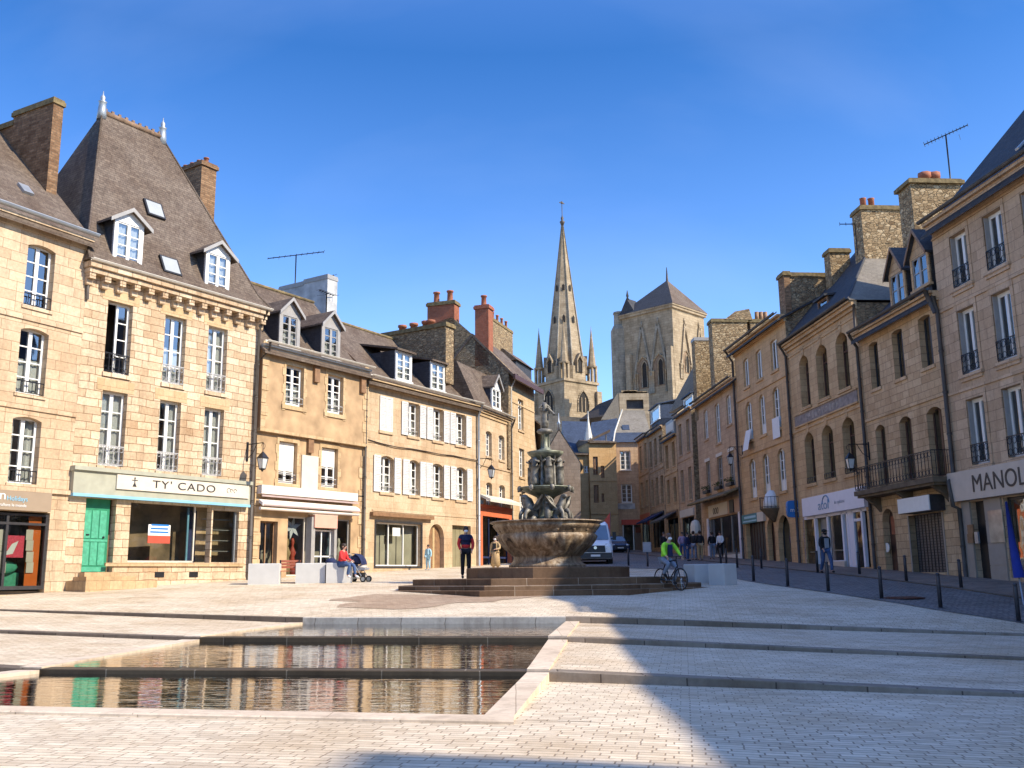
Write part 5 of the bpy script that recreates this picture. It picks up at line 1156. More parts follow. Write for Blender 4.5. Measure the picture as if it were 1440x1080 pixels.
    for i in range(5): x = s0 + (s1 - s0) * (.12 + .18 * i); ds.box(x, x + .4, .5, .7, 1.3, 1.6 + k.random() * 1.4)
    b.mk(ds, 'window_display', 'tan')
    return b
M['plantgreen'] = plain('dark_foliage', (.05, .06, .02), .9, 0, .4, 20); M['moss2'] = plain('weathered_canopy', (.20, .15, .08), .9, 0, .3, 4); M['pinkfascia'] = plain('salmon_fascia', (.42, .27, .20), .6, 0, .08, 3)

def far_row():
    """the narrower houses further up the same side of the street"""
    def plan(px0, px1):
        fx, fy, rr, _ = FACES['R5']; a = R(rr); d = (cos(a), sin(a))
        def hit(px):
            q = ray(px, 740); k = q.x / q.y; t = (k * fy - fx) / (d[0] - k * d[1]); return Vector((fx + d[0] * t, fy + d[1] * t))
        p, q = hit(px0), hit(px1); return (p.x, p.y, rr, (q - p).length)
    out = []
    specs = [(957, 979.5, 1.1, 'second_storey_house', 'tall narrow house with paired pale windows left of the flower-box house', 'r5', (583, 957), [(633, 603, 2, 646, 613), (682, 668, 2, 708, 700)], 'cream', 12.0),
             (937.5, 956.5, 1.4, 'low_orange_house', 'lower orange stone house with small boxed dormer, second along the far street', 'r3', (617, 940), [], 'wood', None),
             (916, 937, 1.7, 'triple_window_house', 'brown house with triple windows and dark roof slope down the far street', 'r2', (609, 917), [], 'dark_w', None),
             (901, 915.5, 1.9, 'last_street_house', 'farthest house of the shaded side where the street bends', 'r4', (617, 902), [], 'cream', None)]
    for i, (p0, p1, zb, nm, lab, mat, (ey, ex), _, wm, _) in enumerate(specs):
        key = plan(p0, p1); b = Bd(key, nm, lab, zb, group=None); ze = b.P(ex, ey).z
        gr = gz(b.o2.x, b.o2.y)
        g1 = gr + 3.5; nfl = 2; fh = (ze - g1) / nfl
        ncol = [2, 2, 3, 2][i]; ops = []
        for k in range(nfl):
            for j in range(ncol):
                c = b.w * (j + .5) / ncol if i != 0 else b.w * (.25 + .5 * j); w = min(1.0, b.w / ncol * .55); ops.append((c - w / 2, c + w / 2, g1 + fh * k + .45, g1 + fh * k + .45 + fh * .68))
        sh = (b.w * .12, b.w * .88, gr + .3, gr + 2.7)
        b.wall([mat, 'rubble'], ops + [sh], gr - 1.2, ze, back=9, gable=(4.5, ze + 1.9), depth=.3); b.interior([gr + .2, g1, g1 + fh, ze - .1])
        for a, c, z0, z1 in ops: b.window(a, c, z0, z1, .2, rows=3, leafs=2, mat=wm if i != 0 else 'grey_w', fw=.07, curtain='net' if i in (0, 3) else None); b.sill(a, c, z0, mat, .06, .1, .06)
        b.cornice(ze + .1, mat, hs=((.12, .08), (.1, .2))); b.gutter(ze + .2, 0, b.w, -.3, 'lead', .08); b.band(g1 + fh, mat, .12, .05)
        b.roof(ze + .05, 2.0, 4.5, 9, 'slate', x0=0, x1=b.w, ov=.3)
        f = MB(); f.box(sh[0], sh[0] + .1, .05, .15, sh[2], sh[3]); f.box(sh[1] - .1, sh[1], .05, .15, sh[2], sh[3]); f.box((sh[0] + sh[1]) / 2 - .05, (sh[0] + sh[1]) / 2 + .05, .05, .15, sh[2], sh[3]); o = b.mk(f, 'shop_window', 'dark_w'); g = MB(); g.poly([(sh[0], .1, sh[2]), (sh[1], .1, sh[2]), (sh[1], .1, sh[3]), (sh[0], .1, sh[3])]); b.mk(g, 'pane', 'glass_dk', o)
        fa = MB(); fa.box(sh[0] - .2, sh[1] + .2, -.12, .02, gr + 2.75, gr + 3.3); b.mk(fa, 'shop_fascia', ['cream', 'wood', 'dark_w', 'redorange'][i])
        if i in (1, 2):
            aw = MB(); aw.hexa([(sh[0], -1.5, gr + 2.35), (sh[1], -1.5, gr + 2.35), (sh[1], -.1, gr + 3.1), (sh[0], -.1, gr + 3.1), (sh[0], -1.5, gr + 2.5), (sh[1], -1.5, gr + 2.5), (sh[1], -.1, gr + 3.2), (sh[0], -.1, gr + 3.2)]); b.mk(aw, 'awning', 'dark_w' if i == 1 else 'navy')
        if i == 0:
            # hipped end with sunlight put into its slate colour, dormer with blue-slate cheek
            P_ = lambda px, py, v: b.P(px, py, v); hp = MB(); hp.poly([b.Q(979, 507, b.w - .05), b.Q(979, 560, b.w - .05), b.P(938, 582, -.05)], 0); q = b.Q(979, 507, b.w - .05)
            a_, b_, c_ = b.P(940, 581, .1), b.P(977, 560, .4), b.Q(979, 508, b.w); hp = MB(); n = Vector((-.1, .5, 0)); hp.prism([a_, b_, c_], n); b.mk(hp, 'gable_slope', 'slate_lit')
            for rc in ((961, 557, 974, 577),):
                v = .2; x0, x1, z0, z1 = b.rect(*rc, v); b.dormer(x0, x1, z0, z1, v, 1.8, 'shed', .4, mat='slate_blue', frame='white', fw=.18, roofm='slate_blue', rows=1, leafs=1)
        if i == 1:
            x0, x1, z0, z1 = b.rect(936, 593, 948, 607, -.1); mb = MB(); mb.box(x0, x1, -.1, 1.6, z0 - .3, z1 + .1); o = b.mk(mb, 'boxed_dormer', 'grey_w'); w = MB(); w.box(x0 + .2, x1 - .2, -.13, -.1, z0, z1 - .15); b.mk(w, 'dormer_pane', 'cream', o)
        if i == 2:
            x0, x1, z0, z1 = b.rect(915, 573, 927, 592, .3); b.dormer(x0, x1, z0, z1, .3, 1.6, 'shed', .5, mat='slate_blue', frame='white', fw=.2, roofm='slate_blue', rows=1, leafs=1)
        out.append(b)
    return out
# ================================================================== houses closing the street, church
def W(px, py, y):
    d = ray(px, py); return d * (y / d.y)
class Sub(Bd):
    """another face of a building, drawn in its own frame but owned by the same thing"""
    def __init__(s, base, x, y, deg, w):
        s.base = base; s.w = w; s.zb = base.zb; s.o2 = Vector((x, y, 0)); s.rot = R(deg); s.e = base.e
        s.inv = Matrix.Rotation(-s.rot, 3, 'Z'); s.fw = Matrix.Rotation(s.rot, 3, 'Z'); s.o = s.inv @ (-s.o2)
        s.xf = Matrix.Rotation(-base.rot, 4, 'Z') @ Matrix.Translation(s.o2 - base.o2) @ Matrix.Rotation(s.rot, 4, 'Z')
    def mk(s, mb, name, mats, parent=None):
        mats = [M[q] for q in mats] if isinstance(mats, (list, tuple)) else M[mats]
        return mb.build(name, mats, parent if parent is not None else s.e, dz=s.zb, xf=s.xf)

def street_end():
    # I: plain-fronted house with white windows
    y = 95; p0, p1 = W(866, 700, y), W(913, 700, y); b = Bd((p0.x, y, 0, p1.x - p0.x), 'street_end_house', 'brown house facing down the street with two white windows one above the other', 2.0)
    P = b.P; wa = b.rect(872, 634, 887, 661, 0); wb = b.rect(874, 681, 889, 707, 0); sh = b.rect(876, 738, 903, 776, 0); ze = P(885, 622).z
    b.wall('r5', [wa, wb, (sh[0], b.w - .1, 2.1, sh[3])], .5, ze, back=9, depth=.28); b.interior([2.1, 5.2, 8.4, ze - .1])
    for w in (wa, wb): b.window(*w, .15, rows=4, leafs=2, fw=.1, bar=.04, curtain='net' if w is wa else None); b.sill(w[0], w[1], w[2], 'cream', .07, .1, .05)
    st = MB(); q = b.rect(862, 708, 893, 716, 0); st.box(.0, q[1], -.05, .01, q[2], q[3]); b.mk(st, 'lime_band', 'plaster')
    fa = MB(); fa.box(sh[0] - .1, b.w, -.12, .02, sh[3], sh[3] + .5); b.mk(fa, 'shop_fascia', 'red'); f = MB(); xm = sh[0] + 1.0
    for x in (sh[0], xm): f.box(x, x + .1, .05, .15, 2.1, sh[3])
    o = b.mk(f, 'shop_window', 'white'); g = MB(); g.poly([(sh[0], .1, 2.1), (b.w - .1, .1, 2.1), (b.w - .1, .1, sh[3]), (sh[0], .1, sh[3])]); b.mk(g, 'pane', 'glass_dk', o)
    ds = MB(); ds.box(xm + .2, b.w - .2, .4, .5, 2.3, sh[3] - .2); b.mk(ds, 'window_display', 'pink'); dd = MB(); dd.box(xm + .3, b.w - .6, .36, .4, sh[3] - .75, sh[3] - .2); b.mk(dd, 'red_sign', 'red')
    rf = MB(); xl = -.1; xr = b.w + .4; e0, e1 = ze, P(885, 611, .5).z; t = b.P(885, 577, 4.0)
    xt = b.P(875, 578, 4.0).x
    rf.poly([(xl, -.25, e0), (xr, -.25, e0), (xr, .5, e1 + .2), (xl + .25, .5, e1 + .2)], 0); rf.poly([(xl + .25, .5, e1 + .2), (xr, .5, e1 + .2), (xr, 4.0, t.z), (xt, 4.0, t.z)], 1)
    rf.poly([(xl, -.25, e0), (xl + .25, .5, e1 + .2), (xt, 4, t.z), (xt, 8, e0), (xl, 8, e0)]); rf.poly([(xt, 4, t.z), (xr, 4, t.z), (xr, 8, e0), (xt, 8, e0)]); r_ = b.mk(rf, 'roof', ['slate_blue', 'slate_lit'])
    zv = MB(); zv.tube([(xl, -.3, e0), (xl + .25, .45, e1 + .25), (xt, 3.95, t.z + .05)], .09, 5); b.mk(zv, 'zinc_verge', 'zinc_p', r_)
    k = (t.z - e1 - .2) / 3.5; h = b.H(880, 602, e1 + .2 - .5 * k, k); sk = MB(); sk.hexa([(h.x - .35, h.y - .25, h.z - .28), (h.x + .35, h.y - .25, h.z - .28), (h.x + .35, h.y + .25, h.z + .28), (h.x - .35, h.y + .25, h.z + .28), (h.x - .35, h.y - .32, h.z - .2), (h.x + .35, h.y - .32, h.z - .2), (h.x + .35, h.y + .18, h.z + .36), (h.x - .35, h.y + .18, h.z + .36)]); b.mk(sk, 'skylight', 'slate_blue', r_)
    # H: ochre corner house
    y = 90.5; p0, p1 = W(811, 700, y), W(867, 700, y); b = Bd((p0.x, y, 10, (p1.x - p0.x) * 1.03), 'corner_house', 'warm ochre corner house with shallow bay behind the fountain bowl', 2.2)
    P = b.P; v = -.35; bx0, bx1 = P(830, 700, v).x, P(857, 700, v).x; ze = P(818, 638).z; zt = P(848, 622).z
    wl = b.rect(822, 655, 829, 665, 0); b.wall('r3l', [wl], .8, ze, x1=bx0 + .3, back=8, depth=.15); b.window(*wl, .08, rows=2, leafs=2, fw=.06)
    ops = []
    for (l, t, r_, bo) in ((834, 642, 841, 668), (845, 655, 850, 672), (835, 682, 842, 707), (846, 694, 850, 706), (836, 735, 850, 770)): q = b.rect(l, t, r_, bo, v); ops.append((q[0] - bx0, q[1] - bx0, q[2], q[3]))
    w2 = Sub(b, *b.world(bx0, v, 0).xy, 10, b.w - bx0 + .02); w2.wall('r3l', ops, .8, zt, back=8, depth=.25, name='bay_wall')
    for o_ in ops: w2.window(*o_, .15, rows=4, leafs=2, mat='wood', fw=.07)
    w2.band(P(843, 676, v).z, 'r3l', .12, .06); w2.band(P(843, 722, v).z, 'r3l', .15, .08)
    for rf_, (a, c, z) in ((b, (-.2, bx0, ze)), (w2, (0, w2.w, zt))): m_ = MB(); m_.prism([(a, -.3, z), (a, 4, z + .7), (a, 8, z), (a, 8, z - .15), (a, -.3, z - .15)], (c - a, 0, 0)); rf_.mk(m_, 'roof', 'slate_br')
    dr = MB(); dr.hexa([(bx1 - 2.0, -.6, zt - .1), (bx1 + .2, -.6, zt + .9), (bx1 + .2, .4, zt + .9), (bx1 - 2.0, .4, zt - .1), (bx1 - 2, -.6, zt + .1), (bx1 + .2, -.6, zt + 1.15), (bx1 + .2, .4, zt + 1.15), (bx1 - 2, .4, zt + .1)]); b.mk(dr, 'canted_gable', 'slate_br')
    b.pipe([(-.1, -.1, ze), (-.1, -.1, 2.2)], .08, 'lead')
    # G: grey gable end and the blue slate roof behind it
    y = 84; pts = [W(px, py, y) for px, py in ((757, 800), (757, 656), (786, 603), (816, 652), (818, 800))]
    x0 = pts[0].x; b = Bd((x0, y, 0, pts[4].x - x0), 'grey_gable_house', 'grey stone gable end with pointed finial behind the fountain statues', 1.8)
    loc = [(p.x - x0, 0, p.z) for p in pts]; mb = MB(); mb.prism(loc, (0, .5, 0)); b.mk(mb, 'gable_wall', 'r5g'); md = [p for p in loc]
    rf = MB(); a_, t_, c_ = md[1], md[2], md[3]; rf.prism([(a_[0] - .3, 0, a_[2] - .3), (t_[0], 0, t_[2]), (c_[0] + .3, 0, c_[2] - .3), (c_[0] + .25, 0, c_[2] - .4), (t_[0], 0, t_[2] - .12), (a_[0] - .25, 0, a_[2] - .4)], (0, 7, 0)); r_ = b.mk(rf, 'roof', 'slate'); sd = MB(); sd.box(0, loc[4][0], .5, 7, .5, a_[2] - .3); b.mk(sd, 'side_wall', 'r5g')
    fn = MB(); fn.lathe([(.14, t_[2] - .1), (.1, t_[2] + .4), (.16, t_[2] + .5), (.05, t_[2] + .7), (.03, t_[2] + 1.4)], 8, (t_[0], .1)); b.mk(fn, 'finial', 'zinc', r_)
    y = 93; a, c, d_, e_ = W(790, 592, y + 5), W(829, 593, y + 5), W(836, 652, y), W(795, 652, y); x0 = e_.x; b = Bd((x0, y, 0, d_.x - x0), 'blue_roof_house', 'house with steep blue slate roof and pale zinc hip beside the grey gable', 2.2)
    L_ = lambda p: (p.x - x0, p.y - y, p.z); mb = MB(); A_, C_, D_, E_ = map(L_, (a, c, d_, e_)); mb.poly([E_, D_, C_, A_]); mb.poly([D_, (D_[0] + .3, 10, D_[2]), C_]); mb.poly([E_, A_, (E_[0], 10, E_[2])]); mb.poly([(E_[0], 10, E_[2]), A_, C_, (D_[0] + .3, 10, D_[2])]); r_ = b.mk(mb, 'roof', 'slate_blue'); mb = MB(); mb.box(0, D_[0], .1, 9.8, 1, D_[2]); b.mk(mb, 'wall', 'r5g')
    tp = W(828, 578, y + 1.5); bt = W(828, 622, y + 1.5); z0, z1 = bt.z, tp.z; cx = bt.x - x0
    cn = MB(); cn.lathe([(.42, z0 - 1.8), (.42, z0 - .6), (.5, z0), (.3, z0 + .9), (.1, z0 + 2.0), (.03, z1)], 8, (cx, 1.5), smooth=False); b.mk(cn, 'zinc_turret', 'zinc_p', r_)
    for px in (834, 852): q0, q1 = W(px, 628, y + 1), W(px, 612, y + 1); ch = MB(); ch.tube([(q0.x - x0, 1, q0.z - .8), (q1.x - x0, 1, q1.z)], .09, 6); b.mk(ch, 'vent_pipe', 'zinc', r_)
    # blue roofs further right, half hidden
    y = 104; pts = [W(px, py, yy) for px, py, yy in ((826, 640, y), (868, 634, y), (868, 588, y + 5), (832, 594, y + 5))]; x0 = pts[0].x; b = Bd((x0, y, 0, pts[1].x - x0), 'hidden_slate_house', 'dark blue slate roof between the pale turret and the street-end house', 2.4)
    mb = MB(); q = [(p.x - x0, p.y - y, p.z) for p in pts]; mb.poly(q); mb.poly([q[1], (q[1][0], 10, q[1][2]), q[2]]); mb.poly([q[0], q[3], (q[0][0], 10, q[0][2])]); b.mk(mb, 'roof', 'slate_blue'); mb = MB(); mb.box(0, q[1][0], .1, 9.8, 1, min(q[0][2], q[1][2])); b.mk(mb, 'wall', 'r5g')
    # stone house with blind window above the street-end roof
    y = 112; l, r_ = W(872, 600, y), W(914, 600, y); b = Bd((l.x, y, 0, r_.x - l.x), 'upper_stone_house', 'pale stone wall with one dark square window above the street-end roof', 2.8); zt = b.P(890, 553).z; q = b.rect(881, 562, 905, 575, 0)
    b.wall('church', [q], 1.5, zt, back=7, depth=.5); mb = MB(); mb.poly([(q[0], .45, q[2]), (q[1], .45, q[2]), (q[1], .45, q[3]), (q[0], .45, q[3])]); b.mk(mb, 'blind_window', 'slate'); mb = MB()
    mb.prism([(-2.2, 0, b.P(850, 590).z), (-.2, 0, zt), (-.06, 0, zt), (-.06, 0, b.P(850, 590).z)], (0, 6, 0)); b.mk(mb, 'leaning_roof', 'slate_lit'); mb = MB()
    for i in range(9): mb.box(rnd.uniform(0, b.w - .8), b.w - rnd.uniform(0, 2), .2, 5, zt + .001 + i * .012, zt + rnd.uniform(.05, .5))
    b.mk(mb, 'broken_wall_top', 'rubble')
M['r3l'] = stone('warm_ochre_ashlar', (.50, .31, .14), (.57, .37, .18), (.40, .26, .13), .6, .32, .007, stain_amt=.35); M['r5g'] = stone('grey_brown_masonry', (.25, .20, .16), (.31, .25, .20), (.19, .155, .12), .6, .3, .01, stain_amt=.5)

def lancet(b, x, w, z0, z1, parent=None, y=.02, depth=.5, name='lancet_window', trac=0, mat='church', fill='void'):
    """pointed opening: flat dark fill for its shaded depth, moulded frame and mullion"""
    n = 6; h = w / 2; pts = [(x - h, z0), (x - h, z1 - w * .95)] + [(x - h + w * sin(pi / 3 * i / n) * 0 + (w - w * cos(pi / 3 * i / n)), z1 - w * .95 + w * sin(pi / 3 * i / n)) for i in range(1, n + 1)]
    left = [(max(x - h, min(x, px)), pz) for px, pz in pts]; right = [(2 * x - px, pz) for px, pz in left[::-1]][1:]
    poly = left + right
    g = MB(); g.poly([(px, -y, pz) for px, pz in poly]); o = b.mk(g, name, fill, parent); f = MB()
    for (a, c), (d, e) in zip(poly, poly[1:]): f.tube([(a, -y - .06, c), (d, -y - .06, e)], .13 if w > 1.2 else .09, 5)
    for k in range(trac): xx = x - h + w * (k + 1) / (trac + 1); f.box(xx - .09, xx + .09, -y - .12, -y - .005, z0, z1 - w * .55)
    b.mk(f, name + '_moulding', mat, o if parent is None else parent); return o
M['void'] = plain('dark_opening_fill', (.02, .017, .015), .9, 0, .5, 3)  # flat dark fill, painted shade for the inside of the openings

def church():
    y0 = 165; al = 38.8; c = W(794, 560, y0); a_ = R(al); s = 7.9
    b = Bd((c.x, c.y, al, s), 'church', 'stone church with tall openwork spire and separate pyramid-roofed bell tower behind the houses', 5.0, 'church')
    zt = W(794, 535, y0).z; zlow = 4
    L = Sub(b, c.x - s * sin(a_), c.y + s * cos(a_), al - 90, s)
    mb = MB(); mb.box(0, s, 0, s, zlow, zt); mb.box(-.25, s + .25, -.25, s + .25, zt - .001, zt + .5)
    for (x, y) in ((0, 0), (s, 0), (0, s), (s, s)): mb.box(x - .55, x + .55, y - .55, y + .55, zlow, zt - 1.2)
    tw = b.mk(mb, 'spire_tower', 'church')
    q = b.rect(811, 548, 829, 578, 0); lancet(b, (q[0] + q[1]) / 2, 2.6, q[2] - .2, q[3], trac=2, name='belfry_window'); q = L.rect(765, 546, 779, 582, 0); lancet(L, (q[0] + q[1]) / 2, 2.6, q[2], q[3], trac=2, name='belfry_window')
    ct = b.world(s / 2, s / 2, 0); zb = zt + .5; za = W(789, 317, ct.y).z; loc = (s / 2, s / 2); H_ = za - zb
    rr = s / 2 * .98; sp = MB(); sp.lathe([(rr, zb), (rr * .985, zb + 2.6), (rr * .9, zb + 2.7), (.16, za)], 8, loc, rot=pi / 8, smooth=False); spo = b.mk(sp, 'spire', 'church'); rb = MB()
    for k in range(8):
        w = pi / 8 + k * pi / 4; rb.tube([(loc[0] + rr * .93 * cos(w), loc[1] + rr * .93 * sin(w), zb + 2.6), (loc[0] + .18 * cos(w), loc[1] + .18 * sin(w), za)], [.17, .06], 5)
    b.mk(rb, 'spire_rib', 'church_dark', spo); op = MB()
    for lev, (t, w_, h_) in enumerate(((.05, .5, 2.4), (.36, .26, 1.5), (.565, .24, 1.3))):
        z = zb + H_ * t; rad = (rr * .9 * (1 - (z - zb - 2.7) / (H_ - 2.7)) if t > .1 else rr) * cos(pi / 8)
        for k in range(8):
            w = k * pi / 4; ux, uy = cos(w), sin(w); tx, ty = -uy, ux; cx, cy = loc[0] + ux * (rad + .02), loc[1] + uy * (rad + .02); q = lambda o_, zz, out=0: (cx + tx * o_ + ux * out, cy + ty * o_ + uy * out, zz)
            hd = MB(); op.poly([q(-w_, z, .16), q(w_, z, .16), q(w_, z + h_ * .7, .16), q(0, z + h_, .16), q(-w_, z + h_ * .7, .16)])
            for sg in ((-1, 1) if lev == 0 or k % 2 == 0 and False else ()):
                hd.hexa([q(sg * w_ * 1.0, z, -.3), q(sg * w_ * 1.45, z, -.3), q(sg * w_ * 1.45, z, .3), q(sg * w_ * 1.0, z, .3), q(sg * w_ * 1.0, z + h_ * .75, -.3), q(sg * w_ * 1.45, z + h_ * .75, -.3), q(sg * w_ * 1.45, z + h_ * .75, .3), q(sg * w_ * 1.0, z + h_ * .75, .3)])
                hd.hexa([q(sg * w_ * 1.5, z + h_ * .7, -.5), q(0, z + h_ * 1.25, -.5), q(0, z + h_ * 1.25, .32), q(sg * w_ * 1.5, z + h_ * .7, .32), q(sg * w_ * 1.5, z + h_ * .9, -.5), q(0, z + h_ * 1.45, -.5), q(0, z + h_ * 1.45, .32), q(sg * w_ * 1.5, z + h_ * .9, .32)])
            if hd.f: b.mk(hd, 'spire_lucarne', 'church', spo)
    b.mk(op, 'spire_light', 'void', spo)
    pt = W(758, 465, ct.y).z - zb
    for (x, y) in ((.6, .6), (s - .6, .6), (.6, s - .6), (s - .6, s - .6)):
        p = MB(); p.lathe([(.95, zb + 2.7), (1.02, zb + 3.0), (.78, zb + 3.05), (.06, zb + pt), (.02, zb + pt + .6)], 8, (x, y), rot=pi / 8, smooth=False)
        for k in range(4): w = pi / 4 + k * pi / 2; p.box(x + .65 * cos(w) - .2, x + .65 * cos(w) + .2, y + .65 * sin(w) - .2, y + .65 * sin(w) + .2, zb, zb + 2.72)
        b.mk(p, 'pinnacle', 'church')
    f = MB(); zx = W(789, 283, ct.y).z; f.lathe([(.18, za - .2), (.42, za + .5), (.5, za + .7), (.2, za + .9), (.28, za + 1.5), (.12, za + 1.7), (.07, za + 2)], 8, loc); f.tube([(*loc, za + 2), (*loc, zx)], .07, 5); f.box(loc[0] - .6, loc[0] + .6, loc[1] - .06, loc[1] + .06, za + 4.3, za + 4.45); f.ball((*loc, zx - .3), (.35, .2, .25)); b.mk(f, 'weathercock', 'lead', spo)
    # bell tower
    y1 = 146; a2 = 46; n = W(947, 480, y1); A = R(a2); r_ = W(1001, 480, y1); wR = (r_.x - n.x) / cos(A) * 1.04; l_ = W(886, 480, y1); wL = (n.x - l_.x) / sin(A) * 1.05
    RF = Sub(b, n.x, n.y, a2, wR); LF = Sub(b, n.x - wL * sin(A), n.y + wL * cos(A), a2 - 90, wL); zt = W(943, 430, y1).z
    mb = MB(); mb.box(0, wR, 0, wL, 4, zt); bt = RF.mk(mb, 'bell_tower', 'church'); mb = MB(); mb.box(-.3, wR + .3, -.3, wL + .3, zt - .3, zt + .1); mb.box(-.45, wR + .45, -.45, wL + .45, zt + .1, zt + .35); RF.mk(mb, 'tower_cornice', 'church', bt)
    yc = RF.world(wR / 2, wL / 2, 0).y; zp = W(935, 394, yc).z; mb = MB(); e = [(-.5, -.5, zt + .35), (wR + .5, -.5, zt + .35), (wR + .5, wL + .5, zt + .35), (-.5, wL + .5, zt + .35)]; ap = (wR / 2 + .7, wL / 2 - .7, zp)
    for i in range(4): mb.poly([e[i], e[(i + 1) % 4], ap], 1 if i == 0 else 0)
    RF.mk(mb, 'pyramid_roof', ['slate', 'slate_br'], bt); mb = MB(); mb.tube([(wR / 2 + .7, wL / 2 - .7, zp - .3), (wR / 2 + .7, wL / 2 - .7, zp + 2.2)], [.25, .05], 6); RF.mk(mb, 'roof_finial', 'lead', bt)  # sun-facing slope lightened by colour, the other slopes in darker slate
    q = LF.P(893, 425, 0); mb = MB(); xq = 1.2; zq = zt + 1.6; mb.prism([(xq - 1.6, -.2, zt + .3), (xq + 1.6, -.2, zt + .3), (xq, -.2, zq + 1.4)], (0, 2.5, 0)); mb.lathe([(.3, zq + 1.2), (.15, zq + 1.6), (.25, zq + 1.8), (.04, zq + 2.8)], 6, (xq, .1)); LF.mk(mb, 'roof_gablet', 'slate', bt)
    # lancet arcades under steep gables
    def arcade(F, cs, w, z0, z1, zg, dark):
        for x in cs:
            lancet(F, x, w, z0, z1, name='bell_arch', trac=0, fill='recess'); lancet(F, x + w * .08, w * .30, z0 + .2, z1 - w * .30, name='bell_opening', y=.05); g = MB(); gw = w * .47
            for sg in (-1, 1): g.hexa([(x + sg * gw, -.28, z1 - w * 1.1), (x + sg * (gw + .28), -.28, z1 - w * 1.1), (x + sg * (gw + .28), .05, z1 - w * 1.1), (x + sg * gw, .05, z1 - w * 1.1), (x, -.28, zg - .6), (x + sg * .25, -.28, zg), (x + sg * .25, .05, zg), (x, .05, zg - .6)])
            g.lathe([(.16, zg - .3), (.12, zg + .3), (.2, zg + .45), (.04, zg + 1.0)], 6, (x, -.1)); F.mk(g, 'gable_moulding', 'church_dark' if dark else 'church'); sh = MB()
            for k in (-1.12, -.9, -.68, .72, .92, 1.12): sh.tube([(x + w / 2 * k, -.14, z0 - 1), (x + w / 2 * k, -.14, z1 - w * .9)], .13, 6); sh.ball((x + w / 2 * k, -.14, z1 - w * .9), .2, 6, 4)
            F.mk(sh, 'shaft', 'church')
    zz0, zz1, zg = W(910, 545, y1 + 3).z, W(910, 497, y1 + 3).z, W(910, 462, y1 + 3).z; cs = [LF.P(px, 520, 0).x for px in (905, 928)]; arcade(LF, cs, 3.3, zz0, zz1, zg + .5, True)
    cs = [RF.P(px, 520, 0).x for px in (965, 985)]; arcade(RF, cs, 3.0, W(960, 525, y1 + 2).z, W(960, 490, y1 + 2).z, W(960, 455, y1 + 2).z, False)
    # stair turret at the left corner
    tb = MB(); p = LF.P(876, 500, 0); q0 = W(864, 460, y1 + 8); x = -1.0; zz = W(875, 462, y1 + 8).z; z2 = W(875, 443, y1 + 8).z
    tb.lathe([(1.55, 4), (1.5, zz - .4), (1.2, zz + .2), (.95, zz + .5), (.9, z2), (1.05, z2 + .1), (1.0, z2 + .4)], 8, (x, .6), rot=pi / 8, smooth=False); LF.mk(tb, 'stair_turret', 'church_dark', bt); bu = MB()
    for xx in (1.4, wL - .5): bu.box(xx - .45, xx + .45, -.7, .05, 4, zt - 6.5)
    LF.mk(bu, 'buttress', 'church', bt)
    # nave roof between the towers
    na = [W(815, 590, 150), W(872, 582, 140), W(872, 556, 145), W(842, 568, 155)]; iv = b.inv; cv = [iv @ (p - b.o2) for p in na]; mb = MB(); mb.prism([tuple(v) for v in cv], iv @ Vector((1.5, 6, -2.0))); b.mk(mb, 'nave_roof', 'nave'); pr = [W(748, 598, 160), W(835, 598, 150), W(835, 588, 150), W(748, 583, 160)]
    cv = [iv @ (p - b.o2) for p in pr]; lo = [Vector((v.x, v.y, 4)) for v in cv[:2]]; mb = MB(); mb.prism([tuple(lo[0]), tuple(lo[1]), tuple(cv[2]), tuple(cv[3])], iv @ Vector((.5, 3, 0))); b.mk(mb, 'parapet_wall', 'church')
    return b
M['nave'] = stone('dark_brown_slate', (.045, .036, .03), (.06, .05, .042), (.03, .025, .02), .25, .15, .008, stain_amt=.4, rough=.7)

# ================================================================== ground, steps, pool
def sheet(name, rows, mat, kind='structure', skirt=None):
    """rows of points of equal length -> one continuous ground sheet"""
    mb = MB(); n = len(rows[0]); mb.v = [Vector(p) for r in rows for p in r]
    for i in range(len(rows) - 1):
        for j in range(n - 1): mb.f.append([i * n + j, i * n + j + 1, (i + 1) * n + j + 1, (i + 1) * n + j]); mb.m.append(0); mb.sm.append(False)
    return tag(mb.build(name, M[mat]), kind=kind)
XI = [(-.30, 9.50), (.15, 13.22), (.62, 18.74), (1.22, 23.89)]; XO = [(-.02, 9.40), (.44, 13.17), (.98, 18.67), (1.54, 23.84)]     # right pool edge, inner / outer side of its coping
LI = [(-8.5, 10.9), (-6.82, 14.41), (-6.33, 20.06), (-5.32, 25.0)]; LO = [(-8.9, 10.96), (-7.17, 14.47), (-6.70, 20.13), (-5.68, 25.07)]
def lin(a, c, n): return [a + (c - a) * i / n for i in range(n + 1)]
def strip(name, pts_f, pts_b, zt, zb, mat, kind='structure'):
    """kerb course: front edge / back edge polylines in plan, top heights along it, going down to zb below"""
    mb = MB(); n = len(pts_f)
    for i in range(n - 1):
        (a, c), (d, e) = pts_f[i], pts_f[i + 1]; (f, g), (h, k) = pts_b[i], pts_b[i + 1]; z0, z1 = zt[i], zt[i + 1]; l0, l1 = zb[i], zb[i + 1]; bv = .012
        mb.poly([(a, c + bv, z0), (d, e + bv, z1), (h, k, z1), (f, g, z0)]); mb.poly([(a, c, l0), (d, e, l1), (d, e, z1 - bv), (a, c, z0 - bv)]); mb.poly([(a, c, z0 - bv), (d, e, z1 - bv), (d, e + bv, z1), (a, c + bv, z0)]); mb.poly([(f, g, z0), (h, k, z1), (h, k, l1), (f, g, l0)])
    return tag(mb.build(name, M[mat]), kind=kind)
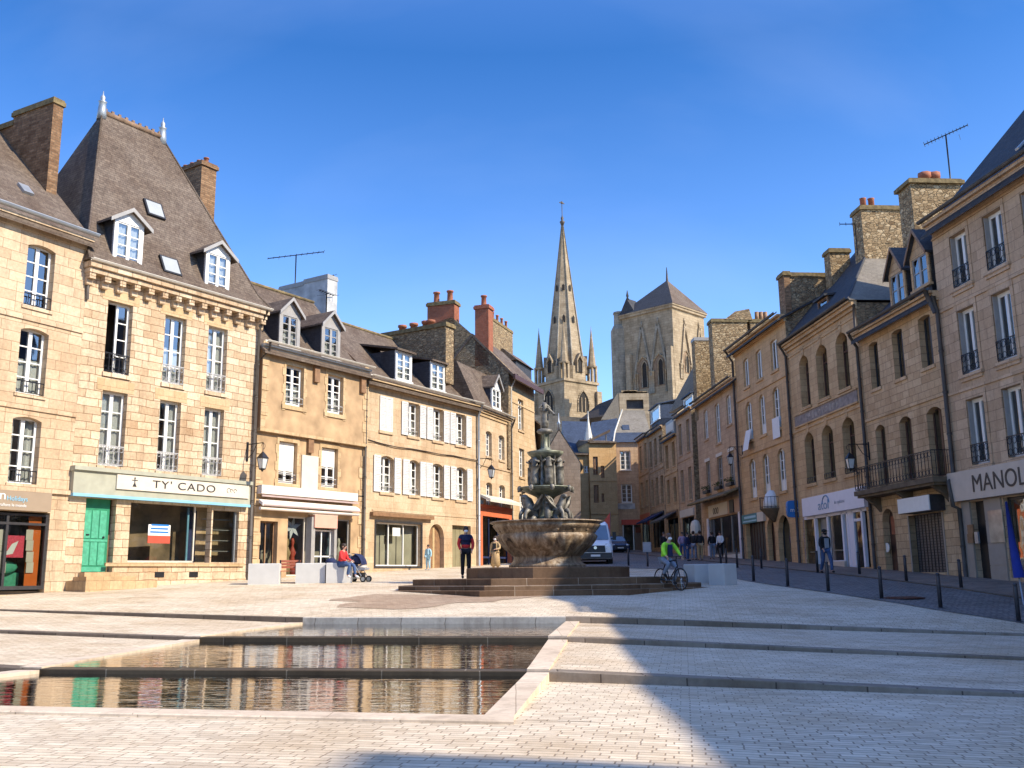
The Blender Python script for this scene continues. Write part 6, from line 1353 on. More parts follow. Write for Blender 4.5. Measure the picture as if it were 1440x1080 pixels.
def ground():
    # upper square and the rising street
    xs = sorted(set(lin(-60, -14, 12) + lin(-14, 14, 56) + lin(14, 60, 12))); ts = [0, .3, .8, 1.5, 2.5, 4, 6, 8, 10.5, 13, 16, 20, 25, 31, 38, 46, 56, 68, 82, 100, 125, 160]
    K = .30; rows = []
    for t in ts:
        r = []
        for x in xs:
            xx = max(-16, min(14, x)); y = K1(xx) + K + t; r.append((x, y, up(x, y)))
        rows.append(r)
    sheet('upper_square', rows, 'sett')
    # terraces left and right of the pool
    def terrace(name, kf, kb, zf, zb_, f0, f1, b0, b1, n=26):
        R_ = []
        for t in lin(0, 1, 6):
            r = []
            for u in lin(0, 1, n):
                xf, xb = f0 + (f1 - f0) * u, b0 + (b1 - b0) * u; yf = kf(xf) + K; yb = kb(xb) + .01; x = xf + (xb - xf) * t; r.append((x, yf + (yb - yf) * t, zf(xf) + (zb_(xb) - zf(xf)) * t))
            R_.append(r)
        sheet(name, R_, 'sett')
    terrace('middle_terrace', K2, K1, k2t, k1b, XO[2][0], 14, XO[3][0], 14); terrace('middle_terrace', K2, K1, k2t, k1b, -16, LO[2][0], -16, LO[3][0])
    terrace('lower_terrace', K3, K2, k3t, k2b, XO[1][0], 14, XO[2][0], 14); terrace('lower_terrace', K3, K2, k3t, k2b, -16, LO[1][0], -16, LO[2][0])
    # foreground
    def fl(x): return XO[0][1] - .17 * (x - XO[0][0])
    sheet('foreground_paving', [[(x, y if k < 9 else fl(x), L0(x, y if k < 9 else fl(x))) for x in lin(-24, 24, 48)] for k, y in enumerate((-14, -10, -6, -3, 0, 2, 3.5, 4.5, 5.2, 0))], 'sett')
    sheet('foreground_paving', [[(xf + (xb - xf) * t, fl(xf) + (K3(xb) + .01 - fl(xf)) * t, L0(xf + (xb - xf) * t, fl(xf) + (K3(xb) + .01 - fl(xf)) * t)) for xf, xb in zip(lin(XO[0][0], 24, 40), lin(XO[1][0], 24, 40))] for t in lin(0, 1, 6)], 'sett')
    sheet('foreground_paving', [[(xf + (xb - xf) * t, fl(xf) + (K3(xb) + .01 - fl(xf)) * t, L0(xf + (xb - xf) * t, fl(xf) + (K3(xb) + .01 - fl(xf)) * t)) for xf, xb in zip(lin(-24, LO[0][0], 24), lin(-24, LO[1][0], 24))] for t in lin(0, 1, 6)], 'sett')
    # step kerbs
    for nm, k, zt, zb, li, ri in (('upper_step', K1, k1t, k1b, LI[3][0], XI[3][0]), ('middle_step', K2, k2t, k2b, LI[2][0], XI[2][0]), ('lower_step', K3, k3t, k3b, LI[1][0], XI[1][0])):
        for a, c, mt, down in ((-16, li, 'kerb_dk', .08), (li, ri, 'kerb' if k is K1 else 'kerb_wet', .45), (ri, ri + (.2 if k is K1 else 1.1 if k is K2 else 1.9), 'kerb_m', .08), (ri + (.2 if k is K1 else 1.1 if k is K2 else 1.9), 14, 'kerb_m', .08)):
            X = lin(a, c, 20); strip(nm + '_kerb', [(x, k(x)) for x in X], [(x, k(x) + K + .004) for x in X], [zt(x) + .004 for x in X], [zb(x) - down for x in X], mt)
    # pool: floors, water, copings
    lv = (-1.292, -1.224, -1.128); kk = [lambda x: fl(x), K3, K2, K1]
    for i in range(3):
        f0, f1 = LI[i], XI[i]; b0, b1 = LI[i + 1], XI[i + 1]; yo = K if i else 0
        def quad(z, e=0): return [[(f0[0] + (f1[0] - f0[0]) * u - e + 2 * e * u, f0[1] + (f1[1] - f0[1]) * u + yo, z) for u in lin(0, 1, 8)], [(b0[0] + (b1[0] - b0[0]) * u - e + 2 * e * u, b0[1] + (b1[1] - b0[1]) * u + .02, z) for u in lin(0, 1, 8)]]
        sheet('pool_floor', quad(lv[i] - .11, .1), 'poolfloor'); sheet('pool_water', quad(lv[i], .08), 'water')
        zf = lv[i] + .018; zk = lv[i] + .05
        for nm, a, c in (('pool_coping', XI, XO), ('pool_coping', LO, LI)):
            mb = MB(); n = 8
            A = [Vector((*a[i], 0)).lerp(Vector((*a[i + 1], 0)), u) for u in lin(0, 1, n)]; C_ = [Vector((*c[i], 0)).lerp(Vector((*c[i + 1], 0)), u) for u in lin(0, 1, n)]
            if i: A[0].y += K * .2; C_[0].y += K * .2
            for j in range(n):
                z0, z1 = zf + (zk - zf) * j / n, zf + (zk - zf) * (j + 1) / n
                p = [A[j], C_[j], C_[j + 1], A[j + 1]]; zz = [z0, z0, z1, z1]; mb.hexa([(q.x, q.y, -1.75) for q in p] + [(q.x, q.y, z) for q, z in zip(p, zz)])
            tag(mb.build(nm, M['coping']), kind='structure')
    X = lin(LI[0][0] - .5, XO[0][0], 16); strip('pool_front_coping', [(x, fl(x) - .30) for x in X], [(x, fl(x) + .04) for x in X], [L0(x, fl(x)) + .035 for x in X], [L0(x, fl(x)) - .3 for x in X], 'coping')
    X = lin(LI[0][0] - .5, XI[0][0], 16); strip('pool_front_edge', [(x, fl(x) + .042) for x in X], [(x, fl(x) + .10) for x in X], [-1.286 for x in X], [L0(x, fl(x)) - .3 for x in X], 'kerb_wet')
    # street on the right: dark cobbles from the bollards, brown footway along the fronts
    edge = [gp(px, py) for px, py in ((1440, 880), (1323, 861), (1240, 846), (1165, 834), (1108, 826.5), (1060, 819), (1000, 808), (950, 801))]; eb = sorted([(p.y, p.x) for p in edge]); eb = [(6, eb[0][1] + 1.6)] + eb + [(52, 1.0), (62, -1.5), (75, 2), (100, 3.0), (130, 3)]
    fr = [(6, 19.7), (17, 18.6), (32.7, 16.6), (42.5, 15.6), (51.4, 14.98), (60.3, 14.2), (70.4, 13.5), (100, 11.6), (130, 10)]
    ys = lin(8, 40, 64) + lin(41, 128, 88); rows = []; rows2 = []
    for y in ys:
        a = pw2(eb, y); c = pw2(fr, y) + .1; wf = min(3.4, (c - a) * .45); m_ = c - wf; rows.append([(a + (m_ - a) * u, y, (up(a + (m_ - a) * u, y) if y > K1(12) - 1 else -1.3) + .012) for u in lin(0, 1, 10)]); rows2.append([(m_ + (c - m_) * u, y, up(m_ + (c - m_) * u, y) + .035) for u in lin(0, 1, 6)])
    rows = [r for r in rows if r[0][1] > 19.5]; rows2 = [r for r in rows2 if r[0][1] > 19.5]
    sheet('street', rows, 'cobble'); sheet('footway', rows2, 'pave'); mb = MB()
    for r, q in zip(rows2, rows2[1:]): a, c = r[0], q[0]; mb.hexa([(a[0] - .12, a[1], a[2] - .2), (a[0], a[1], a[2] - .2), (c[0], c[1], c[2] - .2), (c[0] - .12, c[1], c[2] - .2), (a[0] - .12, a[1], a[2] + .01), (a[0], a[1], a[2] + .01), (c[0], c[1], c[2] + .01), (c[0] - .12, c[1], c[2] + .01)])
    tag(mb.build('footway_kerb', M['kerb_dk']), kind='structure')
    tag_o = MB(); tag_o.box(-400, 400, -300, 900, -14, -12); tag(tag_o.build('ground', M['sett']), kind='structure')
    # wet patch and drain cover
    p = gp(1268, 842); p.z -= .018; e = empty('drain_cover', p, R(-5), 'round rusty drain cover in the cobbles beside a bollard', 'drain cover'); d = MB(); d.lathe([(.62, 0), (.62, .03), (.5, .035)], 24, (0, 0)); d.build('rim', M['drain'], e); d = MB(); d.lathe([(.5, .02), (.5, .04)], 24, (0, 0)); 
    for i in range(7): d.box(-.42, .42, -.36 + i * .12 - .02, -.36 + i * .12 + .02, .04, .05)
    d.build('grid', M['drain'], e)
def pw2(pts, y):
    for (a, c), (d, e) in zip(pts, pts[1:]):
        if y <= d: return c + (e - c) * (y - a) / (d - a)
    return pts[-1][1]
def water_mat():
    mt, nt, b = nodes('pool_water_surface'); L = nt.links; nt.nodes.remove(b); out = nt.nodes['Material Output']
    tr = N(nt, 'ShaderNodeBsdfTransparent'); tr.inputs[0].default_value = (.80, .68, .52, 1); gl = N(nt, 'ShaderNodeBsdfGlossy'); gl.inputs['Roughness'].default_value = .035; fr = N(nt, 'ShaderNodeFresnel', IOR=1.5)
    tc = N(nt, 'ShaderNodeTexCoord'); mp = N(nt, 'ShaderNodeMapping'); mp.inputs['Scale'].default_value = (.7, 3.0, 1); L.new(tc.outputs['Object'], mp.inputs['Vector']); n1 = N(nt, 'ShaderNodeTexNoise', Scale=2.6, Detail=2.5, Distortion=.6); L.new(mp.outputs['Vector'], n1.inputs['Vector'])
    bp = N(nt, 'ShaderNodeBump', Strength=.085, Distance=.06); L.new(n1.outputs['Fac'], bp.inputs['Height']); L.new(bp.outputs['Normal'], gl.inputs['Normal'])
    mx = N(nt, 'ShaderNodeMixShader'); fa = N(nt, 'ShaderNodeMath', operation='MULTIPLY'); fa.use_clamp = True; fa.inputs[1].default_value = 1.5; L.new(fr.outputs[0], fa.inputs[0]); L.new(fa.outputs[0], mx.inputs[0]); L.new(tr.outputs[0], mx.inputs[1]); L.new(gl.outputs[0], mx.inputs[2]); L.new(mx.outputs[0], out.inputs[0]); return mt
M['water'] = water_mat(); M['poolfloor'] = stone('pool_floor', (.46, .345, .22), (.56, .43, .29), (.32, .23, .14), .9, .5, .012, stain_amt=.5, rough=.6)
M['recess'] = plain('brown_arch_recess', (.20, .135, .085), .9, 0, .3, 2)
# ================================================================== figures
def skin_mesh(name, J, E, rad, root, mat, parent, sub=1, scale=1.0):
    ks = list(J); me = bpy.data.meshes.new(name); me.from_pydata([tuple(Vector(J[k]) * scale) for k in ks], [(ks.index(a), ks.index(c)) for a, c in E], [])
    o = bpy.data.objects.new(name, me); COL.objects.link(o); md = o.modifiers.new('skin', 'SKIN'); md.use_smooth_shade = True; md.branch_smoothing = .3
    for i, k in enumerate(ks):
        r = rad[k]; r = (r, r) if not isinstance(r, tuple) else r; me.skin_vertices[0].data[i].radius = (r[0] * scale, r[1] * scale); me.skin_vertices[0].data[i].use_root = (k == root)
    sb = o.modifiers.new('sub', 'SUBSURF'); sb.levels = sub; sb.render_levels = sub
    dg = bpy.context.evaluated_depsgraph_get(); ev = o.evaluated_get(dg); nm = bpy.data.meshes.new_from_object(ev, depsgraph=dg); nm.name = name
    o.modifiers.clear(); o.data = nm; bpy.data.meshes.remove(me); nm.materials.clear(); nm.materials.append(M[mat])
    for p in nm.polygons: p.use_smooth = True; p.material_index = 0
    o.parent = parent; return o
V = Vector
BASE = {'pelvis': (0, 0, .98), 'waist': (0, 0, 1.10), 'chest': (0, 0, 1.30), 'neckb': (0, 0, 1.46), 'neck': (0, -.01, 1.52), 'jaw': (0, -.035, 1.575), 'head': (0, -.02, 1.65), 'crown': (0, -.01, 1.70),
        'shL': (.18, 0, 1.41), 'elL': (.235, .02, 1.14), 'wrL': (.25, -.05, .90), 'shR': (-.18, 0, 1.41), 'elR': (-.235, .02, 1.14), 'wrR': (-.25, -.05, .90),
        'hiL': (.095, 0, .93), 'knL': (.11, -.02, .50), 'anL': (.11, .02, .09), 'toL': (.12, -.15, .035), 'hiR': (-.095, 0, .93), 'knR': (-.11, -.02, .50), 'anR': (-.11, .02, .09), 'toR': (-.12, -.15, .035)}
RAD = {'pelvis': (.15, .11), 'waist': (.135, .10), 'chest': (.15, .11), 'neckb': (.07, .06), 'neck': .052, 'jaw': .064, 'head': .088, 'crown': .066, 'shL': .062, 'elL': .043, 'wrL': .030, 'shR': .062, 'elR': .043, 'wrR': .030,
       'hiL': .088, 'knL': .058, 'anL': .040, 'toL': .032, 'hiR': .088, 'knR': .058, 'anR': .040, 'toR': .032}
EDG = [('pelvis', 'waist'), ('waist', 'chest'), ('chest', 'neckb'), ('neckb', 'neck'), ('neck', 'jaw'), ('jaw', 'head'), ('head', 'crown')] + [e for s in 'LR' for e in (('neckb', 'sh' + s), ('sh' + s, 'el' + s), ('el' + s, 'wr' + s), ('pelvis', 'hi' + s), ('hi' + s, 'kn' + s), ('kn' + s, 'an' + s), ('an' + s, 'to' + s))]
def hands(J, E, rd, k=1):
    for s, sg in (('L', 1), ('R', -1)):
        w, e = V(J['wr' + s]), V(J['el' + s]); d = (w - e).normalized(); side = V((0, -1, 0)); side = (side - d * side.dot(d)); side = side.normalized() if side.length > .1 else V((1, 0, 0)); nrm = d.cross(side).normalized() * sg
        J['pa' + s] = w + d * .055; rd['pa' + s] = .031; E.append(('wr' + s, 'pa' + s))
        for i, l in enumerate((.065, .078, .082, .074, .058)):
            off = (i - 2) * .017
            if i == 0: a = w + d * .05 + side * .045; c = a + d * .04 + side * .02
            else: a = w + d * .10 + side * (-off) + nrm * .005; c = a + d * l * .8 - nrm * .022 * (1 + .2 * i)
            J[f'f{i}{s}'] = a; J[f'g{i}{s}'] = c; rd[f'f{i}{s}'] = .0095; rd[f'g{i}{s}'] = .008; E += [('pa' + s, f'f{i}{s}'), (f'f{i}{s}', f'g{i}{s}')]
def person(label, loc, rz, h=1.72, pose={}, top='blackc', legs='denim', shoes='blackc', hair='hair', mask=None, hairlen=0, coat=0, tops=None, hat=None, group=None, vest=None, hood=None):
    k = h / 1.75; e = empty('person', loc, rz, label, 'person', group); J = dict(BASE); J.update(pose); J = {q: V(v) for q, v in J.items()}; E = list(EDG); rd = dict(RAD)
    J['nose'] = J['head'] + V((0, -.105, -.03)); rd['nose'] = .014; E.append(('head', 'nose')); JB = dict(J); hands(JB, E, rd); skin_mesh('body', JB, E, rd, 'pelvis', 'skin', e, 1, k)
    def cloth(name, keys, grow, mat, root, shrink={}):
        Jc = {q: J[q] for q in keys}; Ec = [(a, c) for a, c in EDG if a in keys and c in keys]; rc = {}
        for q in keys: r = RAD[q]; r = r if isinstance(r, tuple) else (r, r); g = grow.get(q, grow.get('*', .016)); rc[q] = (r[0] + g, r[1] + g)
        return skin_mesh(name, Jc, Ec, rc, root, mat, e, 1, k)
    cloth('jacket', ['pelvis', 'waist', 'chest', 'neckb', 'shL', 'elL', 'wrL', 'shR', 'elR', 'wrR'], {'*': .022, 'pelvis': .03, 'waist': .035, 'chest': .035, 'neckb': .012, 'wrL': .016, 'wrR': .016}, top, 'pelvis')
    cloth('trousers', ['pelvis', 'hiL', 'knL', 'anL', 'hiR', 'knR', 'anR'], {'*': .02, 'pelvis': .012}, legs, 'pelvis')
    for s in 'LR':
        skin_mesh('shoe', {'a': J['an' + s] - V((0, 0, .02)), 'b': J['to' + s].lerp(J['an' + s], -.1)}, [('a', 'b')], {'a': .052, 'b': .043}, 'a', shoes, e, 1, k)
    hd = J['head'] * k; m = MB(); m.ball(hd + V((0, .018 * k, .022 * k)), (.098 * k, .105 * k, .105 * k), 12, 8)
    if hairlen: m.ball(hd + V((0, .06 * k, -.09 * k)), (.085 * k, .06 * k, .15 * k), 10, 7)
    m.build('hair', M[hair], e)
    if hat: m = MB(); m.ball(hd + V((0, 0, .055 * k)), (.105 * k, .115 * k, .075 * k), 12, 6); m.box(hd.x - .08 * k, hd.x + .08 * k, hd.y - .20 * k, hd.y - .06 * k, hd.z + .035 * k, hd.z + .05 * k); m.build('cap', M[hat], e)
    for sx in (-1, 1): m = MB(); m.ball(hd + V((sx * .034 * k, -.090 * k, .005)), .013 * k, 8, 5); m.build('eye', M['black'], e); m = MB(); m.ball(hd + V((sx * .092 * k, .005, -.02 * k)), (.016 * k, .025 * k, .035 * k), 8, 5); m.build('ear', M['skin'], e)
    m = MB(); m.box(hd.x - .025 * k, hd.x + .025 * k, hd.y - .098 * k, hd.y - .08 * k, hd.z - .078 * k, hd.z - .068 * k); m.build('mouth', M['red'], e)
    if mask: m = MB(); m.ball(hd + V((0, -.055 * k, -.055 * k)), (.072 * k, .062 * k, .055 * k), 10, 6); m.build('face_mask', M[mask], e)
    if coat:
        p = J['pelvis'] * k; m = MB(); m.lathe([(.16 * k, p.z + .12), (.19 * k, p.z - .1), (.235 * k, p.z - coat)], 14, (p.x, p.y)); m.build('coat_skirt', M[tops or top], e)
    if vest:
        cz = J['chest'] * k; m = MB(); m.box(cz.x - .085 * k, cz.x + .085 * k, cz.y - .175 * k, cz.y - .12 * k, cz.z - .28 * k, cz.z + .10 * k); m.build('shirt_front', M[vest], e)
    if hood:
        c0 = J['chest'] * k; Jc = {q: J[q] for q in ('waist', 'chest', 'neckb', 'shL', 'shR')}; Jc['waist'] = J['chest'] * .92 + J['waist'] * .08
        for s in 'LR': Jc['el' + s] = J['sh' + s].lerp(J['el' + s], .55)
        skin_mesh('jacket_yoke', Jc, [('waist', 'chest'), ('chest', 'neckb'), ('neckb', 'shL'), ('neckb', 'shR'), ('shL', 'elL'), ('shR', 'elR')], {'waist': (.195, .15), 'chest': (.20, .158), 'neckb': (.095, .085), 'shL': .094, 'shR': .094, 'elL': .076, 'elR': .076}, 'chest', hood, e, 1, k)
    return e
WALK = {'hiL': (.09, -.03, .93), 'knL': (.10, -.22, .53), 'anL': (.10, -.25, .10), 'toL': (.10, -.41, .07), 'hiR': (-.09, .03, .93), 'knR': (-.10, .06, .50), 'anR': (-.10, .28, .13), 'toR': (-.11, .14, .04), 'elL': (.25, .10, 1.16), 'wrL': (.24, .12, .92), 'elR': (-.25, -.03, 1.15), 'wrR': (-.22, -.20, .97)}

# ================================================================== fountain
def fountain():
    cx, cy = W(769, 760, 34.4).x, 34.4; zb = up(cx, cy); e = empty('fountain', (cx, cy, zb), 0, 'three-tiered fountain with stained granite bowl, lead statues and stepped octagonal base', 'fountain')
    z = lambda py, y: W(769, py, y).z - zb
    def B(mb, n, mt, parent=None): return mb.build(n, M[mt], parent or e)
    r1, r2, r3 = 4.95 / cos(pi / 8), 4.5 / cos(pi / 8), 2.85
    zs = (z(822.5, 29.6), z(813, 30.0), z(797, 31.7))
    m = MB(); m.lathe([(r1 + .35, -.9), (r1 + .35, z(832, 29.3) + .04), (r1 - .02, z(832, 29.3) + .05)], 8, rot=pi / 8, smooth=False); B(m, 'base_slab', 'step')
    m = MB(); m.lathe([(r1, -.9), (r1, zs[0] - .015), (r1 - .015, zs[0]), (.5, zs[0])], 8, rot=pi / 8, smooth=False); B(m, 'lower_step', 'step'); m = MB(); m.lathe([(r2, -.5), (r2, zs[1] - .015), (r2 - .015, zs[1]), (.5, zs[1])], 8, rot=pi / 8, smooth=False); B(m, 'middle_step', 'step')
    m = MB(); m.lathe([(r3, zs[1] - .1), (r3, zs[2] - .03), (r3 - .03, zs[2]), (.5, zs[2])], 16, rot=pi / 16, smooth=False); B(m, 'plinth', 'step')
    zr = z(729.5, 32.5); z0 = zs[2]
    g = lambda w, zz: 1 + .055 * abs(sin(w * 9)) * max(0, min(1, (z0 + 1.15 - zz) / .12)) * max(0, min(1, (zz - z0 - .42) / .12))
    prof = [(1.34, z0), (1.34, z0 + .09), (1.27, z0 + .13), (1.20, z0 + .22), (1.17, z0 + .34), (1.21, z0 + .40), (1.25, z0 + .43), (1.28, z0 + .50), (1.40, z0 + .62), (1.53, z0 + .76), (1.63, z0 + .90), (1.69, z0 + 1.03), (1.70, z0 + 1.12), (1.66, z0 + 1.17), (1.73, z0 + 1.19), (1.73, z0 + 1.24), (1.78, z0 + 1.27), (1.84, z0 + 1.36), (1.90, z0 + 1.43), (1.86, z0 + 1.46), (1.90, z0 + 1.50), (1.98, z0 + 1.53), (2.0, zr - .03), (1.98, zr), (1.78, zr), (1.6, zr - .25), (.3, zr - .4)]
    m = MB(); m.lathe(prof, 144, fr=g); B(m, 'basin', 'basin'); m = MB(); m.lathe([(1.7, zr - .09), (0.001, zr - .09)], 32, cap=False); B(m, 'basin_water', 'water'); m = MB()
    for w in (-1.5, -1.0, -2.2): m.lathe([(.11, -.03), (.11, .03)], 10); 
    for k in range(8):
        w = -pi / 2 + (k - 3.5) * .35; m.ball((1.69 * cos(w), 1.69 * sin(w), zr - .30), (.10, .10, .10), 8, 6)
    B(m, 'lion_mask', 'basin')
    # lower lead tier: winged beasts carrying a dish
    zd = z(684, 33.5); m = MB(); m.lathe([(.42, zr - .3), (.42, zr + .1), (.26, zr + .25), (.22, zd - .45), (.34, zd - .3), (.5, zd - .22), (.82, zd - .08), (.93, zd), (.93, zd + .04), (.8, zd + .03), (.3, zd - .1)], 28); m.lathe([(.94, zd + .0), (.97, zd + .02), (.94, zd + .045)], 28, cap=False); B(m, 'lower_dish', 'leadgreen')
    for k in range(4):
        a = k * pi / 2 + R(38); d = V((cos(a), sin(a), 0)); t = V((-sin(a), cos(a), 0)); q = lambda r, s, zz: d * r * .88 + t * s * .9 + V((0, 0, zr + zz * .80))
        J = {'rump': q(.55, 0, .18), 'belly': q(.78, 0, .30), 'chest': q(.98, 0, .62), 'neck': q(1.02, 0, .92), 'head': q(1.06, 0, 1.08), 'beak': q(1.25, 0, 1.02)}; E = [('rump', 'belly'), ('belly', 'chest'), ('chest', 'neck'), ('neck', 'head'), ('head', 'beak')]; rd = {'rump': .2, 'belly': .2, 'chest': .19, 'neck': .12, 'head': .12, 'beak': .05}
        for s, sg in (('l', 1), ('r', -1)):
            J['sh' + s] = q(1.02, .14 * sg, .52); J['fk' + s] = q(1.20, .16 * sg, .32); J['fp' + s] = q(1.22, .16 * sg, .04); J['hk' + s] = q(.85, .24 * sg, .12); J['hp' + s] = q(1.0, .26 * sg, .03); E += [('chest', 'sh' + s), ('sh' + s, 'fk' + s), ('fk' + s, 'fp' + s), ('rump', 'hk' + s), ('hk' + s, 'hp' + s)]; rd.update({'sh' + s: .10, 'fk' + s: .07, 'fp' + s: .06, 'hk' + s: .10, 'hp' + s: .07})
        o = skin_mesh('winged_beast', J, E, rd, 'belly', 'leadfig', e, 1)
        w = MB()
        for sg in (-1, 1):
            P0 = [q(.92, .16 * sg, .50), q(.86, .42 * sg, .75), q(.74, .62 * sg, 1.12), q(.58, .52 * sg, 1.05), q(.62, .38 * sg, .72), q(.68, .22 * sg, .42)]; w.prism(P0, t * .05 * sg)
            for i in range(4): w.tube([q(.90 - .05 * i, (.2 + .02 * i) * sg, .5 - .02 * i), q(.74 - .06 * i, (.62 - .05 * i) * sg, 1.10 - .10 * i)], .03, 5)
        w.build('wing', M['leadfig'], e)
    statue_rob = [('legs', 0)]
    def robed(r, ang, zz, h, mat, arms=0, rise=0):
        """standing draped figure; ang: way it faces"""
        d = V((cos(ang), sin(ang), 0)); t = V((-sin(ang), cos(ang), 0)); o_ = d * r + V((0, 0, zz)); q = lambda f, s, u: o_ + d * f + t * s + V((0, 0, u * h))
        J = {'hem': q(0, 0, .02), 'knee': q(.03 * h, 0, .26), 'hip': q(0, 0, .48), 'waist': q(0, 0, .60), 'chest': q(.02 * h, 0, .74), 'neck': q(.01 * h, 0, .86), 'head': q(.02 * h, 0, .94)}; E = [('hem', 'knee'), ('knee', 'hip'), ('hip', 'waist'), ('waist', 'chest'), ('chest', 'neck'), ('neck', 'head')]; rd = {'hem': .16 * h, 'knee': .135 * h, 'hip': .14 * h, 'waist': .105 * h, 'chest': .12 * h, 'neck': .03 * h, 'head': .062 * h}
        for s, sg in (('l', 1), ('r', -1)):
            J['sh' + s] = q(0, .11 * h * sg, .81); J['el' + s] = q(.02 * h, .2 * h * sg, .66 + .2 * arms); J['wr' + s] = q(.12 * h, .15 * h * sg, .58 + .5 * arms); J['ha' + s] = q(.15 * h, .13 * h * sg, .57 + .55 * arms); E += [('neck', 'sh' + s), ('sh' + s, 'el' + s), ('el' + s, 'wr' + s), ('wr' + s, 'ha' + s)]; rd.update({'sh' + s: .045 * h, 'el' + s: .034 * h, 'wr' + s: .024 * h, 'ha' + s: .026 * h})
        return skin_mesh('statue', J, E, rd, 'hip', mat, e, 1)
    for k in range(4): robed(.62, -pi / 2 + .05 + k * pi / 2, zr - .02, 1.0, 'leadfig', 0)
    for k in range(8): m = MB(); w = k * pi / 4 + .2; m.ball((.95 * cos(w), .95 * sin(w), zd - .02), (.09, .09, .11), 8, 6); m.tube([(.9 * cos(w), .9 * sin(w), zd - .05), (1.02 * cos(w), 1.02 * sin(w), zd - .12)], [.05, .03], 6); B(m, 'spout_mask', 'leadfig')
    # upper tier: figures around a column carrying a small bowl
    zu = z(634, 34.0); m = MB(); m.lathe([(.34, zd), (.30, zd + .1), (.20, zd + .2), (.20, zu - .35), (.42, zu - .22), (.60, zu - .10), (.66, zu), (.58, zu + .02), (.2, zu - .06)], 24); B(m, 'upper_bowl', 'leadgreen')
    for k in range(6): robed(.50, -pi / 2 + .2 + k * pi / 3, zd + .02, zu - zd - .12, 'leadfig', .42)
    m = MB()
    for k in range(6): w = -pi / 2 + .2 + pi / 6 + k * pi / 3; m.ball((.32 * cos(w), .32 * sin(w), zd + .22), (.14, .14, .2), 8, 6); m.tube([(.46 * cos(w), .46 * sin(w), zd + .1), (.42 * cos(w), .42 * sin(w), zd + .9), (.52 * cos(w), .52 * sin(w), zu - .08)], [.05, .06, .03], 6)
    B(m, 'dolphin', 'leadfig')
    zt = z(606, 34.4); m = MB(); m.lathe([(.26, zu - .05), (.22, zu + .1), (.10, zu + .2), (.08, zt - .2), (.14, zt - .1), (.16, zt), (.12, zt + .05)], 16)
    for k in range(3): w = k * 2 * pi / 3 + .4; m.tube([(.17 * cos(w), .17 * sin(w), zu + .05), (.14 * cos(w), .14 * sin(w), zt - .1)], .03, 6)
    B(m, 'top_pedestal', 'leadgreen'); h = z(563, 34.4) - zt
    o = robed(.0, -pi / 2 + .3, zt + .02, h, 'leadfig', .25); m = MB(); m.ball((0, 0, zt - .02), (.3, .3, .12), 12, 6); m.tube([(0, .0, zt + h), (0, 0, z(547, 34.4))], .02, 5); m.tube([(.1, -.1, zt + h * .75), (.3, -.16, zt + h * .55), (.34, -.2, zt + h * .5)], .05, 6); B(m, 'halo_rod', 'leadfig')
    return e

# ================================================================== street furniture, people, vehicles
def bollards():
    pts = [(1060, 818, 'beside the blue box sign'), (1108, 825, ''), (1165, 832, ''), (1240, 843, ''), (1323, 857, ''), (1433, 876, ''), (1352, 828, ''), (1275, 819, ''), (1209, 809, ''), (1150, 806, ''), (1037, 799, ''), (1022, 799, ''), (1014, 797, ''), (884, 796, ''), (1071, 800, '')]
    lab = ['dark bollard just right of the pale concrete blocks', 'dark bollard before the low arched shop window', 'dark bollard crossing the legs of the walking man', 'dark bollard in front of the grey downpipe left of the balcony', 'dark bollard in front of the lattice roller shutter', 'dark bollard nearest the viewer below the beige sign', 'bollard on the footway by the grey stone pier of the shop door', 'bollard on the footway left of the roller shutter', 'bollard on the footway before the teal glass door', 'bollard on the footway at the left end of the optician window', 'thin bollard before the white stall riser of the dark shop', 'thin bollard between two others left of the white stall riser', 'thin bollard nearest the waiting group of people', 'lone dark bollard in front of the blue car', 'bollard at the foot of the slatted dark door']
    proto = None
    for (px, py, _), l in zip(pts, lab):
        p = gp(px, py)
        if proto is None:
            proto = empty('bollard', p, 0, l, 'bollard', 'steel bollards along the street'); m = MB(); m.lathe([(.052, -.05), (.052, .80), (.050, .81)], 14); m.build('post', M['post'], proto); m = MB(); m.lathe([(.050, .81), (.046, .82), (.046, .845), (.054, .85), (.054, .875), (.03, .895), (.001, .9)], 14); m.build('cap', M['post'], proto); m = MB(); m.lathe([(.09, 0), (.09, .012), (.055, .02)], 14); m.build('base_ring', M['post'], proto)
        else: o = copy_tree(proto, p, 0); o['label'] = l
M['post'] = plain('grey_bollard_steel', (.055, .052, .06), .45, .4, .2, 8)
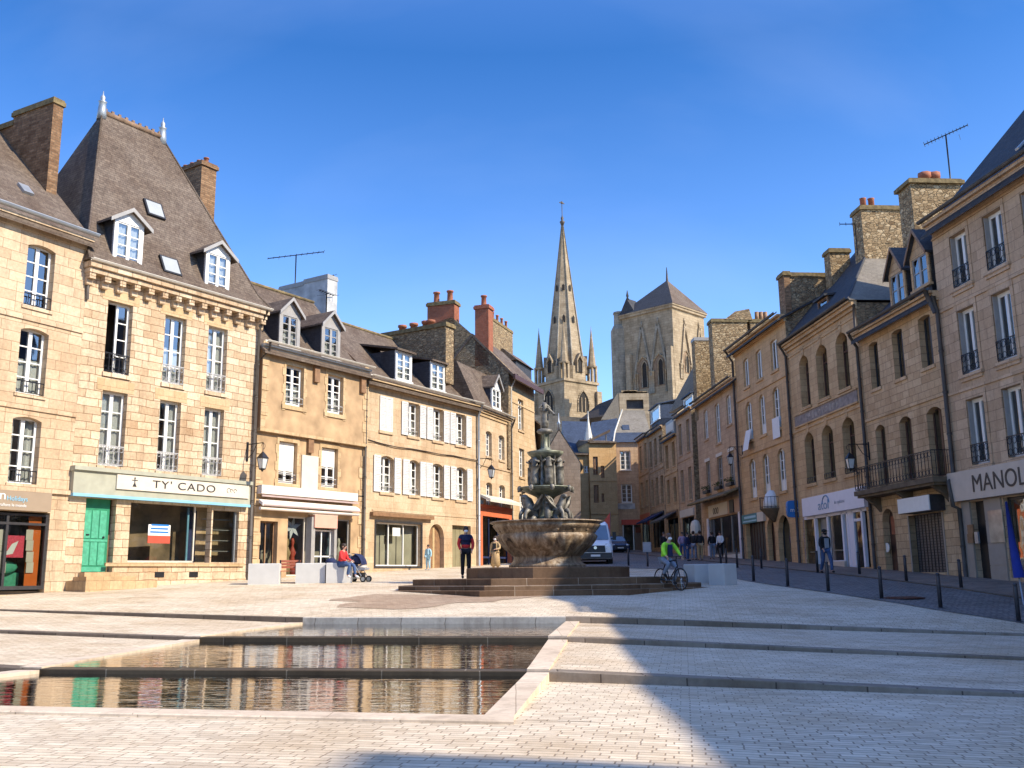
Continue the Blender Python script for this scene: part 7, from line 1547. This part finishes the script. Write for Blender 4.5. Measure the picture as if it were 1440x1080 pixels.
def planters():
    spec = [(345, 390, 822.5, 28, 'pale concrete block nearest the gift shop, left of the bench'), (412, 455, 821, 27, 'pale concrete block just right of the wooden bench'), (455, 493, 820.5, 27, 'pale concrete block the woman in red sits on'), (966, 1003, 821, 26, 'pale concrete block close behind the bicycle'), (1002, 1040, 824, 29, 'pale concrete block nearest the row of bollards')]
    out = []
    for l, r, by, hp, lab in spec:
        p = gp((l + r) / 2, by); w = (r - l) / FPX * p.y; h = hp / FPX * p.y; left = l < 700; e = empty('concrete_block', p + V((0, .45, .02)), R(8 if left else 40 if l > 1000 else 24), lab, 'bench block', 'pale concrete seating blocks')
        m = MB(); wx = .66 if not left else w * .93; bv = .02; m.lathe([], 4) if False else None
        dy = .4 if left else .33; m.hexa([(-wx / 2, -dy, -.08), (wx / 2, -dy, -.08), (wx / 2, dy, -.08), (-wx / 2, dy, -.08), (-wx / 2, -dy, h - bv), (wx / 2, -dy, h - bv), (wx / 2, dy, h - bv), (-wx / 2, dy, h - bv)]); m.hexa([(-wx / 2, -dy, h - bv + .0005), (wx / 2, -dy, h - bv + .0005), (wx / 2, dy, h - bv + .0005), (-wx / 2, dy, h - bv + .0005), (-wx / 2 + bv, -dy + bv, h), (wx / 2 - bv, -dy + bv, h), (wx / 2 - bv, dy - bv, h), (-wx / 2 + bv, dy - bv, h)])
        m.build('block', M['concrete'], e); b = MB(); b.box(-wx / 2 + .06, wx / 2 - .06, -.3, .3, -.12, -.09); b.build('plinth', M['kerb_dk'], e); out.append((e, h, wx))
    # slatted bench between the blocks
    p = gp(403, 821); e = empty('bench', p + V((0, .35, .02)), R(8), 'red-brown slatted bench with black ends between two concrete blocks', 'bench'); w = .78
    m = MB()
    for i in range(4): m.box(-w / 2, w / 2, -.22 + i * .11, -.13 + i * .11, .43, .46)
    m.build('seat', M['bench'], e); m = MB()
    for i in range(3): z = .55 + i * .11; m.box(-w / 2, w / 2, .25 + i * .02, .28 + i * .02, z, z + .085)
    m.build('backrest', M['bench'], e)
    for sx in (-1, 1): x = sx * (w / 2 - .04); m = MB(); m.box(x - .025, x + .025, -.22, -.16, 0, .43); m.box(x - .025, x + .025, .20, .27, 0, .86); m.box(x - .025, x + .025, -.22, .25, .38, .43); m.build('leg', M['iron'], e)
    return out
def wheel(parent, c, r, w, spokes=5, name='wheel'):
    m = MB(); m.tube([(c[0] - w / 2, c[1], c[2]), (c[0] + w / 2, c[1], c[2])], r, 22); o = m.build(name, M['rubber'], parent); m = MB(); s = -1 if c[0] < 0 else 1
    m.tube([(c[0] - w / 2 - .004, c[1], c[2]), (c[0] + w / 2 + .004, c[1], c[2])], r * .62, 18); m.build('rim', M['zinc'], o); return o
def loft(secs, mats=0):
    m = MB(); n = len(secs[0])
    for a, b in zip(secs, secs[1:]):
        for j in range(n): k = (j + 1) % n; m.poly([a[j], a[k], b[k], b[j]], 0, True)
    m.poly(secs[0][::-1]); m.poly(secs[-1]); return m
def sec(y, wb, wt, z0, z1, zs, r=.08):
    """cross-section of a vehicle body: width at sill, width at roof, sill, roof, shoulder height"""
    wm = wb
    h = [(wb - .06, z0), (wb, z0 + .10), (wm, zs), (wt, z1 - r), (wt - r, z1)]; return [(x, y, z) for x, z in h] + [(-x, y, z) for x, z in h[::-1]]
def van():
    y0 = 54; p = at_y(838, y0); e = empty('van', p, R(-3), 'white delivery van facing the square half hidden by the fountain bowl', 'van')
    S_ = [sec(0, .86, .80, .42, .98, .7, .1), sec(.10, .94, .86, .32, 1.14, .8, .1), sec(.45, .97, .86, .28, 1.26, .95), sec(.95, .98, .86, .28, 1.36, 1.1), sec(1.35, .98, .82, .28, 1.84, 1.2, .1), sec(1.75, .98, .80, .28, 2.28, 1.25, .12), sec(2.1, .98, .80, .28, 2.42, 1.25, .14), sec(5.2, .98, .82, .28, 2.42, 1.25, .14), sec(5.35, .95, .78, .34, 2.34, 1.2, .12)]
    loft(S_).build('body', M['van'], e); g = MB(); g.hexa([(-.80, .93, 1.37), (.80, .93, 1.37), (.80, 1.05, 1.37), (-.80, 1.05, 1.37), (-.70, 1.655, 2.20), (.70, 1.655, 2.20), (.70, 1.8, 2.20), (-.70, 1.8, 2.20)]); g.build('windscreen', M['carglass'], e)
    for sx in (-1, 1):
        m = MB(); m.hexa([(sx * .91, 1.35, 1.34), (sx * .935, 1.35, 1.34), (sx * .935, 2.5, 1.34), (sx * .91, 2.5, 1.34), (sx * .80, 1.75, 2.02), (sx * .86, 1.75, 2.02), (sx * .86, 2.45, 2.02), (sx * .80, 2.45, 2.02)]); m.build('side_window', M['carglass'], e)
        m = MB(); m.hexa([(sx * .58, -.02, .82), (sx * .86, .06, .82), (sx * .86, .3, .82), (sx * .58, .2, .82), (sx * .55, .05, 1.12), (sx * .90, .16, 1.16), (sx * .90, .4, 1.16), (sx * .55, .3, 1.12)]); m.build('headlight', M['lens'], e)
        m = MB(); m.box(sx * 1.12 - .10, sx * 1.12 + .10, 1.28, 1.40, 1.35, 1.80); m.tube([(sx * .92, 1.4, 1.42), (sx * 1.1, 1.35, 1.45)], .035, 6); m.build('mirror', M['black'], e); wheel(e, (sx * .86, .95, .35), .35, .22); wheel(e, (sx * .86, 4.3, .35), .35, .22)
    m = MB(); m.hexa([(-.56, -.03, .66), (.56, -.03, .66), (.56, .1, .66), (-.56, .1, .66), (-.53, -.005, 1.02), (.53, -.005, 1.02), (.53, .15, 1.02), (-.53, .15, 1.02)]); o = m.build('grille', M['black'], e); m = MB()
    for i in range(3): z = .72 + i * .10; m.box(-.53, .53, -.045 + .008 * i, -.02, z, z + .025)
    m.build('grille_bar', M['dark_w'], o); m = MB(); m.lathe([(.085, -.01), (.085, .01)], 18); q = m.build('badge', M['chrome'], o); q.location = (0, -.035, .90); q.rotation_euler = (pi / 2, 0, 0)
    m = MB(); m.hexa([(-.88, -.07, .34), (.88, -.07, .34), (.94, .2, .34), (-.94, .2, .34), (-.88, -.07, .62), (.88, -.07, .62), (.95, .2, .66), (-.95, .2, .66)]); m.build('bumper', M['dark_w'], e); m = MB(); m.box(-.26, .26, -.09, -.07, .42, .53); m.build('number_plate', M['white'], e); m = MB(); m.box(-.75, .75, .90, .95, 1.335, 1.365); m.build('wiper', M['black'], e)
def car():
    p = gp(873, 777.5); e = empty('car', p, R(5), 'dark blue hatchback car facing the square beyond the lone bollard', 'car')
    S_ = [sec(0, .74, .66, .30, .66, .5, .08), sec(.12, .84, .74, .22, .80, .6), sec(.9, .88, .74, .2, .98, .75), sec(1.15, .88, .72, .2, 1.04, .8), sec(1.75, .89, .62, .2, 1.46, .88, .1), sec(2.2, .89, .60, .2, 1.52, .9, .1), sec(3.3, .88, .60, .2, 1.48, .9, .1), sec(3.85, .85, .66, .28, 1.0, .8, .1), sec(3.95, .78, .6, .34, .9, .7)]
    loft(S_).build('body', M['carblue'], e); g = MB(); g.hexa([(-.68, 1.12, 1.03), (.68, 1.12, 1.03), (.68, 1.2, 1.03), (-.68, 1.2, 1.03), (-.54, 1.70, 1.44), (.54, 1.70, 1.44), (.54, 1.8, 1.44), (-.54, 1.8, 1.44)]); g.build('windscreen', M['carglass'], e)
    for sx in (-1, 1):
        m = MB(); m.ball((sx * .62, .08, .66), (.17, .12, .09), 10, 6); m.build('headlight', M['lens'], e); wheel(e, (sx * .78, .72, .31), .31, .2); wheel(e, (sx * .78, 3.2, .31), .31, .2); m = MB(); m.ball((sx * .98, 1.35, 1.02), (.1, .07, .07), 8, 5); m.build('mirror', M['carblue'], e)
        m = MB(); m.hexa([(sx * .78, 1.5, 1.0), (sx * .82, 1.5, 1.0), (sx * .82, 3.2, 1.0), (sx * .78, 3.2, 1.0), (sx * .63, 1.85, 1.40), (sx * .68, 1.85, 1.40), (sx * .68, 3.1, 1.40), (sx * .63, 3.1, 1.40)]); m.build('side_window', M['carglass'], e)
    m = MB(); m.box(-.45, .45, -.03, .06, .30, .55); m.build('grille', M['black'], e); m = MB(); m.box(-.26, .26, -.05, -.03, .38, .48); m.build('number_plate', M['white'], e)
def bicycle(loc, rz):
    e = empty('bicycle', loc, rz, 'dark bicycle ridden past the fountain steps', 'bicycle'); r = .33
    def ring(c, rr, w, name):
        m = MB(); m.tube([(c[0], c[1] + rr * cos(2 * pi * i / 26), c[2] + rr * sin(2 * pi * i / 26)) for i in range(27)], w, 6, cap=False); o = m.build(name, M['rubber'], e); s = MB()
        for i in range(14): a = 2 * pi * i / 14; s.tube([c, (c[0], c[1] + rr * cos(a), c[2] + rr * sin(a))], .003, 3)
        s.tube([(c[0] - .04, c[1], c[2]), (c[0] + .04, c[1], c[2])], .03, 6); s.build('spokes', M['chrome'], o)
    ring((0, -.52, r), r, .021, 'front_wheel'); ring((0, .50, r), r, .021, 'rear_wheel'); m = MB(); bb = (0, .06, .30); hd_, hu = (0, -.36, .72), (0, -.33, .92); st = (0, .20, .86); ra = (0, .50, r); fa = (0, -.52, r)
    for a, c in ((bb, hd_), (hu, st), (bb, st), (bb, ra), (st, ra), (hu, fa)): m.tube([a, c], .018, 6)
    m.build('frame', M['black'], e); m = MB(); m.tube([(-.30, -.24, 1.02), (-.12, -.36, 1.03), (.12, -.36, 1.03), (.30, -.24, 1.02)], .014, 6); m.tube([hu, (0, -.36, 1.03)], .016, 6); m.build('handlebar', M['black'], e); m = MB(); m.ball((0, .24, .93), (.09, .14, .04), 10, 5); m.tube([st, (0, .23, .92)], .014, 5); m.build('saddle', M['black'], e)
    m = MB(); m.tube([(-.14, .06, .30), (.14, .06, .30)], .015, 5); m.box(.10, .19, -.06, .02, .16, .19); m.box(-.19, -.10, .10, .18, .42, .45); m.tube([(.09, .06, .3), (.11, -.02, .17)], .012, 5); m.tube([(-.09, .06, .3), (-.11, .14, .43)], .012, 5); m.build('pedal', M['zinc'], e); return e
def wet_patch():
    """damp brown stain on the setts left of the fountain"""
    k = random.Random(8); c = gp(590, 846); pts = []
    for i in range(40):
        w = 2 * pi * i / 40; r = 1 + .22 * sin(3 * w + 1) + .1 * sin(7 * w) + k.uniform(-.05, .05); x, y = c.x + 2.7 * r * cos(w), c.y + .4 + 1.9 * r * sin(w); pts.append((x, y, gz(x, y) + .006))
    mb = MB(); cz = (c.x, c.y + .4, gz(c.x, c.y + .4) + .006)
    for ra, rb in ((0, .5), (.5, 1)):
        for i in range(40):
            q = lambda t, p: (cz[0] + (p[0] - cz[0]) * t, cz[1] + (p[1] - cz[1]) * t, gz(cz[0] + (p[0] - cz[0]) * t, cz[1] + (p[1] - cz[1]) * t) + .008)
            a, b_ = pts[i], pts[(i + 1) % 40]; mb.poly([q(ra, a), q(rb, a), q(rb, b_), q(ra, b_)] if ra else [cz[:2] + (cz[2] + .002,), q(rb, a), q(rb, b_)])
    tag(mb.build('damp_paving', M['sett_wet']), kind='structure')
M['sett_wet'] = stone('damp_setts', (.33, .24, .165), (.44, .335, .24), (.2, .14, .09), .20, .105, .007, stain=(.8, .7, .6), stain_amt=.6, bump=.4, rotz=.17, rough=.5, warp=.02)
def life():
    # cyclist
    p = gp(943, 823); p.y = min(p.y, 31.0); p = at_y(942, 30.9); rz = R(28); bicycle(p, rz)
    pose = {'pelvis': (0, .24, 1.00), 'waist': (0, .20, 1.13), 'chest': (0, .10, 1.33), 'neckb': (0, .02, 1.48), 'neck': (0, 0, 1.54), 'jaw': (0, -.03, 1.595), 'head': (0, -.015, 1.67), 'crown': (0, -.005, 1.72), 'shL': (.19, .03, 1.43), 'elL': (.30, -.08, 1.20), 'wrL': (.29, -.22, 1.06), 'shR': (-.19, .03, 1.43), 'elR': (-.30, -.08, 1.20), 'wrR': (-.29, -.22, 1.06),
            'hiL': (.10, .20, .95), 'knL': (.15, -.22, .68), 'anL': (.14, .02, .26), 'toL': (.14, -.13, .21), 'hiR': (-.10, .20, .95), 'knR': (-.15, -.16, .82), 'anR': (-.14, .16, .50), 'toR': (-.14, .02, .46)}
    person('cyclist in fluorescent yellow-green jacket, white face mask and jeans', p, rz, 1.72, pose, 'hiviz', 'denim_l', 'blackc', mask='whitec', vest='navy', hair='hair_b')
    # man in navy and red behind the fountain plinth
    q = at_y(655, 35.9); q.z = W(655, 813.5, 35.9).z; person('person in navy and red jacket with black trousers standing left of the fountain', q, R(10), 1.86, {'elL': (.25, -.02, 1.16), 'wrL': (.20, -.16, .96), 'elR': (-.25, -.02, 1.16), 'wrR': (-.20, -.16, .96), 'toL': (.13, -.14, .035)}, 'jacket_red', 'blackc', hood='navy', mask='whitec')
    # woman on the block
    p = gp(474, 821); s = .44; base = p + V((.02, .35, .0)); sit = {'pelvis': (0, .05, .80), 'waist': (0, .05, .93), 'chest': (0, .02, 1.12), 'neckb': (0, -.01, 1.28), 'neck': (0, -.03, 1.34), 'jaw': (0, -.075, 1.39), 'head': (0, -.06, 1.465), 'crown': (0, -.04, 1.515), 'shL': (.17, 0, 1.23), 'elL': (.22, -.08, .98), 'wrL': (.16, -.28, .92), 'shR': (-.17, 0, 1.23), 'elR': (-.22, -.08, .98), 'wrR': (-.16, -.28, .92), 'hiL': (.10, .02, .79), 'knL': (.12, -.44, .76), 'anL': (.12, -.50, .36), 'toL': (.12, -.64, .30), 'hiR': (-.10, .02, .79), 'knR': (-.12, -.40, .76), 'anR': (-.12, -.30, .36), 'toR': (-.12, -.44, .30)}
    person('seated woman in red hooded jacket and jeans watching the pushchair', base + V((.10, .05, -.06)), R(68), 1.70, sit, 'jacket_red', 'denim', 'whitec', hairlen=1)
    # pushchair
    p = gp(502, 819); e = empty('pushchair', p + V((0, .3, 0)), R(72), 'dark grey pushchair with folded hood beside the seated woman', 'pushchair')
    for x, y, r in ((-.24, -.32, .12), (.24, -.32, .12), (-.26, .34, .15), (.26, .34, .15)): wheel(e, (x, y, r), r, .05)
    m = MB()
    for sx in (-1, 1): x = .25 * sx; m.tube([(x, -.32, .12), (x, .02, .62), (x, .50, 1.06)], .016, 6); m.tube([(x, .34, .15), (x, .0, .60)], .016, 6); m.tube([(x, -.32, .14), (x, .34, .17)], .013, 6)
    m.tube([(-.25, .5, 1.06), (.25, .5, 1.06)], .02, 6); m.build('frame', M['zinc'], e); m = MB(); m.hexa([(-.2, -.36, .46), (.2, -.36, .46), (.22, .12, .42), (-.22, .12, .42), (-.2, -.38, .54), (.2, -.38, .54), (.22, .12, .54), (-.22, .12, .54)]); m.hexa([(-.21, .06, .5), (.21, .06, .5), (.21, .14, .5), (-.21, .14, .5), (-.2, .26, .98), (.2, .26, .98), (.2, .32, .98), (-.2, .32, .98)]); m.build('seat', M['greyc'], e)
    m = MB(); pts = [(.18 - .42 * sin(t), .62 + .44 * cos(t) * 1.0) for t in [i * .25 for i in range(7)]]
    for (a, c), (d, f) in zip(pts, pts[1:]): m.hexa([(-.24, a, c), (.24, a, c), (.24, d, f), (-.24, d, f), (-.24, a, c + .02), (.24, a, c + .02), (.24, d, f + .02), (-.24, d, f + .02)])
    m.ball((0, .05, .86), (.24, .26, .2), 12, 7); m.build('hood', M['navy'], e); m = MB(); m.box(-.2, .2, -.2, .25, .2, .36); m.build('basket', M['blackc'], e); m = MB(); m.ball((0, -.15, .56), (.17, .22, .08), 10, 6); m.build('footmuff', M['cream'], e)
    # bag on the block
    bg = empty('bag', p + V((-1.05, .32, .66)), R(5), 'small dark bag lying on the concrete block behind the seated woman', 'bag'); m = MB(); m.ball((0, 0, .12), (.22, .14, .14), 10, 6); m.build('bag_body', M['navy'], bg); m = MB(); m.tube([(-.12, 0, .22), (-.06, 0, .34), (.06, 0, .34), (.12, 0, .22)], .015, 5); m.build('handle', M['black'], bg)
    q = at_y(697, 44); person('person in long tan coat and white scarf behind the fountain bowl', q, R(-20), 1.62, {'elL': (.24, -.04, 1.15), 'wrL': (.12, -.22, 1.12)}, 'tan', 'tan', 'blackc', coat=.62, tops='tan', mask='whitec', vest='black')
    q = at_y(602, 48.5); person('small child in pale blue standing by the arched doorway', q, R(-30), 1.22, {}, 'cyan', 'cyan', 'greyc')
    p = gp(1163, 806.5); person('man walking in open black jacket over grey shirt, jeans and dark cap', p, R(12), 1.74, WALK, 'blackc', 'denim', 'blackc', vest='greyc', hat='blackc', mask='blackc')
    grp = [(968, 58, 1.66, 'navy', 'denim', 'person in navy jacket and jeans on the left of the waiting group', 60), (977, 60, 1.74, 'blackc', 'denim_l', 'person in black coat and grey jeans second in the waiting group', 150), (986, 59, 1.76, 'blackc', 'tan', 'person in black jacket and tan trousers in the middle of the group', 190), (1003, 60.5, 1.68, 'blackc', 'denim_l', 'person in black jumper and pale jeans right of the waiting group', 200), (935, 62, 1.7, 'blackc', 'blackc', 'person all in black seen behind the cyclist', 20), (961, 63, 1.68, 'lilac', 'denim', 'person in lilac top partly hidden by the group', 0), (1015, 62.5, 1.7, 'whitec', 'blackc', 'person in white top standing at the lit shop window', -40)]
    for px, y, h, t, l, lab, rz in grp: person(lab, at_y(px, y), R(rz), h, WALK if px in (961,) else {'elL': (.24, -.03, 1.15), 'wrL': (.16, -.2, 1.0)}, t, l, 'blackc', group=None)
    # parking meter board, flags, parasols
    p = gp(911, 797); e = empty('information_board', p, R(-15), 'grey notice board on a slim post near the lone bollard', 'sign'); m = MB(); m.lathe([(.05, -.05), (.05, .75)], 10); m.build('post', M['post'], e); m = MB(); m.box(-.21, .21, -.06, .08, .72, 1.22); m.build('board', M['slatgrey2'], e); m = MB(); m.box(-.16, .16, -.075, -.06, .80, 1.14); m.build('notice', M['greyc'], e)
    p = at_y(858, 62); e = empty('feather_flag', p, R(0), 'red-orange feather flag standing behind the van', 'flag'); z0, z1 = W(858, 752, 62).z - p.z, W(858, 722, 62).z - p.z; m = MB(); m.tube([(0, 0, 0), (.12, 0, z1 + .1)], .025, 6); m.build('pole', M['zinc'], e); m = MB(); m.prism([(.08, -.02, z0 - .7), (.12, -.02, z1 + .1), (-.35, -.02, z1 - .55), (-.28, -.02, z0 - .05)], (0, .02, 0)); m.build('flag_cloth', M['red'], e)
    p = at_y(1431, 26.2); e = empty('parasol', p, 0, 'closed deep blue parasol leaning by the shop window under the beige sign', 'parasol'); zt, zb_ = W(1426, 705, 26.2).z - p.z, W(1434, 812, 26.2).z - p.z; m = MB(); m.tube([(.06, 0, 0), (-.12, 0, zt)], .022, 7); m.build('pole', M['zinc'], e); m = MB(); m.tube([(-.11, 0, zt), (-.06, 0, zt * .6), (.02, 0, max(.1, zb_)), ], [.03, .09, .14], 9); m.build('cloth', M['blueflag'], e)
    p = at_y(981, 64.5); e = empty('parasol', p, 0, 'cream half-folded parasol behind the waiting group', 'parasol'); zt = W(981, 731, 64.5).z - p.z; m = MB(); m.tube([(0, 0, 0), (0, 0, zt + .1)], .03, 7); m.build('pole', M['wood'], e); m = MB(); m.lathe([(.34, zt - .9), (.36, zt - .84), (.34, zt - .4), (.24, zt - .1), (.05, zt)], 10, smooth=False); m.build('cloth', M['cream'], e)
M['slatgrey2'] = plain('pale_grey_board', (.25, .25, .27), .5, .2, .1, 4); M['blueflag'] = plain('deep_blue_cloth', (.01, .025, .20), .8, 0, .12, 6); M['hair_b'] = plain('brown_hair', (.10, .05, .03), .6, 0, .3, 30)

# ================================================================== put it together
ground()
A_ = house_a(); B_, (dx0, dx1, dz0) = house_b(); C_ = house_c(); D_ = house_d(); E_ = house_e(); F_ = house_f()
R1_ = house_r1(); R2_ = house_r2(); R3_ = house_r3(); R4_ = house_r4(); R5_ = house_r5(); far_row(); street_end(); church()
# doorsteps of the green door
st = MB(); zz = dz0
for i, (ex, d) in enumerate(((.15, .35), (.45, .75), (.9, 1.15))): st.box(dx0 - ex * .6, dx1 + ex * 1.3, -d, -.01, -1.0, zz - .02 - i * .15)
B_.mk(st, 'doorstep', 'stone_c')
# houses beyond the frame to the right and behind: their roofs cast the square's big shadow
def offstage(key, name, lab, ze, rise, zb, back=10):
    b = Bd(key, name, lab, zb); ops = [(1.2 + 2.6 * i, 2.3 + 2.6 * i, z, z + 2.0) for i in range(int((b.w - 1.2) / 2.6)) for z in (zb + 4, zb + 7.2)]
    b.wall('r2', ops, zb - 2, ze, back=back, gable=(back / 2, ze + rise)); b.interior([zb, zb + 3.6, zb + 6.9, ze - .1])
    for o in ops: b.window(*o, .16, rows=3)
    b.roof(ze, rise, back / 2, back, 'slate', x0=0, x1=b.w, ov=.3); return b
offstage((18.37, 17.75, -92, 20.2), 'corner_shop_house', 'brown house next to the long beige sign, outside the picture', 12.9, 4.0, -1.6)
offstage((17.7, -2.6, -93, 14.0), 'taller_corner_house', 'taller brown house at the foot of the square, outside the picture', 15.3, 4.1, -1.8)
b = Bd((1.44, 63.25, 88.0, 19.5), 'plain_row_house', 'plain low stone house continuing the sunny row behind the tall gabled house', .9)
ops = [(1.5 + 3 * i, 2.6 + 3 * i, z, z + 1.8) for i in range(6) for z in (4.6, 7.6)]; b.wall('stone_d', ops, -.5, 10.2, back=8, gable=(4, 13.5)); b.interior([1, 4.2, 7.2, 10])
for o in ops: b.window(*o, .15, rows=3, curtain='net'); b.sill(o[0], o[1], o[2], 'stone_c')
b.roof(10.2, 3.6, 4, 8, 'slate_br', x0=0, x1=b.w)
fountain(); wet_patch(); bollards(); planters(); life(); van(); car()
lantern(B_, 369, 655, 1, 'black wall lantern on the downpipe beside the gift shop', -.95); lantern(E_, 691, 668, 1, 'black wall lantern above the red shop front', -.8)
lantern(R3_, 1196, 655, 1, 'pale-glazed wall lantern under the last brown arched window', -.9, 0)
lantern(R5_, 1027, 650, 1, 'small wall lantern by the slatted canopy of the dark shop', -.8)
L2 = FARB = None
# projecting blue sign between the arched shop and the optician
q0, q1 = R4_.Q(1105, 716, 8.75), R4_.Q(1128, 716, 8.75); zt_, zb_ = R4_.Q(1116, 704, 8.75).z, R4_.Q(1116, 728, 8.75).z
e = empty('projecting_sign', R4_.world(8.75, 0, (zt_ + zb_) / 2), R4_.rot, 'blue rounded box sign projecting from the wall left of the optician', 'sign'); hh = (zt_ - zb_) / 2; y0, y1 = min(q0.y, q1.y), max(q0.y, q1.y)
m = MB(); n = 16; pts = [(.0, (y0 + y1) / 2 + (y1 - y0) / 2 * (abs(cos(2 * pi * i / n)) ** .35) * (1 if cos(2 * pi * i / n) >= 0 else -1), hh * (abs(sin(2 * pi * i / n)) ** .55) * (1 if sin(2 * pi * i / n) >= 0 else -1)) for i in range(n)]; m.prism([(p[0], p[1], p[2]) for p in pts], (.22, 0, 0)); m.build('sign_case', M['blue'], e); m = MB(); m.tube([(.1, 0, .1), (.1, y0, .1)], .03, 6); m.tube([(.1, 0, -.15), (.1, y0, -.15)], .03, 6); m.build('bracket', M['iron'], e)
cu = bpy.data.curves.new('lettering', 'FONT'); cu.body = 'mO:'; cu.size = hh * .72; cu.extrude = .004; cu.align_x = 'CENTER'; cu.materials.append(M['white']); o = bpy.data.objects.new('lettering', cu); COL.objects.link(o); o.parent = e; o.location = (.226, (y0 + y1) / 2, -hh * .35); o.rotation_euler = (pi / 2, 0, pi / 2)

# lettering as plain meshes
dg = bpy.context.evaluated_depsgraph_get()
for o in [q for q in COL.objects if q.type == 'FONT']:
    me = bpy.data.meshes.new_from_object(o.evaluated_get(dg), depsgraph=dg); n = bpy.data.objects.new('lettering', me); COL.objects.link(n); n.parent = o.parent; n.matrix_basis = o.matrix_basis.copy()
    if not me.materials: me.materials.append(o.data.materials[0])
    bpy.data.objects.remove(o)
# ------------------------------------------------------------------ light
EL, AZ = R(38.5), R(-24)
sd = V((cos(AZ) * cos(EL), sin(AZ) * cos(EL), sin(EL)))
sl = bpy.data.lights.new('sun', 'SUN'); sl.energy = 3.05; sl.angle = R(.55); sl.color = (1.0, .88, .69); so = bpy.data.objects.new('sun', sl); COL.objects.link(so); so.rotation_euler = (-sd).to_track_quat('-Z', 'Y').to_euler(); so.location = (30, -20, 60)
w = bpy.data.worlds.new('World'); S.world = w; w.use_nodes = True; nt = w.node_tree; bg = nt.nodes['Background']
sk = nt.nodes.new('ShaderNodeTexSky'); sk.sky_type = 'NISHITA'; sk.sun_disc = False; sk.sun_elevation = EL; sk.sun_rotation = atan2(sd.x, sd.y); sk.air_density = 1.0; sk.dust_density = .9; sk.ozone_density = 4.5; sk.altitude = 50
hs = nt.nodes.new('ShaderNodeHueSaturation'); hs.inputs['Saturation'].default_value = 1.05; hs.inputs['Hue'].default_value = .508; nt.links.new(sk.outputs[0], hs.inputs['Color']); 
tc = nt.nodes.new('ShaderNodeTexCoord'); mp = nt.nodes.new('ShaderNodeMapping'); mp.inputs['Rotation'].default_value = (.5, .2, .9); mp.inputs['Scale'].default_value = (1.2, 7.0, 3.0); nt.links.new(tc.outputs['Generated'], mp.inputs['Vector'])
no = nt.nodes.new('ShaderNodeTexNoise'); no.inputs['Scale'].default_value = 1.1; no.inputs['Detail'].default_value = 6; nt.links.new(mp.outputs['Vector'], no.inputs['Vector']); mr = nt.nodes.new('ShaderNodeMapRange'); mr.inputs[1].default_value = .48; mr.inputs[2].default_value = .8; mr.inputs[4].default_value = .05; nt.links.new(no.outputs['Fac'], mr.inputs[0])
mx = nt.nodes.new('ShaderNodeMixRGB'); mx.inputs[2].default_value = (5.2, 5.4, 5.8, 1); nt.links.new(mr.outputs[0], mx.inputs[0])
sx = nt.nodes.new('ShaderNodeSeparateXYZ'); nt.links.new(tc.outputs['Generated'], sx.inputs[0]); rp = nt.nodes.new('ShaderNodeValToRGB'); nt.links.new(sx.outputs['Z'], rp.inputs[0]); e = rp.color_ramp.elements; e[0].position = .02; e[0].color = (.84, .92, 1, 1); e[1].position = .52; e[1].color = (.19, .43, .60, 1); e[1].position = .50; q = e.new(.80); q.color = (.84, .97, 1.12, 1)  # ramp brightens again at the unseen zenith, added for fill light
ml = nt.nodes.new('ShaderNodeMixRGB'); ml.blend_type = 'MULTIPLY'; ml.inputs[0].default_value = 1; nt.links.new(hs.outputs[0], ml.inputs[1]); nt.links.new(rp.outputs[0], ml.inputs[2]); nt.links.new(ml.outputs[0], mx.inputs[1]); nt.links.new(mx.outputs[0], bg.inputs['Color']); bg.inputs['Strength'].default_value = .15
S.view_settings.view_transform = 'Standard'; S.view_settings.look = 'None'; S.view_settings.gamma = 1; S.view_settings.exposure = 1.35
S.render.engine = 'CYCLES'; S.cycles.use_denoising = True; S.cycles.max_bounces = 6; S.cycles.transparent_max_bounces = 10; S.cycles.caustics_reflective = False; S.cycles.caustics_refractive = False
